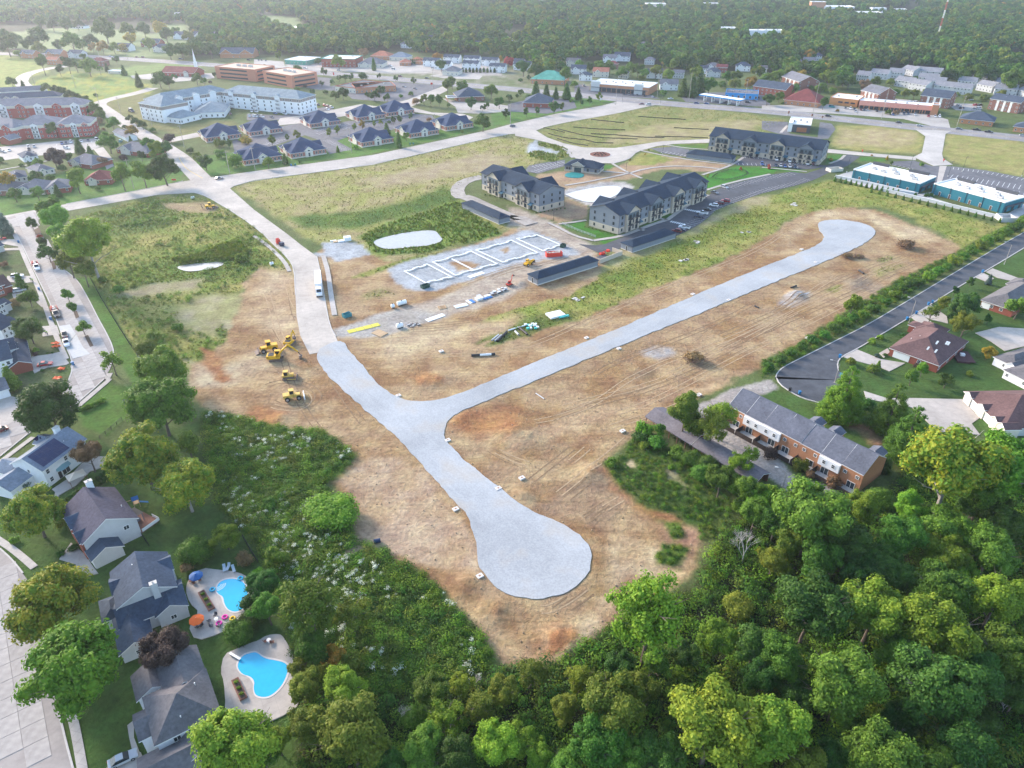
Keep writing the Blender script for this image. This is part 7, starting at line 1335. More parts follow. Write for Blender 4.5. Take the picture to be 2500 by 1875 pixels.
for i,pts in enumerate([kk(0,2,[(500,1540),(600,1400),(660,1450),(720,1500),(770,1580),(830,1659)])+kk(0,3,[(720,45),(650,10),(640,-60)]),kk(0,3,[(860,1700),(1010,1545),(1130,1500),(1190,1530),(1260,1700)]),kk(0,3,[(1075,1300),(1165,1230),(1200,1270),(1130,1320),(1130,1400),(1180,1530),(1120,1530),(1090,1400)]),kk(0,1,[(100,890),(240,870),(345,930),(410,1010),(350,1000),(260,920),(120,940)]),kk(0,1,[(270,1420),(420,1400),(510,1380),(585,1475),(560,1490),(400,1510),(290,1560),(262,1500)]),kk(0,1,[(350,1165),(480,1155),(505,1230),(360,1250)]),kk(0,1,[(0,430),(140,430),(190,470),(150,490),(0,465)]),kk(0,1,[(0,510),(170,500),(180,520),(0,525)]),kk(0,1,[(60,740),(260,740),(290,790),(200,800),(60,790)]),kk(0,2,[(-200,240),(95,165),(230,200),(170,340),(60,410),(-200,420)]),
      kk(3,1,[(680,1420),(800,1358),(1000,1440),(1210,1475),(1075,1545),(1000,1510),(720,1435)]),kk(3,2,[(860,120),(1050,180),(1250,180),(1690,190),(1840,345),(1770,395),(1840,490),(1480,460),(1270,260),(880,185)]),kk(3,1,[(1260,1090),(1320,1045),(1490,1175),(1360,1165)]),kk(3,1,[(1310,1060),(1420,980),(1560,1080),(1570,1140),(1440,1110)]),kk(3,1,[(1800,1220),(2000,1170),(2300,1190),(2300,1310),(2050,1372),(1930,1290)]),kk(3,1,[(1890,705),(1945,675),(2212,775),(2160,795),(1990,755)]),kk(3,1,[(1800,750),(1870,715),(1960,760),(1900,790)]),kk(3,1,[(990,1390),(1060,1350),(1080,1380),(1030,1430)]),kk(0,0,[(790,1260),(870,1240),(940,1330),(960,1400),(900,1430),(860,1340)]),kk(1,0,[(220,1000),(500,960),(900,880),(1050,900),(1270,890),(1500,950),(1760,960),(1850,990),(1800,1020),(1500,965),(1270,935),(1100,945),(760,980),(400,1040),(180,1062)]),kk(1,0,[(1190,870),(1300,840),(1590,730),(1640,760),(1560,800),(1330,900),(1280,920)]),kk(0,0,[(1320,1190),(1660,1120),(1700,1150),(1400,1210)]),kk(3,0,[(1500,1400),(1560,1400),(1510,1560),(1470,1570)])]):
 P=gg(pts);sheet('driveway',P,.085+(i%5)*.006,DRV)
strip('site_loop',kk(1,0,[(1930,1490),(1780,1525),(1710,1590),(1730,1659)])+kk(1,1,[(1790,70),(1940,140),(2120,220),(2212,265)])+kk(2,1,[(60,235),(200,300)]),8,.06,tex_mat('loop_gravel',(.33,.30,.265),nscale=.4,namt=.2))
tag(sheet('covered_pool',smooth_poly(gg(kk(2,0,[(470,1480),(510,1455),(600,1455),(650,1475),(620,1502),(510,1500)])),1),.16,mat('teal_cover',(.01,.20,.19),.5,1,.3)),'teal tarpaulin over the unfinished clubhouse pool','tarpaulin',kind='stuff')
# road paint
PAINT=mat('white_paint',(.75,.75,.73),.8);YPAINT=mat('yellow_paint',(.7,.48,.08),.8)
def lines(name,segs,m,w=.14,parent=None,z=.1):
 q=MB()
 for a,b in segs:
  d=(b-a);d.z=0
  if d.length<.05:continue
  d.normalize();n_=Vector((-d.y,d.x,0))*w/2;q.add([(p.x,p.y,z)for p in(a-n_,b-n_,b+n_,a+n_)],[(0,1,2,3)])
 o=q.build(name,m,parent);tag(o,kind='structure' if parent is None else 'stuff');return o
def stalls(lotname,rows,w=.16):
 segs=[]
 for pts,ln in rows:
  P=resample(smooth_path(gg(pts),2),2.75);O=offset_path(P,ln);segs+=list(zip(P,O))
 lines('stall_line',segs,PAINT,w,LOTS[lotname]['obj'],LOTS[lotname]['z']+.012)
stalls('apartment_parking',[(kk(2,1,[(1490,360),(1620,295),(1690,240),(1760,182),(1870,135),(2212,20)])+kk(3,0,[(100,1605),(300,1558),(420,1520)]),5.2),(kk(2,0,[(1800,1590),(1900,1552),(2212,1480)])+kk(3,0,[(240,1455)]),-5.2)],.14)
stalls('store_parking',[(kk(3,0,[(1100,1385),(1280,1425)]),-5.5),(kk(3,0,[(1620,1412),(1900,1448),(2212,1505)]),-5.5),(kk(3,0,[(1600,1490),(2212,1585)]),5.5),(kk(3,0,[(1600,1490),(2212,1585)]),-5.5),(kk(3,0,[(1620,1540),(2212,1645)]),5.5)],.2)
stalls('court_parking',[(kk(2,0,[(2000,1318),(2212,1328)])+kk(3,0,[(200,1352),(440,1390)]),-5),(kk(2,0,[(1950,1392),(2212,1402)])+kk(3,0,[(0,1396),(330,1425)]),5)],.18)
stalls('office_parking',[(kk(1,0,[(510,1100),(800,1040)]),-5),(kk(1,0,[(560,1135),(820,1080)]),5),(kk(1,0,[(830,1060),(1300,975)]),-5),(kk(1,0,[(0,1235),(240,1170)]),-5),(kk(1,0,[(0,1260),(200,1210)]),-5),(kk(1,0,[(640,1180),(820,1265)]),-5)],.2)
stalls('visitor_parking',[(kk(2,0,[(1290,1288),(1500,1322)]),5)],.18);stalls('clubhouse_parking',[(kk(2,0,[(200,1400),(470,1358)]),-5),(kk(2,0,[(240,1455),(470,1395)]),5)],.18);stalls('home_parking',[(kk(0,0,[(480,1215),(820,1185)]),-5)],.2)
for p0,p1 in(((1370,278),(1490,305)),((1490,175),(1600,195))):
 a,b=g(k(2,1,*p0)),g(k(2,1,*p1));d=(b-a)/7;n_=Vector((-d.y,d.x,0)).normalized()*1.2
 lines('crossing_stripe',[(a+d*(i+.5)-n_,a+d*(i+.5)+n_)for i in range(7)],PAINT,.7,LOTS['apartment_parking']['obj'],LOTS['apartment_parking']['z']+.012)
hp=resample(smooth_path(hw,2),3.0);segs=[]
for o_ in(-7.4,-3.7,3.7,7.4):
 op_=offset_path(hp,o_);segs+=[(op_[i],op_[i+1])for i in range(0,len(op_)-1,4)]
lines('lane_dash',segs,PAINT,.22,ROADS['highway']['obj'],.09);segs=[(a,b)for o_ in(-1.8,1.8)for a,b in zip(offset_path(hp,o_),offset_path(hp,o_)[1:])];lines('centre_line',segs,YPAINT,.2,ROADS['highway']['obj'],.092)
lines('centre_line',list(zip(smooth_path(gg(kk(0,0,[(1510,1330),(1560,1420),(1710,1505)])),2),smooth_path(gg(kk(0,0,[(1510,1330),(1560,1420),(1710,1505)])),2)[1:])),YPAINT,.3,ROADS['north_road']['obj'],.12)
# roundabout island
isl=g(k(2,0,778,1305));q=MB();n_=28;q.prism([(7.6*math.cos(2*math.pi*i/n_),7.6*math.sin(2*math.pi*i/n_))for i in range(n_)],-.1,.22);q.prism([(6.9*math.cos(2*math.pi*i/n_),6.9*math.sin(2*math.pi*i/n_))for i in range(n_)],-.1,.3,1);tag(q.build('roundabout_island',[mat('kerb_concrete'),mat('mulch_red',(.16,.06,.04),.95,3,.3)],None,isl),'round planted island with red mulch in the roundabout','island')
# tyre tracks pressed in the soil
def tracks():
 q=[MB(),MB()];guides=[(kk(2,2,[(0,600),(400,430),(800,290),(1300,160)])+kk(3,1,[(0,1310),(600,1010),(1100,760),(1500,600),(1700,500)]),13,15),(kk(2,2,[(0,300),(600,200)])+kk(2,1,[(1000,1500),(1700,1250),(2212,1020)])+kk(3,1,[(600,640),(1000,560)]),9,8),(kk(1,1,[(1000,1500),(1600,1450)])+kk(2,1,[(0,1440),(800,1100),(1500,800),(2212,520)])+kk(3,1,[(300,360)]),8,8),(kk(1,1,[(120,660),(160,900),(230,1150),(330,1300),(440,1530)])+kk(1,2,[(560,130),(800,400),(1000,600)]),12,9),
              (kk(1,2,[(40,100),(200,40),(420,60),(540,170),(420,270),(200,260),(60,180)]),6,3),(kk(2,2,[(180,1120),(500,880),(800,640),(960,480)]),8,7),(kk(2,2,[(560,1250),(760,1080),(1000,960)]),7,5),(kk(2,3,[(60,320),(250,380),(430,300),(640,150),(760,40)]),6,3),(kk(1,1,[(700,1290),(1200,1230),(1700,1190),(2212,1110)]),6,5),(kk(1,1,[(1250,1010),(1700,870),(2212,660)])+kk(2,1,[(300,640),(700,520)]),6,4),(kk(1,2,[(1700,500),(1900,640),(2150,760)])+kk(2,2,[(300,820)]),5,6)]
 rr=random.Random(5)
 for pts,n,spread in guides:
  P=resample(smooth_path(gg(pts),3),1.5)
  for i in range(int(n*.65)):
   o0=rr.uniform(-spread,spread);a,b=sorted((rr.uniform(0,.6),rr.uniform(.4,1)));sub=P[int(a*len(P)):int(b*len(P))]
   if len(sub)<4:continue
   ph=rr.uniform(0,6);base=[p+Vector((math.sin(j*.07+ph)*1.5,math.cos(j*.05+ph)*1.5,0))for j,p in enumerate(offset_path(sub,o0))]
   for s_ in(-1,1):
    c=offset_path(base,s_*1.0);A=offset_path(c,.18);B=offset_path(c,-.18);X=np.array([p.x for p in A+B]);Y=np.array([p.y for p in A+B]);Z=height(X,Y)+.035;m=len(A)
    okp=np.ones(len(X),bool)
    for nm in('gravel_road','site_road','asphalt_street'):okp&=sdist(X,Y,ROADS[nm]['poly'])>.6
    okp&=sdist(X,Y,SITEP)<-1
    v=[(X[t],Y[t],Z[t])for t in range(2*m)];f=[(t,t+1,m+t+1,m+t)for t in range(m-1)if okp[t]and okp[t+1]and okp[m+t]and okp[m+t+1]]
    q[i%2].add(v,f)
 for i,c in enumerate(((.22,.145,.08),(.37,.265,.155))):tag(q[i].build('tyre_tracks' if i else 'dozer_tracks',mat(f'track_soil_{i}',c,.95,1.2,.3,coord='Object')),('dark' if i==0 else 'pale')+' vehicle tracks pressed into the bare soil','tracks',kind='stuff')
tracks()
# clods and stones on the bare soil
x,y=sample_zone(('site','slope','pale_ground','red_ground'),.07,[SITEP]);cl=[src(f'clod_source_{i}',npmesh('clod',*ico((0,0,.05),.16,np.random.default_rng(i)),mat('clod_soil',(.34,.25,.16),.95,4,.3,rnd=.3),nper=3))for i in range(3)]
scatter('soil_clods','loose clods and stones on the graded soil','soil',np.stack([x,y,height(x,y)],1),rng.uniform(0,6.28,len(x)),rng.uniform(.3,1.3,len(x))**1.5,cl)
# ================================================================ VEHICLES
TYRE=mat('tyre_rubber',(.02,.02,.022),.9);HUB=mat('hub_metal',(.4,.4,.42),.4,metal=.6);CGL=mat('car_glass',(.02,.028,.035),.06,spec=.6);LAMPF=mat('headlamp',(.7,.72,.75),.2);LAMPR=mat('tail_lamp',(.4,.02,.02),.3)
CARC={n_:mat('paint_'+n_,c,.3,spec=.5)for n_,c in dict(white=(.78,.79,.8),black=(.015,.016,.02),silver=(.45,.47,.49),grey=(.14,.15,.17),red=(.42,.02,.025),maroon=(.16,.02,.025),blue=(.03,.09,.28),navy=(.02,.04,.09),teal=(.02,.32,.33),tan=(.4,.33,.25)).items()}
def wheel_mesh(r=.34,w=.24):
 q=MB();q.cyl((0,-w/2,0),r,w,14,0,'y');q.cyl((0,-w/2-.01,0),r*.58,w+.02,10,1,'y');return q.mesh('wheel',[TYRE,HUB])
WHM=wheel_mesh()
def taper(prof,w0,w1,z0,z1):
 """side profile to a body whose half width goes from w0 at z0 to w1 at z1"""
 n=len(prof);hw_=lambda z:(w0+(w1-w0)*max(0,min(1,(z-z0)/(z1-z0))));v=[(x,-hw_(z),z)for x,z in prof]+[(x,hw_(z),z)for x,z in prof]
 return v,[tuple(range(n)),tuple(range(2*n-1,n-1,-1))]+[(i,n+i,n+(i+1)%n,(i+1)%n)for i in range(n)]
CARP={}
def car_proto(kind):
 if kind in CARP:return CARP[kind]
 L,H={'sedan':(4.7,1.45),'suv':(4.8,1.75),'pickup':(5.7,1.85),'van':(5.2,2.0)}[kind];h=L/2;zb={'sedan':.85,'suv':1.05,'pickup':1.1,'van':1.05}[kind]
 body=[(-h,.32),(h,.32),(h,zb*.78),(h-.15,zb*.86),(h*.42,zb),(-h+.1,zb),(-h,zb*.9)]
 cab={'sedan':[(h*.45,zb-.02),(h*.10,H),(-h*.42,H),(-h*.82,zb-.02)],'suv':[(h*.46,zb-.02),(h*.16,H),(-h*.80,H),(-h*.96,zb-.02)],'pickup':[(h*.42,zb-.02),(h*.16,H),(-h*.18,H),(-h*.26,zb-.02)],'van':[(h*.72,zb-.02),(h*.36,H),(-h*.94,H),(-h*.98,zb-.02)]}[kind]
 q=MB().add(*taper(body,.88,.91,.3,zb));
 d={}
 d['body']=q.mesh('body',CARC['white']);c=MB();c.add(*taper(cab,.86,.66,zb,H));d['windows']=c.mesh('windows',CGL)
 x0,x1=cab[2][0]-.03,cab[1][0]+.03;d['roof']=MB().add([(x0,-.69,H-.06),(x1,-.69,H-.06),(x1,.69,H-.06),(x0,.69,H-.06),(x0+.06,-.62,H+.035),(x1-.08,-.62,H+.035),(x1-.08,.62,H+.035),(x0+.06,.62,H+.035)],[(4,5,6,7),(0,1,5,4),(1,2,6,5),(2,3,7,6),(3,0,4,7)]).mesh('roof',CARC['white'])
 d['headlight']=MB().box(-.1,.06,-.22,.22,-.09,.09).mesh('headlight',LAMPF);d['tail_light']=MB().box(-.06,.08,-.16,.16,-.12,.12).mesh('tail_light',LAMPR)
 if kind=='pickup':d['bed']=MB().box(-h+.18,-h*.3,-.76,.76,zb-.1,zb+.012).mesh('bed',DARKM)
 CARP[kind]=(d,L,H,zb);return CARP[kind]
def car(kind,colr,p,to,label,group=None,z=.12,cat='car',sc=1.0):
 d,L,H,zb=car_proto(kind);a=g(p);b=g(to);u=b-a;ang=math.atan2(u.y,u.x)
 t=thing({'sedan':'parked_car','suv':'parked_car','pickup':'pickup_truck','van':'van'}[kind],label,cat if kind not in('pickup','van')else{'pickup':'pickup','van':'van'}[kind],(a.x,a.y,z),ang,group);t.scale=(sc,)*3
 for nm in('body','roof'):
  o=inst(nm,d[nm],t);o.material_slots[0].link='OBJECT';o.material_slots[0].material=CARC[colr]
 inst('windows',d['windows'],t)
 if kind=='pickup':inst('bed',d['bed'],t)
 for sx in(.62,-.60):
  for sy in(-.84,.84):inst('wheel',WHM,t,(L/2*sx,sy,.34))
 for sy in(-.62,.62):inst('headlight',d['headlight'],t,(L/2-.04,sy,zb*.70));inst('tail_light',d['tail_light'],t,(-L/2,sy,zb*.78))
 return t
VN={'sedan':'saloon car','suv':'SUV','pickup':'pickup truck','van':'van'}
def cars(c,r,ctx,rows,dx=1,dy=0):
 for row in rows:
  x,y,kind,colr=row[:4];ddx,ddy=row[4:6]if len(row)>4 else(dx,dy);car(kind,colr,k(c,r,x,y),k(c,r,x+ddx*30,y+ddy*30),f'{colr} {VN[kind]} {ctx}',f'{colr} {VN[kind]}s {ctx}')
cars(2,1,'parked in the curved apartment car park',[(1835,115,'suv','red'),(1785,133,'suv','maroon'),(1735,152,'suv','white'),(1680,186,'sedan','black'),(1640,216,'pickup','white'),(1612,247,'suv','navy'),(1487,338,'pickup','white'),(1457,358,'sedan','navy'),(1422,370,'suv','maroon')],-1,-.16)
cars(2,0,'parked in the curved apartment car park',[(1825,1588,'suv','silver',1,.3),(1740,1632,'sedan','grey',1,.3)])
cars(3,0,'parked before the finished apartment block',[(122,1352,'suv','white'),(232,1366,'suv','white'),(270,1366,'suv','black'),(310,1369,'suv','black'),(383,1387,'sedan','white'),(428,1386,'suv','maroon'),(118,1402,'sedan','navy'),(157,1403,'sedan','silver'),(193,1410,'sedan','blue'),(233,1411,'suv','silver'),(277,1418,'suv','navy')],.35,1)
cars(2,0,'parked before the finished apartment block',[(2042,1325,'suv','black',.3,1),(2142,1390,'suv','blue',.3,1)])
cars(2,0,'driving on the highway by the junction',[(1125,882,'sedan','maroon',-1,.03),(1183,888,'suv','silver',-1,.03),(1590,876,'sedan','blue',1,.06),(1675,879,'sedan','blue',1,.06),(1370,838,'sedan','white',-1,.03)])
cars(2,0,'at the fuel station',[(1590,815,'suv','black',1,.1),(2080,855,'sedan','grey',1,.1),(1850,867,'sedan','black',1,.1),(2025,870,'suv','black',1,.1),(1930,852,'suv','navy',1,.1),(2110,835,'suv','grey',1,.1)]);cars(2,0,'parked before the highway strip mall',[(1020,802,'suv','grey',.2,1),(1055,806,'sedan','navy',.2,1),(1090,809,'sedan','black',.2,1),(1150,814,'suv','black',.2,1),(1220,822,'sedan','silver',.2,1),(980,800,'sedan','black',.2,1),(640,730,'suv','grey',1,.3)])
cars(2,0,'driving on the main road past the triangle field',[(40,1070,'sedan','navy',-1,.25)])
cars(3,0,'driving on the highway past the strip mall',[(560,986,'suv','black',1,.08),(1155,1040,'sedan','black',1,.08),(1330,1067,'sedan','silver',1,.08),(1660,1093,'sedan','grey',1,.08),(1810,1102,'pickup','black',1,.08),(1912,1120,'pickup','black',1,.08),(2200,1150,'sedan','silver',1,.08)])
cars(3,0,'parked before the salmon strip mall',[(590,908,'van','teal',1,.1),(745,922,'suv','white'),(780,927,'sedan','navy'),(790,944,'sedan','silver'),(835,932,'sedan','maroon'),(862,933,'sedan','navy'),(970,942,'suv','black'),(1105,972,'sedan','blue'),(1198,965,'suv','navy'),(1232,965,'suv','navy'),(1290,972,'sedan','white'),(1405,985,'sedan','red'),(1460,987,'sedan','white'),(1497,987,'suv','white'),(705,918,'sedan','grey'),(890,934,'sedan','silver')],.15,1)
cars(3,0,'parked by the brick walk-ups',[(1655,895,'sedan','silver'),(1670,907,'suv','white'),(1685,918,'suv','navy'),(1800,892,'suv','red'),(1840,892,'suv','black'),(1790,928,'pickup','silver'),(1830,924,'van','white'),(1760,848,'suv','white'),(1130,855,'sedan','white'),(1250,868,'van','white'),(1300,870,'van','white')],1,-.1)
cars(0,0,'parked at the red and cream apartment homes',[(525,1218,'suv','blue'),(560,1213,'sedan','navy'),(600,1206,'suv','white'),(690,1197,'sedan','white'),(745,1190,'sedan','navy'),(650,1205,'sedan','silver'),(565,1256,'suv','white',1,.1),(242,1248,'suv','white'),(292,1246,'suv','silver'),(30,1288,'sedan','silver',1,.1),(80,1274,'sedan','white'),(247,1268,'suv','black'),(281,1297,'sedan','black',1,.1),(0,1270,'sedan','grey')],.25,1)
car('van','white',k(0,0,820,1186),k(0,0,850,1200),'white van driving out of the apartment home car park');car('van','navy',k(0,0,1110,945),k(0,0,1150,960),'navy box van parked beside the white residence',sc=1.4)
car('suv','teal',k(0,0,1020,1200),k(0,0,1040,1180),'teal car beside the open shelter');car('sedan','navy',k(0,0,1850,1512),k(0,0,1890,1505),'dark blue car crossing the road junction')
cars(0,0,'driving on the highway by the church',[(935,482,'suv','white',1,.05),(1155,487,'sedan','maroon',1,.05),(1210,489,'suv','maroon',1,.05),(1525,502,'suv','blue',1,.05),(2100,512,'suv','black',1,.05),(2195,565,'sedan','grey',1,.05),(840,500,'van','white',1,.05)])
cars(1,0,'parked by the white residence',[(20,947,'sedan','white'),(500,886,'sedan','silver'),(540,890,'suv','black'),(598,896,'suv','red'),(625,903,'suv','maroon'),(655,912,'suv','silver'),(620,928,'suv','white'),(180,963,'sedan','blue'),(262,967,'suv','white'),(18,987,'suv','white'),(70,992,'suv','white'),(150,995,'sedan','grey'),(45,985,'sedan','silver')],1,.3)
cars(0,0,'parked by the white residence',[(1945,965,'sedan','maroon'),(2125,945,'suv','white'),(2160,945,'suv','white'),(2105,985,'suv','white'),(2140,985,'suv','white'),(2175,985,'suv','grey')],.3,1)
cars(1,0,'driving on the highway by the banks',[(1235,650,'suv','maroon',1,.06),(1460,665,'sedan','black',1,.06),(430,578,'sedan','white',1,.06),(55,562,'sedan','grey',1,.06),(715,598,'sedan','white',1,.06)]);cars(1,0,'parked by the brick banks',[(495,662,'suv','red',1,.2),(528,697,'sedan','navy',1,.2),(1360,752,'sedan','grey',1,.2),(1268,737,'sedan','silver',1,.2),(730,1078,'sedan','navy',.3,1)]);cars(1,0,'parked at the shops beyond the highway',[(40,512,'sedan','navy',.2,1),(65,512,'suv','black',.2,1),(100,516,'sedan','navy',.2,1),(1150,560,'suv','white',1,.1),(1335,548,'suv','navy',1,.1),(1510,580,'suv','silver',1,.1),(1180,590,'van','white',1,.1)])
car('sedan','navy',k(1,0,2180,1068),k(1,0,2210,1060),'navy car driving on the main road by the office lawns')
car('sedan','red',k(0,1,385,1495),k(0,1,450,1485),'red hatchback on the corner driveway',z=.12);car('suv','silver',k(0,1,170,872),k(0,1,230,860),'silver estate car on the long driveway');car('suv','white',k(0,1,150,752),k(0,1,210,745),'white car beside the conical evergreen');car('sedan','red',k(0,1,8,437),k(0,1,40,430),'red car on the drive by the street corner');car('pickup','grey',k(0,1,550,1248),k(0,1,540,1210),'grey pickup parked against the kerb behind a white one',z=.18);car('pickup','white',k(0,1,564,1318),k(0,1,575,1350),'white pickup facing down the slab street',z=.18);car('sedan','silver',k(0,3,1045,1600),k(0,3,1150,1550),'silver saloon on the drive of the taupe-roofed house',z=.13);car('sedan','maroon',k(0,2,-4,470),k(0,2,-30,480),'dark red car on the street at the wide driveway',z=.17)
# work trucks on the slab street
def work_truck(p,to,colr,label,load):
 t=car('pickup',colr,p,to,label,z=.18,sc=1.12);t.name='work_truck';t['category']='truck';q=MB();q.box(-6.6,-3.0,-1.1,1.1,.62,.82);q.box(-6.6,-3.0,-1.1,-1.02,.82,1.3);q.box(-6.6,-3.0,1.02,1.1,.82,1.3);q.cyl((-5.4,-1.2,.36),.36,2.4,12,0,'y');q.cyl((-4.4,-1.2,.36),.36,2.4,12,0,'y');q.box(-3.05,-2.6,-.1,.1,.6,.75);q.build('trailer',[mat('trailer_red',(.45,.03,.03),.6)],t)
 for i in range(load):
  MB().cbox((0,0,0),.9,.5,.45,0,.3*i).build('toolbox',mat('tool_'+'abc'[i%3],[(.5,.05,.04),(.7,.7,.68),(.1,.1,.1)][i%3],.6),t,(-6.2+i*.55,-.5+.5*(i%3),1.04))
work_truck(k(0,1,315,680),k(0,1,345,740),'white','white utility pickup towing a red loaded trailer on the slab street',5);work_truck(k(0,1,480,1075),k(0,1,505,1130),'black','black utility pickup towing a cluttered red trailer beside the kerb',6)
# lorry
a,b_=g(k(1,1,545,735)),g(k(1,1,556,925));u=b_-a;t=thing('lorry','white box lorry driving down the concrete site road','lorry',(b_.x,b_.y,.1),math.atan2(u.y,u.x));WPT=mat('lorry_white',(.8,.8,.8),.5)
q=MB();q.box(-19.5,-5.2,-1.3,1.3,1.15,4.0);q.build('trailer_box',WPT,t);MB().box(-19.2,-1.0,-.5,.5,.75,1.15).build('chassis',DARKM,t)
q=MB();q.add(*taper([(-4.2,.7),(.2,.7),(.2,1.7),(-1.1,1.95),(-1.7,3.1),(-4.2,3.3)],1.2,1.1,.7,3.3));q.build('cab',WPT,t);MB().add([(-1.02,-.95,2.02),(-1.02,.95,2.02),(-1.62,.85,3.0),(-1.62,-.85,3.0)],[(0,1,2,3)]).build('windscreen',CGL,t,(.06,0,.02));MB().box(.15,.3,-1.15,1.15,.55,.95).build('bumper',DARKM,t)
for x in(-17.6,-16.3,-6.4,-5.1,-.9):
 for sy in(-1.05,1.05):o=inst('wheel',WHM,t,(x,sy,.5));o.scale=(1.5,1.3,1.5)
# ---------------------------------------------------------------- machines
YEL=mat('machine_yellow',(.72,.40,.02),.5,2,.12);YELO=mat('faded_yellow',(.66,.43,.10),.6,2,.15);RUST=mat('worn_steel',(.16,.12,.10),.7,2,.3);REDM=mat('machine_red',(.62,.05,.03),.5);BLKM=mat('machine_black',(.03,.03,.033),.6)
def machine(name,label,p,to,cat=None):a,b=g(p),g(to);u=b-a;return thing(name,label,cat or name.replace('_',' '),(a.x,a.y,ht(a.x,a.y)),math.atan2(u.y,u.x))
def crawler(t,L,gauge,h=.95,w=.6,m=None):
 for s_ in(-1,1):
  q=MB();n=8;pr=[(-L/2+h/2-math.sin(math.pi*i/n)*h/2,h/2-math.cos(math.pi*i/n)*h/2)for i in range(n+1)]+[(L/2-h/2+math.sin(math.pi*i/n)*h/2,h/2+math.cos(math.pi*i/n)*h/2)for i in range(n+1)]
  yc=s_*gauge/2;q.extr([(x,z)for x,z in pr],yc-w/2,yc+w/2,'y',0);o=q.build('track',m or RUST,t)
  for i in range(int(L/.35)):MB().box(-.05,.05,yc-w/2-.03,yc+w/2+.03,h-.02,h+.05).build('track_shoe',RUST,o,(-L/2+.3+i*.35,0,0))
  for i in range(4):MB().cyl((-L/2+.6+i*(L-1.2)/3,yc-s_*0-w/2-.04,h*.45),.22,w+.08,10,0,'y').build('roller',m or RUST,o)
def cabin(t,x,y,z,sx=1.6,sy=1.5,sz=1.7,m=None):
 q=MB();q.box(x-sx/2,x+sx/2,y-sy/2,y+sy/2,z,z+.45);
 for dx in(-1,1):
  for dy in(-1,1):q.box(x+dx*(sx/2-.05)-.05,x+dx*(sx/2-.05)+.05,y+dy*(sy/2-.05)-.05,y+dy*(sy/2-.05)+.05,z+.45,z+sz)
 q.box(x-sx/2-.1,x+sx/2+.1,y-sy/2-.08,y+sy/2+.08,z+sz,z+sz+.14);o=q.build('cab',m or YEL,t);MB().box(x-sx/2+.06,x+sx/2-.06,y-sy/2+.06,y+sy/2-.06,z+.45,z+sz).build('cab_glass',CGL,o);return o
def excavator(p,to,label,m=YEL,sc=1.0,pose=((1.0,2.0),(5.4,4.9),(8.6,3.1),(9.4,1.1))):
 t=machine('excavator',label,p,to);t.scale=(sc,)*3;crawler(t,4.6,2.5)
 q=MB();q.box(-2.6,1.4,-1.45,1.45,1.1,1.5);q.box(-2.9,.2,-1.45,1.45,1.5,2.3);q.box(-3.0,-2.1,-1.45,1.45,1.3,2.1);o=q.build('upper_body',m,t);MB().cyl((0,0,.8),.8,.35,14).build('slew_ring',BLKM,t);MB().box(-2.4,-.6,-1.1,1.1,2.3,2.42).build('engine_cover',BLKM,o);MB().cyl((-1.6,.8,2.4),.08,.5,8).build('exhaust',RUST,o)
 cabin(t,.6,.85,1.5,1.7,1.1,1.7,m)
 P=[Vector((x,-.2,z))for x,z in pose]
 def arm(nm,a,b,w0,w1,th):
  d=b-a;L=d.length;q=MB().add([(0,-th,-w0),(0,th,-w0),(0,th,w0),(0,-th,w0),(L*.45,-th,-w0*.5+w0*.5),(L*.45,th,0),(L*.45,th,w0*1.7),(L*.45,-th,w0*1.7),(L,-th,-w1),(L,th,-w1),(L,th,w1),(L,-th,w1)],[(0,3,2,1),(0,1,5,4),(1,2,6,5),(2,3,7,6),(3,0,4,7),(4,5,9,8),(5,6,10,9),(6,7,11,10),(7,4,8,11),(8,9,10,11)]);o=q.build(nm,m,t,a);o.rotation_euler=(0,-math.atan2(d.z,d.x),0);return o
 bo=arm('boom',P[0],P[1],.32,.22,.26);arm('stick',P[1]+Vector((-.3,0,.2)),P[2],.26,.16,.2)
 MB().tube([P[0]+Vector((.6,0,.1)),P[0].lerp(P[1],.55)+Vector((0,0,.1))],.1,6).build('hydraulic_ram',HUB,t);MB().tube([P[0].lerp(P[1],.6)+Vector((0,0,.75)),P[1]+Vector((-.2,0,.55))],.09,6).build('hydraulic_ram',HUB,t)
 q=MB();q.extr([(-.6,.5),(.3,.75),(.55,.2),(.2,-.5),(-.5,-.45),(-.15,.1)],-.75,.55,'y');
 for i in range(5):q.box(-.7,-.45,-.7+i*.28,-.62+i*.28,-.55,-.4)
 q.build('bucket',RUST,t,P[3]+Vector((0,.1,0)));MB().tube([P[2],P[3]+Vector((.1,0,.5))],.14,6).build('bucket_link',BLKM,t);return t
excavator(k(1,1,190,1440),k(1,1,420,1425),'bright yellow crawler excavator with its arm reaching over the soil',pose=((1.0,2.0),(4.6,5.6),(7.6,2.8),(8.2,.75)))
excavator(k(1,1,305,1310),k(1,1,345,1270),'yellow excavator with folded dark arm parked beside the concrete road end',sc=.85,pose=((1.0,2.0),(3.4,4.9),(4.2,2.4),(3.6,1.0)))
def dozer(p,to,label,m=YELO):
 t=machine('bulldozer',label,p,to);crawler(t,3.6,2.0,1.0,.6);q=MB();q.box(-1.7,1.6,-.7,.7,.7,1.1);q.box(.1,1.9,-.62,.62,1.1,1.9);q.box(-1.8,-1.0,-.9,.9,1.1,1.7);q.build('body',m,t);cabin(t,-.55,0,1.1,1.4,1.4,1.75,m);MB().cyl((1.1,.3,1.9),.07,.7,8).build('exhaust',RUST,t)
 q=MB();q.extr([(2.7,.05),(2.95,.1),(2.75,.6),(2.95,1.15),(2.8,1.2),(2.55,.6)],-1.75,1.75,'y');q.build('blade',RUST,t)
 for s_ in(-1,1):MB().tube([(-.2,s_*1.4,.55),(2.7,s_*1.4,.35)],.12,6).build('push_arm',m,t)
 return t
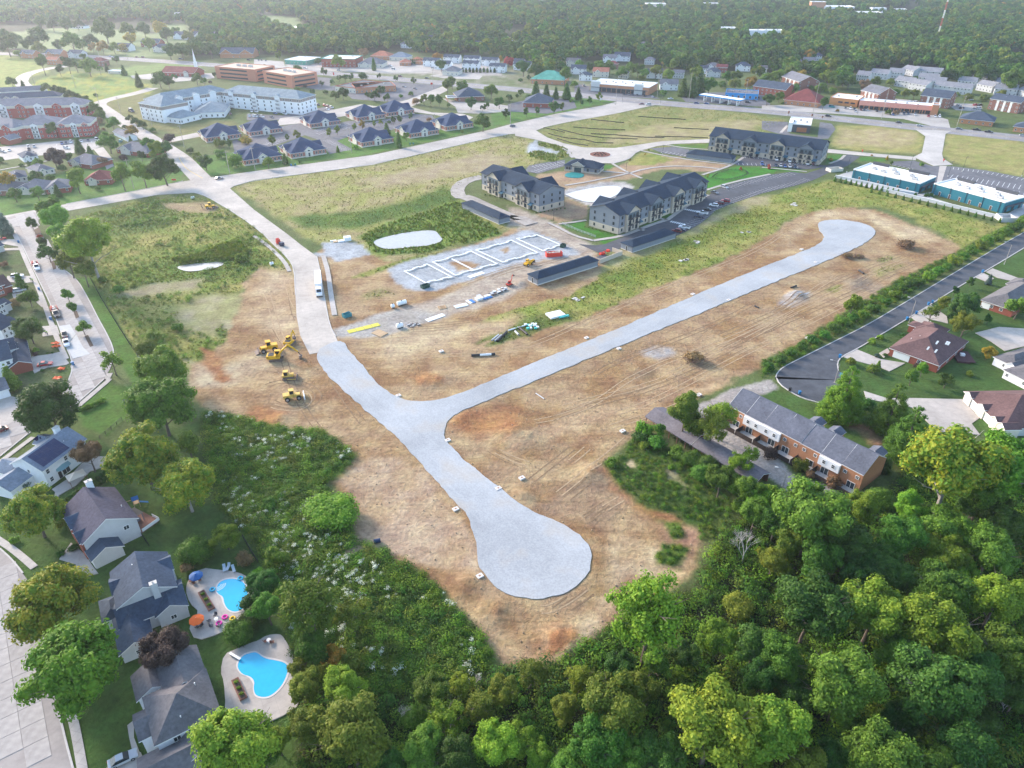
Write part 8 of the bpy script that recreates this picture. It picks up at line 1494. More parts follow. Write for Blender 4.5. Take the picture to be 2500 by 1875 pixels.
dozer(k(1,1,290,1600),k(1,1,400,1590),'faded yellow bulldozer with rusty blade on the soil')
def loader(p,to,label,m,sc=1.0,blade=False,roofm=None,backhoe=False):
 t=machine('wheel_loader' if not backhoe else 'backhoe_loader',label,p,to);t.scale=(sc,)*3
 q=MB();q.box(-2.9,-.2,-.95,.95,.9,2.0);q.box(.2,2.0,-.7,.7,.8,1.7);q.box(-.3,.4,-.5,.5,.8,1.4);q.build('body',m,t);cabin(t,-.35,0,1.6,1.3,1.4,1.6,m)
 for x in(-1.8,1.5):
  for sy in(-1.15,1.15):o=inst('wheel',WHM,t,(x,sy,.72));o.scale=(2.1,2.2,2.1)
 if blade:q=MB();q.extr([(3.0,.1),(3.25,.15),(3.05,.7),(3.2,1.25),(3.05,1.3),(2.85,.7)],-1.8,1.8,'y');q.build('blade',TRIM,t)
 else:q=MB();q.extr([(2.6,.3),(3.9,.12),(3.9,.22),(2.9,.5),(3.0,1.2),(2.6,1.15)],-1.3,1.3,'y');q.build('bucket',RUST,t)
 for s_ in(-.6,.6):MB().tube([(.6,s_,1.6),(2.0,s_,1.5),(2.8,s_,.6)],.12,6).build('lift_arm',m,t)
 if backhoe:MB().tube([(-2.9,0,1.0),(-3.6,0,3.0),(-4.9,0,2.7)],[.2,.17,.14],6).build('rear_boom',BLKM,t);MB().tube([(-4.9,0,2.7),(-4.6,0,.9)],.13,6).build('rear_stick',BLKM,t);MB().cbox((-4.5,0,.7),.6,.7,.6).build('rear_bucket',RUST,t)
 return t
loader(k(1,2,335,180),k(1,2,450,160),'faded yellow wheel dozer with spiked pale wheels and blade',YELO,1.05,blade=True);loader(k(1,1,120,1365),k(1,1,30,1385),'yellow wheel loader parked behind the big excavator',YEL,1.15);loader(k(0,1,1780,165),k(0,1,1840,160),'yellow and black backhoe loader on bare ground by the junction',YEL,.95,backhoe=True)
t=machine('telehandler','yellow telehandler parked beside the red skip',k(2,1,175,640),k(2,1,240,610));q=MB();q.box(-2.4,1.8,-.9,.9,.7,1.5);q.build('body',YEL,t);cabin(t,-.2,.55,1.3,1.3,.9,1.2,YEL);q=MB();q.cbox((.3,-.45,1.95),6.0,.45,.5,0,0,0,.08);q.build('boom',YEL,t);MB().box(3.1,3.2,-1.1,.6,.4,1.6).build('fork_carriage',BLKM,t);MB().box(3.2,4.3,-.9,-.75,.4,.5).build('fork',BLKM,t);MB().box(3.2,4.3,.2,.35,.4,.5).build('fork',BLKM,t)
for x in(-1.7,1.3):
 for sy in(-1.0,1.0):o=inst('wheel',WHM,t,(x,sy,.62));o.scale=(1.8,1.8,1.8)
excavator(k(2,1,15,815),k(2,1,60,790),'small red mini excavator with raised arm beside the soil heap',REDM,.55,((1.0,2.0),(2.6,5.4),(3.6,7.6),(4.6,6.6)))
t=machine('boom_lift','red platform lift beside the bin enclosure',k(2,1,795,560),k(2,1,860,545));q=MB();q.box(-1.3,1.3,-.8,.8,.4,1.1);q.build('base',REDM,t);MB().tube([(-.8,0,1.2),(2.6,0,1.7)],.2,6).build('boom',REDM,t);MB().box(2.6,3.9,-.6,.6,1.0,2.0).build('basket',REDM,t)
for x in(-.9,.9):
 for sy in(-.8,.8):inst('wheel',WHM,t,(x,sy,.36))
t=machine('trench_machine','red hooded machine beside a dark blue generator at the road edge',k(1,1,225,480),k(1,1,265,500));q=MB();q.box(-2.6,-.9,-.8,.8,.5,1.2);q.add([(-2.6,-.9,1.2),(-.9,-.9,1.2),(-.9,.9,1.2),(-2.6,.9,1.2),(-2.4,-.7,3.0),(-1.3,-.7,2.7),(-1.3,.7,2.7),(-2.4,.7,3.0)],[(4,5,6,7),(0,1,5,4),(1,2,6,5),(2,3,7,6),(3,0,4,7)]);q.build('hood',REDM,t);MB().box(.3,2.3,-.85,.85,.5,1.9).build('generator',mat('generator_blue',(.02,.03,.07),.5),t);MB().box(-2.6,3.0,-.12,.12,.4,.55).build('drawbar',BLKM,t)
for x in(-1.8,1.3):
 for sy in(-.85,.85):inst('wheel',WHM,t,(x,sy,.36))
def skip(p,to,m,label,L=6.0,W=2.4,H=1.6,load=None):
 t=machine('skip',label,p,to,'skip');q=MB();q.box(-L/2,L/2,-W/2,W/2,0,.2)
 for y in(-W/2,W/2-.1):q.box(-L/2,L/2,y,y+.1,.2,H)
 for x in(-L/2,L/2-.1):q.box(x,x+.1,-W/2+.1,W/2-.1,.2,H)
 q.box(-L/2-.06,L/2+.06,-W/2-.06,-W/2,H-.15,H);q.box(-L/2-.06,L/2+.06,W/2,W/2+.06,H-.15,H);q.build('container',m,t)
 for i in range(7):MB().box(-.06,.06,-W/2-.05,-W/2,.1,H-.15).build('rib',m,t,(-L/2+.5+i*(L-1)/6,0,0))
 if load:
  q=MB();rr=random.Random(3)
  for i in range(16):q.cbox((rr.uniform(-L/2+.6,L/2-.6),rr.uniform(-W/2+.5,W/2-.5),H-.15+rr.uniform(-.1,.25)),rr.uniform(.4,1.2),rr.uniform(.3,.8),.25,0,rr.uniform(0,3),rr.uniform(-.4,.4))
  q.build('rubble',load,t)
 return t
skip(k(2,1,388,565),k(2,1,455,560),REDM,'bright red skip heaped with pale rubble beside the footings',7.5,2.6,1.9,mat('rubble',(.5,.44,.38),.9));skip(k(1,1,1445,830),k(1,1,1490,815),mat('skip_green',(.02,.07,.05),.6),'small dark green skip beside the first footings',3.5,2,1.4);skip(k(1,1,785,1075),k(1,1,815,1065),mat('skip_teal',(.04,.22,.25),.6),'small teal skip by the site gate',3.2,2,1.4);skip(k(2,1,465,490),k(2,1,480,480),mat('skip_green'),'green skip at the corner of the last footings',2.6,2,1.5)
# ---------------------------------------------------------------- building site goods
FOAM=mat('footing_foam',(.74,.78,.78),.8,2,.08)
def footing(pts,label,jog=0):
 P=gg(pts);n=len(P);cen=sum(P,Vector())/n;loop=[]
 for i in range(n):
  a,b=P[i],P[(i+1)%n];d=b-a;L=d.length;d.normalize();nn=Vector((-d.y,d.x,0));nn=nn if(a+b-2*cen).dot(nn)<0 else-nn
  loop.append(a)
  if jog and i%2==0:
   m=2
   for j in range(m):
    s0=(j+.25)/m*L;s1=(j+.75)/m*L;loop+=[a+d*s0,a+d*s0+nn*.8,a+d*s1+nn*.8,a+d*s1]
 q=MB();m=len(loop);w=.3
 for i in range(m):
  a,b=loop[i],loop[(i+1)%m];d=(b-a);L=d.length
  if L<.05:continue
  q.cbox(((a.x+b.x)/2,(a.y+b.y)/2,.12+.004*(i%3)),L+w*1.6,w*2,.22,0,math.atan2(d.y,d.x))
 o=q.build('footing',FOAM);tag(o,label,'footing');return o
footing(kk(1,1,[(1270,700),(1460,640),(1670,750),(1450,800)]),'white footing rectangle furthest from the apartments',1);footing(kk(1,1,[(1510,622),(1830,532),(2050,638),(1700,735)]),'white footing rectangle with a middle wall on the gravel pad',1);footing([k(1,1,1875,522),k(2,1,30,440),k(2,1,250,543),k(1,1,2100,625)],'wide white footing rectangle beside the reed pond bank',1);footing(kk(2,1,[(75,425),(245,393),(450,480),(300,530)]),'small white footing rectangle next to the red skip',1)
a,b=g(k(1,1,1670,597)),g(k(1,1,1850,688));d=b-a;q=MB();q.cbox(((a.x+b.x)/2,(a.y+b.y)/2,.1),d.length,.6,.34,0,math.atan2(d.y,d.x));tag(q.build('footing',FOAM),'single white cross wall footing inside the second rectangle','footing')
a,b=g(k(1,1,1815,735)),g(k(1,1,1935,710));
def goods(name,label,cat,p,to,items,group=None):
 a,b_=g(p),g(to);u=b_-a;t=thing(name,label,cat,(a.x,a.y,ht(a.x,a.y)),math.atan2(u.y,u.x),group)
 for nm,m,(x,y,z,sx,sy,sz)in items:MB().cbox((0,0,0),sx,sy,sz).build(nm,m,t,(x,y,z+sz/2))
 return t
WRAP=mat('white_wrap',(.76,.78,.78),.5,2,.06);TEALW=mat('teal_wrap',(.08,.50,.45),.5);LUMB=mat('lumber',(.45,.32,.19),.8,3,.2);BLUW=mat('blue_wrap',(.03,.16,.42),.5)
goods('panel_stack','white insulation sheet laid flat by the site lane','panel',k(1,1,1530,1085),k(1,1,1600,1060),[('sheet',WRAP,(0,0,.02+.1*i,8-.1*i,2.4,.09))for i in range(2)]);goods('panel_stack','white insulation sheet beside the middle footing','panel',k(1,1,1875,725),k(1,1,1935,705),[('sheet',WRAP,(0,0,.02,8,2.4,.1))])
goods('timber_mat','yellow site mats lying in a row by the gate','mat',k(1,1,925,1175),k(1,1,1025,1150),[('mat_panel',mat('mat_yellow',(.55,.50,.06),.7,2,.15),(-4.6+i*3.1,0,0,2.9,2.6,.14))for i in range(4)]);goods('timber_mat','brown timber mats stacked beside the yellow ones','mat',k(1,1,1060,1220),k(1,1,1110,1240),[('plank',LUMB,(0,-1.5+i*.62,0,5,.56,.3))for i in range(6)])
goods('wrapped_pallets','white wrapped bundles with teal foot on the grass edge','bundle',k(2,1,405,1070),k(2,1,490,1050),[('bundle',WRAP,(-.2,-1.7+i*1.15,.1,6.4,1.0,.7))for i in range(4)]+[('bundle',TEALW,(2.0,-2.6,0,4.2,.9,.6))])
goods('wrapped_pallets','white wrapped pallets on the small gravel pad','pallet',k(1,1,790,435),k(1,1,830,430),[('bundle',WRAP,(0,0,0,3.2,2.6,1.8)),('bundle',WRAP,(-3.2,-.5,0,2.8,2.2,.5)),('bundle',LUMB,(-5.8,-.3,0,2,2,.3)),('bundle',WRAP,(-6.6,1.2,0,2.8,1.0,.35))])
goods('material_pile','pile of white and blue building bundles along the site lane','pile',k(1,1,1900,930),k(1,1,2000,900),[('bundle',WRAP,(0,0,0,3,2,.9)),('bundle',BLUW,(-3.4,0,0,1.5,3.2,.25)),('bundle',WRAP,(-4.6,.3,0,1.2,3.4,.2)),('bundle',BLUW,(2.2,-1.2,0,1.6,1.0,.5)),('bundle',WRAP,(4.2,.2,0,2.6,1.2,.6)),('bundle',BLUW,(3.8,-1.2,0,3.4,.8,.3)),('bundle',LGREY,(1.5,2.6,0,1.8,1.2,.5))])
rr=random.Random(4);goods('debris_pile','heap of dark and pale scrap beside the mini excavator','pile',k(1,1,2055,870),k(1,1,2110,850),[('scrap',[DGREY,WRAP,RUST,LGREY][i%4],(rr.uniform(-4,4),rr.uniform(-1.5,1.5),rr.uniform(0,.6),rr.uniform(.6,1.8),rr.uniform(.4,1.0),rr.uniform(.2,.6)))for i in range(26)])
goods('pipe_bundle','white pipes laid beside the site lane','pipes',k(1,1,1745,985),k(1,1,1790,975),[('pipe',WRAP,(0,-1.2+i*.5,.02,5.5,.3,.3))for i in range(5)]);goods('lumber_frame','small timber frame lying by the site lane','frame',k(1,1,1590,1000),k(1,1,1620,995),[('plank',LUMB,(0,-1.2+i*.8,0,3.2,.3,.2))for i in range(4)]+[('plank',LUMB,(-1.2+2.4*i,0,.2,.3,3,.2))for i in range(2)])
goods('debris_pile','dark rubble heap of steel mesh by the site lane','pile',k(1,1,1345,1150),k(1,1,1380,1140),[('scrap',[DGREY,RUST,LGREY][i%3],(rr.uniform(-2.2,2.2),rr.uniform(-1.4,1.4),rr.uniform(0,.25),rr.uniform(.5,1.6),rr.uniform(.3,.8),.2))for i in range(18)])
def tank(p,label,L=2.6,r=.9,to=None):
 t=machine('water_tank',label,p,to or(p[0]+30,p[1]-8),'tank');MB().tube([(-L/2,0,r+.1),(-L/2+.2,0,r+.1),(L/2-.2,0,r+.1),(L/2,0,r+.1)],[r*.6,r,r,r*.6],14).build('vessel',WRAP,t,smooth=False);MB().box(-L/2+.3,L/2-.3,-r*.7,r*.7,0,.3).build('skid',BLKM,t);MB().cyl((0,0,2*r+.05),.25,.2,10).build('lid',DGREY,t)
tank(k(1,1,1230,1170),'white water tank standing by the lane');tank(k(1,1,1248,978),'long white tank on the soil north of the lane',4,.9);tank(k(1,1,1172,1003),'short white tank next to the long one',1.4,.8);tank(k(0,1,155,0)if 0 else k(1,1,152,648),'grey-white drum beside the low concrete walk',1.6,.8);tank(k(0,1,1628,88),'small pale tank on the meadow near the backhoe',2,.7)
def pipe(p,to,r,m,label,L=6,group=None):
 a,b_=g(p),g(to);u=b_-a;t=thing('culvert_pipe',label,'pipe',(a.x,a.y,ht(a.x,a.y)),math.atan2(u.y,u.x),group);q=MB();n=12
 for i in range(n):
  t0,t1=2*math.pi*i/n,2*math.pi*(i+1)/n;P=lambda x,t_,rr_:(x,rr_*math.cos(t_),r+rr_*math.sin(t_));q.add([P(-L/2,t0,r),P(L/2,t0,r),P(L/2,t1,r),P(-L/2,t1,r)],[(0,1,2,3)]);q.add([P(-L/2,t0,r*.8),P(L/2,t0,r*.8),P(L/2,t1,r*.8),P(-L/2,t1,r*.8)],[(3,2,1,0)])
  for x in(-L/2,L/2):q.add([P(x,t0,r),P(x,t1,r),P(x,t1,r*.8),P(x,t0,r*.8)],[(0,1,2,3)])
 q.build('shell',m,t);q=MB();q.cyl((L/2-.25,0,r),r*1.08,.25,12,0,'x');
 return t
for x,y,x2,y2,r_,m_,l_,lab in[(2095,1250,2130,1215,.45,BLKM,8,'black corrugated culvert lying in the weeds'),(2060,1262,2085,1240,.3,LGREY,5,'grey pipe beside the black culvert'),(2035,1258,2060,1238,.3,LGREY,5,'grey pipe at the end of the culvert bundle'),(1895,1408,1960,1404,.42,BLKM,5,'black end of the long pipe on the soil'),(1955,1405,2000,1402,.42,WRAP,4,'pale middle of the long pipe on the soil'),(2005,1400,2040,1398,.42,BLKM,2.5,'short black sleeve beside the pale pipe')]:pipe(k(1,1,x,y),k(1,1,x2,y2),r_,m_,lab,l_)
for x,y,x2,y2,r_,m_,l_,lab in[(130,1205,160,1230,.45,BLKM,6,'black culvert among scrap at the grass edge'),(80,1175,130,1160,.25,WRAP,8,'long white pipe among scrap at the grass edge'),(75,1220,90,1235,.35,LGREY,3,'short grey pipe among scrap'),(2100,1000,2112,1005,.3,BLKM,2,'tiny black pipe in the strip')]:pipe(k(2,1,x,y),k(2,1,x2,y2),r_,m_,lab,l_)
pipe(k(3,1,838,706),k(3,1,860,720),.4,BLKM,'black pipe by the muddy drain',3.5);pipe(k(3,1,268,830),k(3,1,290,822),.35,BLKM,'black pipe lying near the gravel heap',3.5);pipe(k(1,2,1040,1390),k(1,2,1065,1385),.55,mat('pipe_blue',(.02,.04,.09),.5),'dark blue culvert mouth in the bare slope',1.6);pipe(k(2,2,270,160),k(2,2,300,180),.18,LGREY,'thin grey pipe on the soil',4)
goods('debris_pile','pale boulders and scrap heap in the weeds beside the gravel road','pile',k(2,1,210,1165),k(2,1,250,1160),[('block',[WRAP,LGREY,TEALW][0 if i%5 else 2],(rr.uniform(-2.6,2.6),rr.uniform(-2,2),rr.uniform(0,.4),rr.uniform(.5,1.1),rr.uniform(.5,1.0),rr.uniform(.3,.7)))for i in range(16)])
for c,r,x,y,lab in[(2,1,595,925,'broken slab on the grass strip near the gravel road'),(2,1,1500,610,'group of broken slabs on the yellow grass strip'),(2,1,2010,370,'broken slabs near the far end of the grass strip'),(3,1,280,135,'pale rubble slabs near the far turning circle'),(2,1,1575,455,'single slab in the dark grass')]:goods('rubble_slab',lab,'slab',k(c,r,x,y),k(c,r,x+30,y-12),[('slab_piece',CONCM,(rr.uniform(-2,2),rr.uniform(-1.5,1.5),0,rr.uniform(1,2.6),rr.uniform(.8,1.6),.25))for i in range(4)])
def inlet(p,lab,ang=.6,s_=.8):
 a=g(p);t=thing('storm_inlet',lab,'inlet',(a.x,a.y,max(ht(a.x,a.y),0)),ang);t.scale=(s_,)*3;q=MB();q.box(-.95,.95,-.75,.75,-.2,.35);q.build('box',mat('inlet_concrete',(.62,.60,.56),.9,2,.1),t);MB().cyl((0,0,.35),.36,.03,12).build('cover',mat('cover_rust',(.35,.2,.13),.8),t)
for c,r,x,y,lab in[(1,2,1218,160,'concrete storm inlet at the inner road corner'),(1,2,1635,537,'concrete storm inlet where the side road bends off'),(1,2,2062,943,'concrete storm inlet on the rubble beside the road neck'),(1,2,1702,1118,'concrete storm inlet on the brown bank by the road neck'),(1,2,708,1520,'concrete storm inlet at the end of the muddy ditch'),(1,3,1905,45,'white concrete inlet on the rim of the turning circle'),(2,1,663,1262,'storm inlet beside a pale stone on the long road'),(2,1,935,1352,'storm inlet by the grey stone patch on the long road'),(2,1,1560,893,'storm inlet halfway along the long road'),(2,1,1862,943,'storm inlet across from the halfway one'),(3,1,335,515,'storm inlet by the green tuft at the far end'),(3,1,452,625,'storm inlet opposite the far-end tuft'),(1,1,1580,1375,'square concrete lid with a round hole on the soil'),(2,2,118,855,'open concrete chamber sunk in the soil'),(2,2,968,458,'blue-white drainage chamber beside the carport bank'),(2,2,1612,152,'open concrete chamber near the townhouse drive'),(3,1,1095,872,'pale drain mouth at the hedge'),(3,1,385,1262,'pale drain chamber under the hedge')]:inlet(k(c,r,x,y),lab)
# piles of uprooted brush
def brush_pile(p,rpx,lab,leaf):
 R_=rpx/3.906*mpp(p);a=g(p);t=thing('brush_pile',lab,'brush',(a.x,a.y,ht(a.x,a.y)));q=MB();r_=random.Random(rpx)
 for i in range(110):
  th=r_.uniform(0,6.28);rad=R_*r_.random()**.6*.7;s_=Vector((math.cos(th)*rad,math.sin(th)*rad,r_.uniform(0,.35)*R_));d=Vector((r_.uniform(-1,1),r_.uniform(-1,1),r_.uniform(-.1,.7))).normalized()*R_*r_.uniform(.3,.75);q.tube([s_,s_+d*.5+Vector((0,0,.1)),s_+d],[.09,.06,.02],4,cap=False)
 q.build('branches',mat('brush_wood',(.20,.135,.10),.95,3,.3),t);c=inst('dead_leaves',crown_mesh('dead_leaves','bush',rpx,9,500,.11,0,LEAF['brown']),t);c.scale=(R_*.8,R_*.7,R_*.55)
brush_pile(k(2,1,1570,1450),130,'large heap of uprooted brown brush south of the gravel road','brown');brush_pile(k(3,1,722,580),60,'small reddish brush heap near the far turning circle','brown');brush_pile(k(3,1,820,580),52,'low dark brush heap beside the reddish one','brown');brush_pile(k(3,1,1215,495),105,'wide grey-brown brush heap near the hedge corner','brown')
# ---------------------------------------------------------------- fences, walls, poles, lamps
def fence(pts,label,h=1.3,sp=2.4,m=DARKM,solid=False,smooth=0):
 P=resample(smooth_path(gg(pts),smooth),sp);t=thing('fence',label,'fence',(P[0].x,P[0].y,0));o=P[0];pm=MB().box(-.05,.05,-.05,.05,-.2,h).mesh('post',m)
 for i,p in enumerate(P):inst('post',pm,t,(p.x-o.x,p.y-o.y,ht(p.x,p.y)))
 for zr in((h-.08,.06),(h*.5,.05),(.15,.05)):
  q=MB()
  for a,b_ in zip(P,P[1:]):
   za,zb=ht(a.x,a.y),ht(b_.x,b_.y);q.tube([(a.x-o.x,a.y-o.y,za+zr[0]),(b_.x-o.x,b_.y-o.y,zb+zr[0])],zr[1]*.6,4)
  q.build('rail',m,t)
 q=MB()
 for a,b_ in zip(P,P[1:]):
  n=int((b_-a).length/.3)
  for j in range(n):
   p=a.lerp(b_,(j+.5)/n);q.box(p.x-o.x-.02,p.x-o.x+.02,p.y-o.y-.02,p.y-o.y+.02,.1,h-.05)
 w=q.build('pickets',m,t);tag(w,kind='stuff')
fence(kk(0,1,[(760,755),(860,940),(970,1120),(1090,1310),(1175,1430)]),'black fence between the meadow and the lawn strip');fence(kk(0,2,[(845,525),(960,430),(1075,330)]),'black fence across the lawn behind the solar-panel house');fence(kk(0,2,[(2030,1320),(2120,1480),(2212,1620)]),'black fence along the back of the pool yard');fence(kk(0,2,[(1200,1340),(1250,1420),(1300,1470)]),'short black fence beside the timber deck');fence(kk(2,0,[(1720,1500),(1770,1465),(1870,1435),(2000,1440),(2030,1470),(1950,1500),(1830,1525),(1730,1505)]),'low black fence round the play lawn',1.1);fence(kk(2,1,[(460,300),(600,360),(750,415)]),'pale rail fence beside the apartment lawn',1.1,m=LGREY)
for pts,lab in[([(340,1130),(480,1165),(640,1180),(740,1205),(900,1210)],'sagging black silt fence by the roundabout end of the field'),([(700,1130),(900,1140),(1150,1160),(1340,1165)],'longest black silt fence across the field middle'),([(550,1075),(750,1090),(1000,1100)],'thin silt fence high on the triangle field'),([(700,1010),(850,1025),(990,1040)],'short silt fence near the main road in the field'),([(300,1080),(400,1100),(480,1120)],'short silt fence at the field tip'),([(1100,985),(1300,998),(1500,1010)],'faint silt fence near the highway'),([(1400,1080),(1550,1088),(1700,1095)],'silt fence behind the finished apartments'),([(420,1090),(620,1140),(800,1165),(1100,1175)],'silt fence doubling the longest one'),([(1240,1152),(1500,1158),(1690,1166)],'silt fence along the roundabout road'),([(415,1170),(560,1215),(680,1230)],'silt fence beside the paved splitter')]:
 P=resample(gg(kk(2,0,pts)),2.0);t=thing('silt_fence',lab,'silt fence',(P[0].x,P[0].y,0));q=MB()
 for i,(a,b_)in enumerate(zip(P,P[1:])):d=b_-a;q.cbox(((a.x+b_.x)/2-P[0].x,(a.y+b_.y)/2-P[0].y,.3+.06*math.sin(i*1.7)),d.length,.05,.5,0,math.atan2(d.y,d.x))
 q.build('fabric',BLKM,t);q=MB();[q.box(p.x-P[0].x-.03,p.x-P[0].x+.03,p.y-P[0].y-.03,p.y-P[0].y+.03,-.3,.85)for p in P[::2]];tag(q.build('stakes',LUMB,t),kind='stuff')
# white wall behind the stores
P=gg(kk(3,0,[(620,1500),(900,1556),(1310,1650)])+kk(3,1,[(1000,18),(1600,158),(2020,258)]));t=thing('boundary_wall','long low white wall behind the teal stores','wall',(P[0].x,P[0].y,0));q=MB()
for a,b_ in zip(P,P[1:]):d=b_-a;q.cbox(((a.x+b_.x)/2-P[0].x,(a.y+b_.y)/2-P[0].y,.6),d.length+.2,.35,1.9,0,math.atan2(d.y,d.x));q.cbox(((a.x+b_.x)/2-P[0].x,(a.y+b_.y)/2-P[0].y,1.6),d.length+.3,.5,.12,1,math.atan2(d.y,d.x))
q.build('masonry',[LGREY,TRIM],t)
b=Bd('bin_store','white walled bin store with pale gate at the hedge corner','enclosure',k(3,1,2015,285),k(3,1,2140,290),None,0,D=7);[MB().box(*r_,-.1,2.4).build('wall',LGREY,b.r)for r_ in((0,b.L,0,.3),(0,.3,.3,7),(b.L-.3,b.L,.3,7),(.3,b.L-.3,6.7,7))]
b=Bd('bin_store','square planted utility enclosure beside the apartment drive','enclosure',k(3,0,580,1455),k(3,0,685,1445),None,0,D=5);[MB().box(*r_,-.1,1.8).build('wall',CREAM,b.r)for r_ in((0,b.L,0,.3),(0,.3,.3,5),(b.L-.3,b.L,.3,5),(.3,b.L-.3,4.7,5))]
POLEM=mat('pole_wood',(.36,.32,.28),.9,3,.2);WIREM=mat('wire',(.12,.12,.12),.6)
def upole(p,h,lab='wooden utility pole with cross-arm beside the main road',grp='utility poles',arm=True,m=None):
 a=g(p);t=thing('utility_pole',lab,'pole',(a.x,a.y,ht(a.x,a.y)),.3,grp);MB().tube([(0,0,-.4),(0,0,h)],[.2,.13],8).build('mast',m or POLEM,t)
 if arm:
  MB().box(-1.3,1.3,-.07,.07,h-1.0,h-.85).build('crossarm',m or POLEM,t)
  for x in(-1.2,0,1.2):MB().cyl((x,0,h-.85),.06,.25,6).build('insulator',DGREY,t)
 return Vector((a.x,a.y,h-.7))
mainp=[upole(k(c,0,x,y),h)for c,x,y,h in[(0,1130,1590,17),(0,1940,1468,14),(1,10,1430,14),(1,825,1285,16),(1,1535,1140,15),(1,2165,1047,15),(2,20,1048,15)]]
hwp=[upole(k(c,0,x,y),h,'tall utility pole beside the highway','highway utility poles')for c,x,y,h in[(2,910,885,22),(2,1258,830,24),(2,1525,858,24),(2,1990,893,22),(3,432,948,24),(3,1008,1002,24),(3,1645,1062,22),(1,460,640,20),(1,1515,750,18),(0,1080,505,14),(0,845,505,14)]]
lanp=[upole(k(0,0,x,y),h,'utility pole on the grassy bank by the north road','north road utility poles')for x,y,h in[(1555,1240,15),(1285,1070,14),(1025,970,14),(838,880,14),(640,740,12),(300,728,14),(2155,1435,14)]]
for i,(seq,lab)in enumerate(((mainp,'sagging overhead wires along the main road'),(lanp[:5],'overhead wires up the north road bank'),(hwp[1:4],'overhead wires along the highway junction'),(hwp[4:7],'overhead wires past the salmon strip mall'))):
 q=MB()
 for a,b_ in zip(seq,seq[1:]):
  d=(b_-a);nn=Vector((-d.y,d.x,0)).normalized()
  for o_ in(-1.2,0,1.2):
   pts=[a.lerp(b_,s_/8)+nn*o_-Vector((0,0,1.6*(1-(s_/4-1)**2)))for s_ in range(9)];q.tube(pts,.025,3,cap=False)
 tag(q.build('overhead_wires',WIREM),lab,'wires')
for c,r,x,y,h,lab in[(3,1,1240,1132,9,'pale street lamp over the bins on the asphalt street'),(3,1,2045,640,9,'pale street lamp by the upper lawn of the asphalt street'),(3,1,612,1640,7,'street lamp at the turning end behind the pine'),(3,2,170,960,6,'street lamp at the townhouse court')]:
 a=g(k(c,r,x,y));t=thing('street_lamp',lab,'street lamp',(a.x,a.y,0));MB().tube([(0,0,-.2),(0,0,h),(-.9,.3,h+.9),(-2.2,.8,h+1.1)],[.11,.08,.06,.05],8).build('mast',POLEM if r==1 else HUB,t);MB().cbox((-2.5,.9,h+1.08),.8,.3,.16,0,-.35).build('lamp_head',LGREY,t);MB().cyl((0,0,0),.2,.25,10).build('base',CONCM,t)
for c,x,y,h,lab in[(3,715,1455,9,'black car park lamp beside the apartment drive'),(3,1245,1430,9,'black lamp behind the first teal store'),(3,1570,1490,9,'black lamp beside the ramp of the store car park'),(3,1690,1448,9,'black lamp at the straw lot edge'),(3,2190,1488,9,'black lamp at the far store car park'),(2,1305,1305,6,'black lamp by the visitor car park'),(2,995,1455,6,'black lamp where the paths meet'),(2,410,1400,6,'black lamp by the clubhouse car park'),(2,965,865,9,'dark signal mast at the highway corner'),(2,1288,868,9,'dark signal mast opposite the strip mall'),(3,1290,985,8,'dark lamp in the strip mall car park'),(3,805,965,7,'dark lamp near the orange restaurant')]:
 a=g(k(c,0,x,y));t=thing('lot_lamp',lab,'lamp post',(a.x,a.y,0));MB().tube([(0,0,-.2),(0,0,h)],[.09,.07],6).build('mast',DARKM,t);MB().cbox((.5,0,h),1.1,.35,.12).build('lamp_head',DARKM,t);MB().cyl((0,0,-.1),.3,.8,10).build('base',CONCM,t)
a=g(k(2,1,385,275));t=thing('lot_lamp','black lamp on the bare soil between two apartment blocks','lamp post',(a.x,a.y,0));MB().tube([(0,0,-.2),(0,0,6)],[.08,.06],6).build('mast',DARKM,t);MB().cbox((.3,0,6),.8,.3,.12).build('lamp_head',DARKM,t)
# radio mast
a=g(k(3,0,1470,352));t=thing('radio_mast','tall lattice radio mast with red and white bands above the wood','mast',(a.x,a.y,0));
for i in range(9):
 q=MB();z0,z1=i*10-(1 if i==0 else 0),(i+1)*10
 for j in range(3):
  th=2*math.pi*j/3;th2=2*math.pi*(j+1)/3;q.tube([(.9*math.cos(th),.9*math.sin(th),z0),(.9*math.cos(th),.9*math.sin(th),z1)],.14,4)
  for s_ in range(4):q.tube([(.9*math.cos(th),.9*math.sin(th),z0+s_*2.5),(.9*math.cos(th2),.9*math.sin(th2),z0+s_*2.5+2.5)],.09,4)
 q.build('lattice_section',mat('mast_red',(.45,.12,.08),.7)if i%2==0 else TRIM,t)
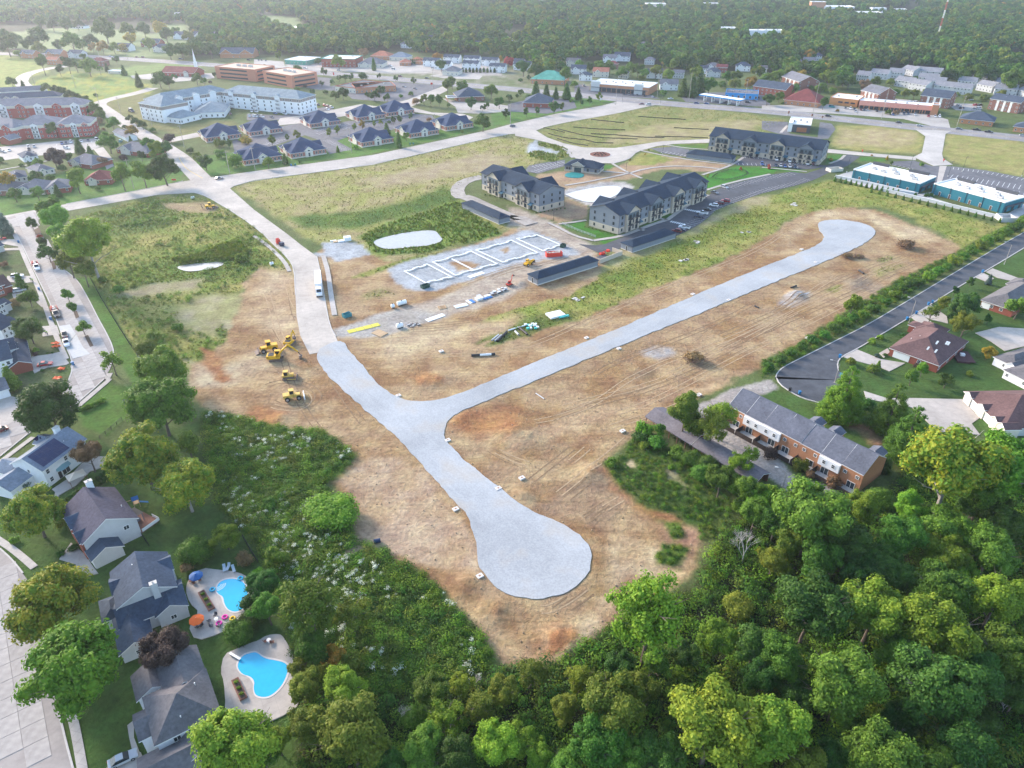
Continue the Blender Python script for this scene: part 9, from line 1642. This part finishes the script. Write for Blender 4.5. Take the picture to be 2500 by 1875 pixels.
# bins
BINM={'blue':mat('bin_blue',(.02,.16,.36),.5),'black':mat('bin_black',(.03,.03,.03),.6),'green':mat('bin_green',(.03,.2,.17),.5)}
for c,r,x,y,cl_,lab in[(0,1,160,460,'blue','by the drive near the corner spruce'),(0,1,332,858,'blue','at the kerb near the workers by the conical evergreen'),(0,1,432,1110,'blue','at the kerb beside the black utility pickup'),(0,1,618,1492,'blue','at the kerb by the red hatchback drive'),(0,1,62,800,'black','beside the brown-roofed brick house'),(3,1,655,1430,'blue','on the inner curve of the asphalt street'),(3,1,665,1590,'blue','beside the pine at the turning end'),(3,1,1222,1112,'blue','under the street lamp'),(3,1,1300,1062,'blue','just beyond the lamp drive'),(3,1,1403,987,'blue','at the double drive, nearer the lamp'),(3,1,1437,970,'blue','at the double drive, beside the olive tree'),(3,1,1860,712,'blue','at the top drive of the asphalt street'),(3,2,315,150,'blue','on the rim of the turning end'),(3,2,235,122,'black','beside the blue one on the turning rim'),(1,0,1318,1222,'green','pair first at the office kerb'),(1,0,1345,1220,'green','pair second at the office kerb'),(1,0,315,1402,'blue','at the kerb before the slate office'),(1,0,350,1398,'green','at the kerb before the slate office')]:
 a=g(k(c,r,x,y));t=thing('wheelie_bin',f'{cl_} wheelie bin {lab}','bin',(a.x,a.y,max(0,ht(a.x,a.y))+.1),random.uniform(0,6));s_=1.15;q=MB().add([(-.24,-.28,.05),(.24,-.28,.05),(.24,.26,.05),(-.24,.26,.05),(-.3,-.36,1.0),(.3,-.36,1.0),(.3,.34,1.0),(-.3,.34,1.0)],[(0,3,2,1),(4,5,6,7),(0,1,5,4),(1,2,6,5),(2,3,7,6),(3,0,4,7)]);q.build('body',BINM[cl_],t);MB().box(-.33,.33,-.4,.38,1.0,1.1).build('lid',BINM[cl_],t);t.scale=(s_,)*3
 for x_ in(-.28,.28):MB().cyl((x_-.03,.3,.12),.12,.06,8,0,'x').build('wheel',TYRE,t)
# orange mesh by the dug-up verge
for x,y,lab in[(515,1530,'crumpled orange safety mesh on the corner lawn'),(485,1608,'orange safety mesh beside the curving sidewalk'),(475,1340,'orange safety mesh beside the dug bed'),(468,1312,'orange work barrel by the dug bed')]:
 a=g(k(0,1,x,y));q=MB();r_=random.Random(x)
 pts=[[Vector((i*.5-1.2,j*.5-.7,.15+r_.uniform(0,.6)))for i in range(6)]for j in range(4)]
 for j in range(3):
  for i in range(5):q.add([pts[j][i],pts[j][i+1],pts[j+1][i+1],pts[j+1][i],pts[j][i]-Vector((0,0,.04)),pts[j][i+1]-Vector((0,0,.04)),pts[j+1][i+1]-Vector((0,0,.04)),pts[j+1][i]-Vector((0,0,.04))],[(0,1,2,3),(7,6,5,4)])
 tag(q.build('safety_mesh',mat('safety_orange',(.85,.14,.03),.6),None,(a.x,a.y,0.02)),lab,'mesh')
# ---------------------------------------------------------------- pools and terraces
POOLW=mat('pool_water',(.02,.42,.66),.06,.8,.06,.02,.5);PAVE=tex_mat('pool_paving',(.44,.40,.355),2.4,R(30),dark=.82);COPE=mat('pool_coping',(.60,.57,.53),.8)
def pool(deck,water,label,zd=.14):
 dp=smooth_poly(gg(deck),1);wp=smooth_poly(gg(water),2);d=sheet('pool_deck',dp,zd,PAVE);d['kind']='structure'
 c=sum(wp,Vector())/len(wp);t=thing('swimming_pool',label,'pool',(c.x,c.y,0));L=[Vector((p.x-c.x,p.y-c.y,0))for p in wp];O=[p+p.normalized()*.38 for p in L];n=len(L);q=MB()
 for i in range(n):j=(i+1)%n;q.add([(L[i].x,L[i].y,zd+.05),(L[j].x,L[j].y,zd+.05),(O[j].x,O[j].y,zd+.05),(O[i].x,O[i].y,zd+.05),(O[i].x,O[i].y,zd-.1),(O[j].x,O[j].y,zd-.1)],[(0,1,2,3),(3,2,5,4)])
 q.build('coping',COPE,t);MB().add([(p.x*1.0,p.y*1.0,zd+.025)for p in L],[tuple(range(n))]).build('water',POOLW,t);return t
t=pool(kk(0,3,[(1590,70),(1700,-30),(1850,-10),(2010,5),(2140,80),(2165,170),(2130,280),(2040,400),(1990,450),(1850,530),(1650,590),(1585,455),(1690,350),(1600,270),(1565,160)]),kk(0,3,[(1822,160),(1850,90),(1950,60),(2060,88),(2092,180),(2100,280),(2010,350),(1930,335),(1892,275),(1885,215),(1840,195)]),'kidney-shaped blue pool with curved entry steps')
for i in range(3):
 q=MB();r0,r1=.5+i*.45,.85+i*.45;n=10
 for j in range(n):t0,t1=-.4+2.0*j/n,-.4+2.0*(j+1)/n;q.add([(r0*math.cos(t0),-r0*math.sin(t0),0),(r0*math.cos(t1),-r0*math.sin(t1),0),(r1*math.cos(t1),-r1*math.sin(t1),0),(r1*math.cos(t0),-r1*math.sin(t0),0)],[(0,1,2,3)])
 a=g(k(0,3,1840,120))-t.location;q.build('entry_step',mat('step_pale',(.35,.62,.72),.3),t,(a.x,a.y,.175+.004*i))
pool(kk(0,3,[(1890,700),(2000,655),(2130,600)])+kk(1,3,[(30,590),(110,540),(215,528),(255,560),(355,745),(365,960),(300,1050),(415,1110),(200,1250),(0,1300)])+kk(0,3,[(2080,1300),(1880,1240),(1905,1150),(1890,930),(1860,850)]),kk(0,3,[(1997,800),(2045,712),(2140,685)])+kk(1,3,[(30,690),(90,740),(190,755),(275,778),(292,835),(255,940),(200,1010),(130,1062),(60,1066),(10,1045)])+kk(0,3,[(2140,985),(2150,935),(2120,892),(2040,872)]),'larger lobed blue pool with a pale shallow end')
def parasol(c,r,x,y,m,lab,R_=1.55,h=2.4):
 a=g(k(c,r,x,y),h);t=thing('parasol',lab,'parasol',(a.x,a.y,.12));MB().cyl((0,0,0),.04,h+.35,6).build('pole',TRIM,t);n=8;MB().cyl((0,0,0),.3,.12,10).build('base',CONCM,t)
 for i in range(n):t0,t1=2*math.pi*i/n,2*math.pi*(i+1)/n;A,B=(R_*math.cos(t0),R_*math.sin(t0),h-.35),(R_*math.cos(t1),R_*math.sin(t1),h-.35);MB().add([A,B,(0,0,h+.3),(A[0],A[1],h-.5),(B[0],B[1],h-.5)],[(0,1,2),(3,4,1,0)]).build('canopy_panel',m,t)
parasol(0,3,1655,400,mat('parasol_orange',(.85,.16,.03),.7),'open orange parasol on the pool terrace');parasol(0,3,1650,30,mat('parasol_blue',(.02,.10,.28),.7),'open blue parasol over dark chairs')
def seat(c,r,x,y,lab,m,long=False,grp=None):
 a=g(k(c,r,x,y));t=thing('sun_lounger' if long else 'patio_chair',lab,'lounger' if long else 'chair',(a.x,a.y,.14),random.uniform(-.3,.3)+(1.8 if long else random.uniform(0,6)),grp);L=1.2 if long else.3
 MB().box(-L,.3,-.32,.32,.30,.38).build('seat',m,t);MB().add([(.3,-.32,.3),(.3,.32,.3),(.75 if long else.45,.32,.85),(.75 if long else.45,-.32,.85),(.36,-.32,.28),(.36,.32,.28),(.81 if long else.51,.32,.82),(.81 if long else.51,-.32,.82)],[(0,3,2,1),(4,5,6,7),(2,3,7,6)]).build('backrest',m,t)
 for x_ in(-L+.05,.2):
  for y_ in(-.28,.28):MB().box(x_,x_+.05,y_-.03,y_+.03,0,.3).build('leg',HUB,t)
LNG=mat('lounger_grey',(.42,.5,.55),.6)
for x,y in((1895,1622),(1930,1612),(1972,1628)):seat(0,2,x,y,'grey-blue sun lounger beside the kidney-shaped pool',LNG,True,'sun loungers by the kidney pool')
for x,y in((1610,90),(1640,110),(1690,85),(1700,50)):seat(0,3,x,y,'dark patio chair under the blue parasol',BRB,False,'chairs under the blue parasol')
for x,y in((1820,380),(1770,425),(1790,470),(1670,480),(1700,470),(1850,470)):seat(0,3,x,y,'dark patio chair near the orange parasol',DGREY,False,'chairs near the orange parasol')
for x,y in((100,600),(160,608)):seat(1,3,x,y,'brown wicker chair on the second pool terrace',BRB,False,'wicker chairs on the second terrace')
for c,r,x,y,lab in[(0,3,1940,1215,'round dark patio table with chairs beside the taupe-roofed house'),(0,3,1830,420,'pale patio table beside pink floats'),(1,3,130,600,'small white table between two wicker chairs')]:
 a=g(k(c,r,x,y));t=thing('patio_table',lab,'table',(a.x,a.y,.14));m_=BRB if 'dark' in lab else TRIM;MB().cyl((0,0,.68),.7 if 'dark' in lab else.45,.06,14).build('top',m_,t);MB().cyl((0,0,0),.06,.7,8).build('stem',m_,t);MB().cyl((0,0,0),.3,.05,10).build('foot',m_,t)
PINK=mat('float_pink',(.85,.05,.42),.5)
for x,y,m_,lab in[(1900,392,PINK,'pink pool float by the terrace edge'),(1850,445,PINK,'second pink pool float by the chairs'),(1965,405,mat('float_yellow',(.85,.55,.03),.5),'yellow ring float by the shrubs'),(2030,65,mat('float_cyan',(.05,.5,.7),.4),'blue ring float on the pool edge'),(1795,160,mat('float_cyan'),'pale blue float beside the pool steps')]:
 a=g(k(0,3,x,y));q=MB();n=14
 for i in range(n):
  t0,t1=2*math.pi*i/n,2*math.pi*(i+1)/n
  for j in range(6):
   s0,s1=2*math.pi*j/6,2*math.pi*(j+1)/6;P=lambda t_,s_:((.5+.18*math.cos(s_))*math.cos(t_),(.5+.18*math.cos(s_))*math.sin(t_),.18+.18*math.sin(s_));q.add([P(t0,s0),P(t1,s0),P(t1,s1),P(t0,s1)],[(0,1,2,3)])
 tag(q.build('pool_float',m_,None,(a.x,a.y,.15),smooth=True),lab,'float')
a=g(k(0,3,1990,730));t=thing('diving_board','white diving board at the second pool','diving board',(a.x,a.y,.14),-.5);MB().box(-1.6,1.4,-.25,.25,.4,.48).build('board',TRIM,t);MB().box(-1.3,-.9,-.2,.2,0,.4).build('stand',HUB,t)
for x0,y0,x1,y1,lab in[(1700,180,1790,330,'curved brick planter with shrubs beside the kidney pool'),(1985,920,2060,1085,'brick planter with small shrubs beside the second pool')]:
 a,b_=g(k(0,3,x0,y0)),g(k(0,3,x1,y1));u=b_-a;t=thing('planter',lab,'planter',(a.x,a.y,.1),math.atan2(u.y,u.x));L=u.length;MB().box(0,L,-.7,.7,0,.5).build('wall',BRB,t);MB().box(.2,L-.2,-.5,.5,.5,.54).build('soil',mat('mulch'),t)
 for i in range(3):c=inst('plant',protos('bush',1)[0][0],t,(L*(.2+.3*i),0,.45));c.scale=(.5,.5,.5);c.material_slots[0].link='OBJECT';c.material_slots[0].material=LEAF['lime']
# gazebo, deck, pergola, play set
a=g(k(0,2,640,830),2.6);t=thing('gazebo','tan canopy gazebo on the patio of the solar-panel house','gazebo',(a.x,a.y,.1),.78);TANC=mat('canopy_tan',(.52,.47,.38),.8);q=MB().add([(-2.2,-1.7,2.5),(2.2,-1.7,2.5),(2.2,1.7,2.5),(-2.2,1.7,2.5),(-.5,-.4,3.2),(.5,-.4,3.2),(.5,.4,3.2),(-.5,.4,3.2)],[(4,5,6,7),(0,1,5,4),(1,2,6,5),(2,3,7,6),(3,0,4,7)]);q.build('canopy',TANC,t);MB().add([(-.6,-.5,3.3),(.6,-.5,3.3),(.6,.5,3.3),(-.6,.5,3.3),(0,0,3.6)],[(0,1,4),(1,2,4),(2,3,4),(3,0,4)]).build('top_vent',TANC,t)
for x in(-2,2):
 for y in(-1.5,1.5):MB().box(x-.06,x+.06,y-.06,y+.06,-.1,2.5).build('post',BRB,t)
sheet('patio',gg(kk(0,2,[(440,950),(560,870),(720,700),(800,665),(910,680),(930,740),(760,800),(640,920),(500,1000)])),.12,PAVE)
sheet('patio',gg(kk(0,2,[(470,940),(500,1010),(460,1010)])),.11,PAVE)
DECK=mat('deck_boards',(.22,.11,.08),.85,3,.2)
t0=Bd('deck','reddish timber deck with pergola behind the plum-roofed house','deck',k(0,2,1200,1320),k(0,2,1350,1215),k(0,2,1100,1180),0);L,D=t0.L,6.5
for i in range(int(L/.3)):MB().box(i*.3,i*.3+.28,0,D,.25,.33).build('board',DECK,t0.r)
MB().box(.1,L-.1,.1,D-.1,-.1,.25).build('deck_frame',DECK,t0.r)
for x in(.3,L*.62):
 for y in(D*.5,D-.3):MB().box(x-.08,x+.08,y-.08,y+.08,.3,2.7).build('post',GREYS,t0.r)
for i in range(11):MB().box(.1,L*.68,D*.48+i*D*.05,D*.48+i*D*.05+.12,2.7,2.85).build('pergola_slat',mat('pergola_wood',(.22,.20,.18),.9),t0.r)
MB().box(L*.15,L*.55,D*.62,D*.78,.33,1.05).build('picnic_table',GREYS,t0.r)
for x0,y0,x1,y1 in((.2,-.1,L-.2,.0),(L-.1,0,L,D*.4)):MB().box(x0,x1,y0,y1,.33,1.2).build('railing',TRIM,t0.r)
a=g(k(0,2,1160,1090));t=thing('play_set','wooden play set with blue slide behind the plum-roofed house','play set',(a.x,a.y,0),.6);MB().box(-.7,.7,-.7,.7,1.2,1.3).build('platform',LUMB,t)
for x in(-.65,.65):
 for y in(-.65,.65):MB().box(x-.06,x+.06,y-.06,y+.06,-.1,2.6).build('post',LUMB,t)
MB().extr([(-.8,2.5),(0,3.2),(.8,2.5),(.8,2.4),(0,3.05),(-.8,2.4)],-.8,.8,'x').build('roof',BLUW,t);MB().add([(.7,-.3,1.25),(.7,.3,1.25),(2.6,.3,.15),(2.6,-.3,.15),(.7,-.3,1.15),(.7,.3,1.15),(2.6,.3,.05),(2.6,-.3,.05)],[(0,3,2,1),(4,5,6,7),(0,4,7,3),(1,2,6,5)]).build('slide',BLUW,t);MB().tube([(-.7,0,2.4),(-3.4,0,2.4)],.06,6).build('swing_beam',LUMB,t);MB().tube([(-3.4,0,2.4),(-3.6,.9,-.1)],.06,6).build('swing_leg',LUMB,t);MB().tube([(-3.4,0,2.4),(-3.6,-.9,-.1)],.06,6).build('swing_leg',LUMB,t)
t0=Bd('deck','dark timber deck with pale furniture behind the brick ranch house','deck',k(3,1,1650,1470),k(3,1,1760,1480),None,0,D=8);[MB().box(i*.3,i*.3+.28,0,8,.5,.58).build('board',mat('deck_dark',(.09,.045,.045),.85,3,.2),t0.r)for i in range(int(t0.L/.3)+6)];MB().box(.1,t0.L,.1,7.9,-.1,.5).build('deck_frame',mat('deck_dark'),t0.r);MB().box(2,3.4,4,5.2,.58,1.3).build('table',TRIM,t0.r)
# workers
def person(c,r,x,y,to,lab):
 a=g(k(c,r,x,y));b_=g(k(c,r,*to));u=b_-a;t=thing('person',lab,'person',(a.x,a.y,.12),math.atan2(u.y,u.x));V=[(0,0,.95),(0,0,1.2),(.02,0,1.45),(.02,0,1.55),(.05,0,1.68),(.02,.2,1.42),(.12,.27,1.18),(.3,.22,1.05),(.38,.2,1.03),(.02,-.2,1.42),(.1,-.27,1.18),(.28,-.22,1.08),(.36,-.2,1.06),(0,.1,.9),(.05,.12,.5),(0,.13,.08),(.16,.14,.04),(0,-.1,.9),(.04,-.12,.5),(-.04,-.13,.08),(.12,-.14,.04)]
 E=[(0,1),(1,2),(2,3),(3,4),(2,5),(5,6),(6,7),(7,8),(2,9),(9,10),(10,11),(11,12),(0,13),(13,14),(14,15),(15,16),(0,17),(17,18),(18,19),(19,20)];rad=[.16,.17,.15,.06,.1,.08,.06,.045,.04,.08,.06,.045,.04,.1,.075,.05,.045,.1,.075,.05,.045]
 me=bpy.data.meshes.new('body');me.from_pydata(V,E,[]);me.materials.append(mat('work_clothes',(.05,.06,.09),.9));o=inst('body',me,t);md=o.modifiers.new('skin','SKIN');bm=bmesh.new();bm.from_mesh(me);sk=bm.verts.layers.skin.verify();bm.verts.ensure_lookup_table()
 for i,v in enumerate(bm.verts):v[sk].radius=(rad[i],rad[i]);v[sk].use_root=i==0
 bm.to_mesh(me);bm.free();o.modifiers.new('smooth','SUBSURF').levels=1
 MB().tube([(0,0,.98),(0,0,1.2),(.02,0,1.46)],[.2,.21,.2],10).build('vest',mat('vest_lime',(.45,.75,.05),.7),t);MB().tube([(.05,0,1.70),(.05,0,1.79),(.05,0,1.83)],[.135,.11,.03],10).build('hard_hat',TRIM,t)
 MB().box(.13,.155,-.05,.05,1.62,1.72).build('face',mat('skin_tone',(.45,.28,.2),.7),t)
person(0,1,265,785,(300,800),'person in lime vest and helmet bending towards the kerb by the conical evergreen');person(0,1,282,792,(250,790),'person in lime vest standing beside a second worker');person(0,1,388,1230,(420,1240),'person in lime vest beside the dug verge holding still');person(0,1,405,1238,(380,1250),'person in lime vest facing the dug bed')
# sign boards
for c,r,x,y,m_,lab,w_,h_ in[(1,0,675,650,REDM,'red roadside sign pillar by the salmon office',1.4,4.5),(1,0,1500,725,REDM,'red box sign at the bank corner',2,3),(2,0,780,860,TRIM,'white roadside sign with red top on the corner bed',1.2,3.2),(3,0,222,975,BRB,'brick sign pillar by the restaurant',1.3,3.6),(3,0,420,995,BRB,'second brick sign pillar by the restaurant',1.3,3.2),(3,0,508,1005,BRB,'short brick pillar at the drive-through',1.2,2.4),(3,0,845,1290,REDM,'red stop sign by the straw lot',.7,2.3),(3,0,1530,1370,REDM,'red stop sign by the store entrance',.7,2.3),(0,0,1470,1530,REDM,'low red signboard in the corner flower bed',2.6,1.4)]:
 a=g(k(c,r,x,y));t=thing('sign',lab,'sign',(a.x,a.y,0));MB().box(-.08,.08,-.08,.08,-.2,h_*.6).build('post',DARKM,t);MB().box(-w_/2,w_/2,-.15,.15,h_*.45,h_).build('board',m_,t)
# ================================================================ HAZE
hz=MB().box(-30500,30500,-4500,40500,-2.6,129).build('haze',[])
mh=bpy.data.materials.new('haze_air');mh.use_nodes=True;n=mh.node_tree.nodes;n.remove(n['Principled BSDF'])
pv=n.new('ShaderNodeVolumePrincipled');pv.inputs['Color'].default_value=(.80,.88,1,1);pv.inputs['Density'].default_value=.0001;pv.inputs['Anisotropy'].default_value=.45
mh.node_tree.links.new(pv.outputs[0],n['Material Output'].inputs['Volume']);hz.data.materials.append(mh);tag(hz,kind='stuff',label='thin pale blue evening haze over the whole suburb',cat='haze')
# ================================================================ TELL LOOK-ALIKES APART BY THEIR NEIGHBOURS
MARKS=[('the turning circle',(1155,1205)),('the leafless grey tree',k(2,2,2010,1500)),('the townhouse end wall',k(3,2,960,850)),('the carports',k(2,2,1350,450)),('the kidney-shaped pool',k(0,3,1970,200)),('the diving board',k(0,3,1990,730)),('the solar-panel house',k(0,2,560,800)),('the plum-roofed house',k(0,2,850,1300)),('the marsh pond',k(0,1,1680,655)),('the reed pond',k(1,1,1300,430)),('the backhoe loader',k(0,1,1780,165)),('the church steeple',k(0,0,1715,600)),('the white residence',k(0,0,1800,900)),('the entry canopy of the red apartments',k(0,0,100,1210)),('the open shelter',k(0,0,1020,1160)),('the red-roofed ranch home',k(0,0,830,1560)),('the small entrance lodge',k(0,0,270,1360)),('the golf shelter',k(0,0,650,240)),('the white colonial portico',k(0,0,1700,330)),('the loop road bend',k(0,0,175,690)),('the bank with the canopy',k(1,0,1760,860)),('the paved cafe terrace',k(1,0,1700,640)),('the green-roofed bank',k(2,0,340,715)),('the highway strip mall',k(2,0,950,790)),('the fuel canopy',k(2,0,1780,830)),('the red-roofed office',k(3,0,340,900)),('the salmon strip mall',k(3,0,1120,940)),('the radio mast',k(3,0,1470,352)),('the roundabout',k(2,0,778,1305)),('the lamp over the bins',k(3,1,1240,1132)),('the timber deck',k(3,1,1700,1480)),('the street lamp by the upper lawn',k(3,1,2045,640)),('the broad concrete apron',k(3,2,1500,330)),('the orange rusty tree',k(1,3,680,740)),('the blue culvert mouth',k(1,2,1040,1390)),('the gold-green sycamore',k(3,2,1640,900)),('the tall tree at the turning circle',k(2,3,1200,600)),('the corner spruce',k(0,1,30,330)),('the grey pickup',k(0,1,550,1248)),('the two brick office blocks',k(1,0,40,720)),('the orange restaurant',k(3,0,680,890))]
MARKP=[(n_,g(p))for n_,p in MARKS];GR={}
CUTS=' in the | on the | at the | by the | before | between | beside | along | among | past | below | behind | under '.split('|')
def cut(t):
 for c in CUTS:t=t.split(c)[0]
 return t
for o in S.objects:
 if o.parent is None and o.get('group')and o.get('category')in('tree','shrub','car','pickup','van','conifer','house','terrace','arborvitae','cypress','pole'):GR.setdefault(cut(o['label']),[]).append(o)
for base,L_ in GR.items():
 if len(L_)<2:continue
 near={j:min(range(len(L_)),key=lambda i:(L_[i].location-p).xy.length)for j,(n_,p)in enumerate(MARKP)};done=set()
 for d_,j in sorted(((L_[near[j]].location-MARKP[j][1]).xy.length,j)for j in near):
  if near[j]in done or d_>150:continue
  done.add(near[j]);L_[near[j]]['label']=f'{base}, the one closest to {MARKP[j][0]}'
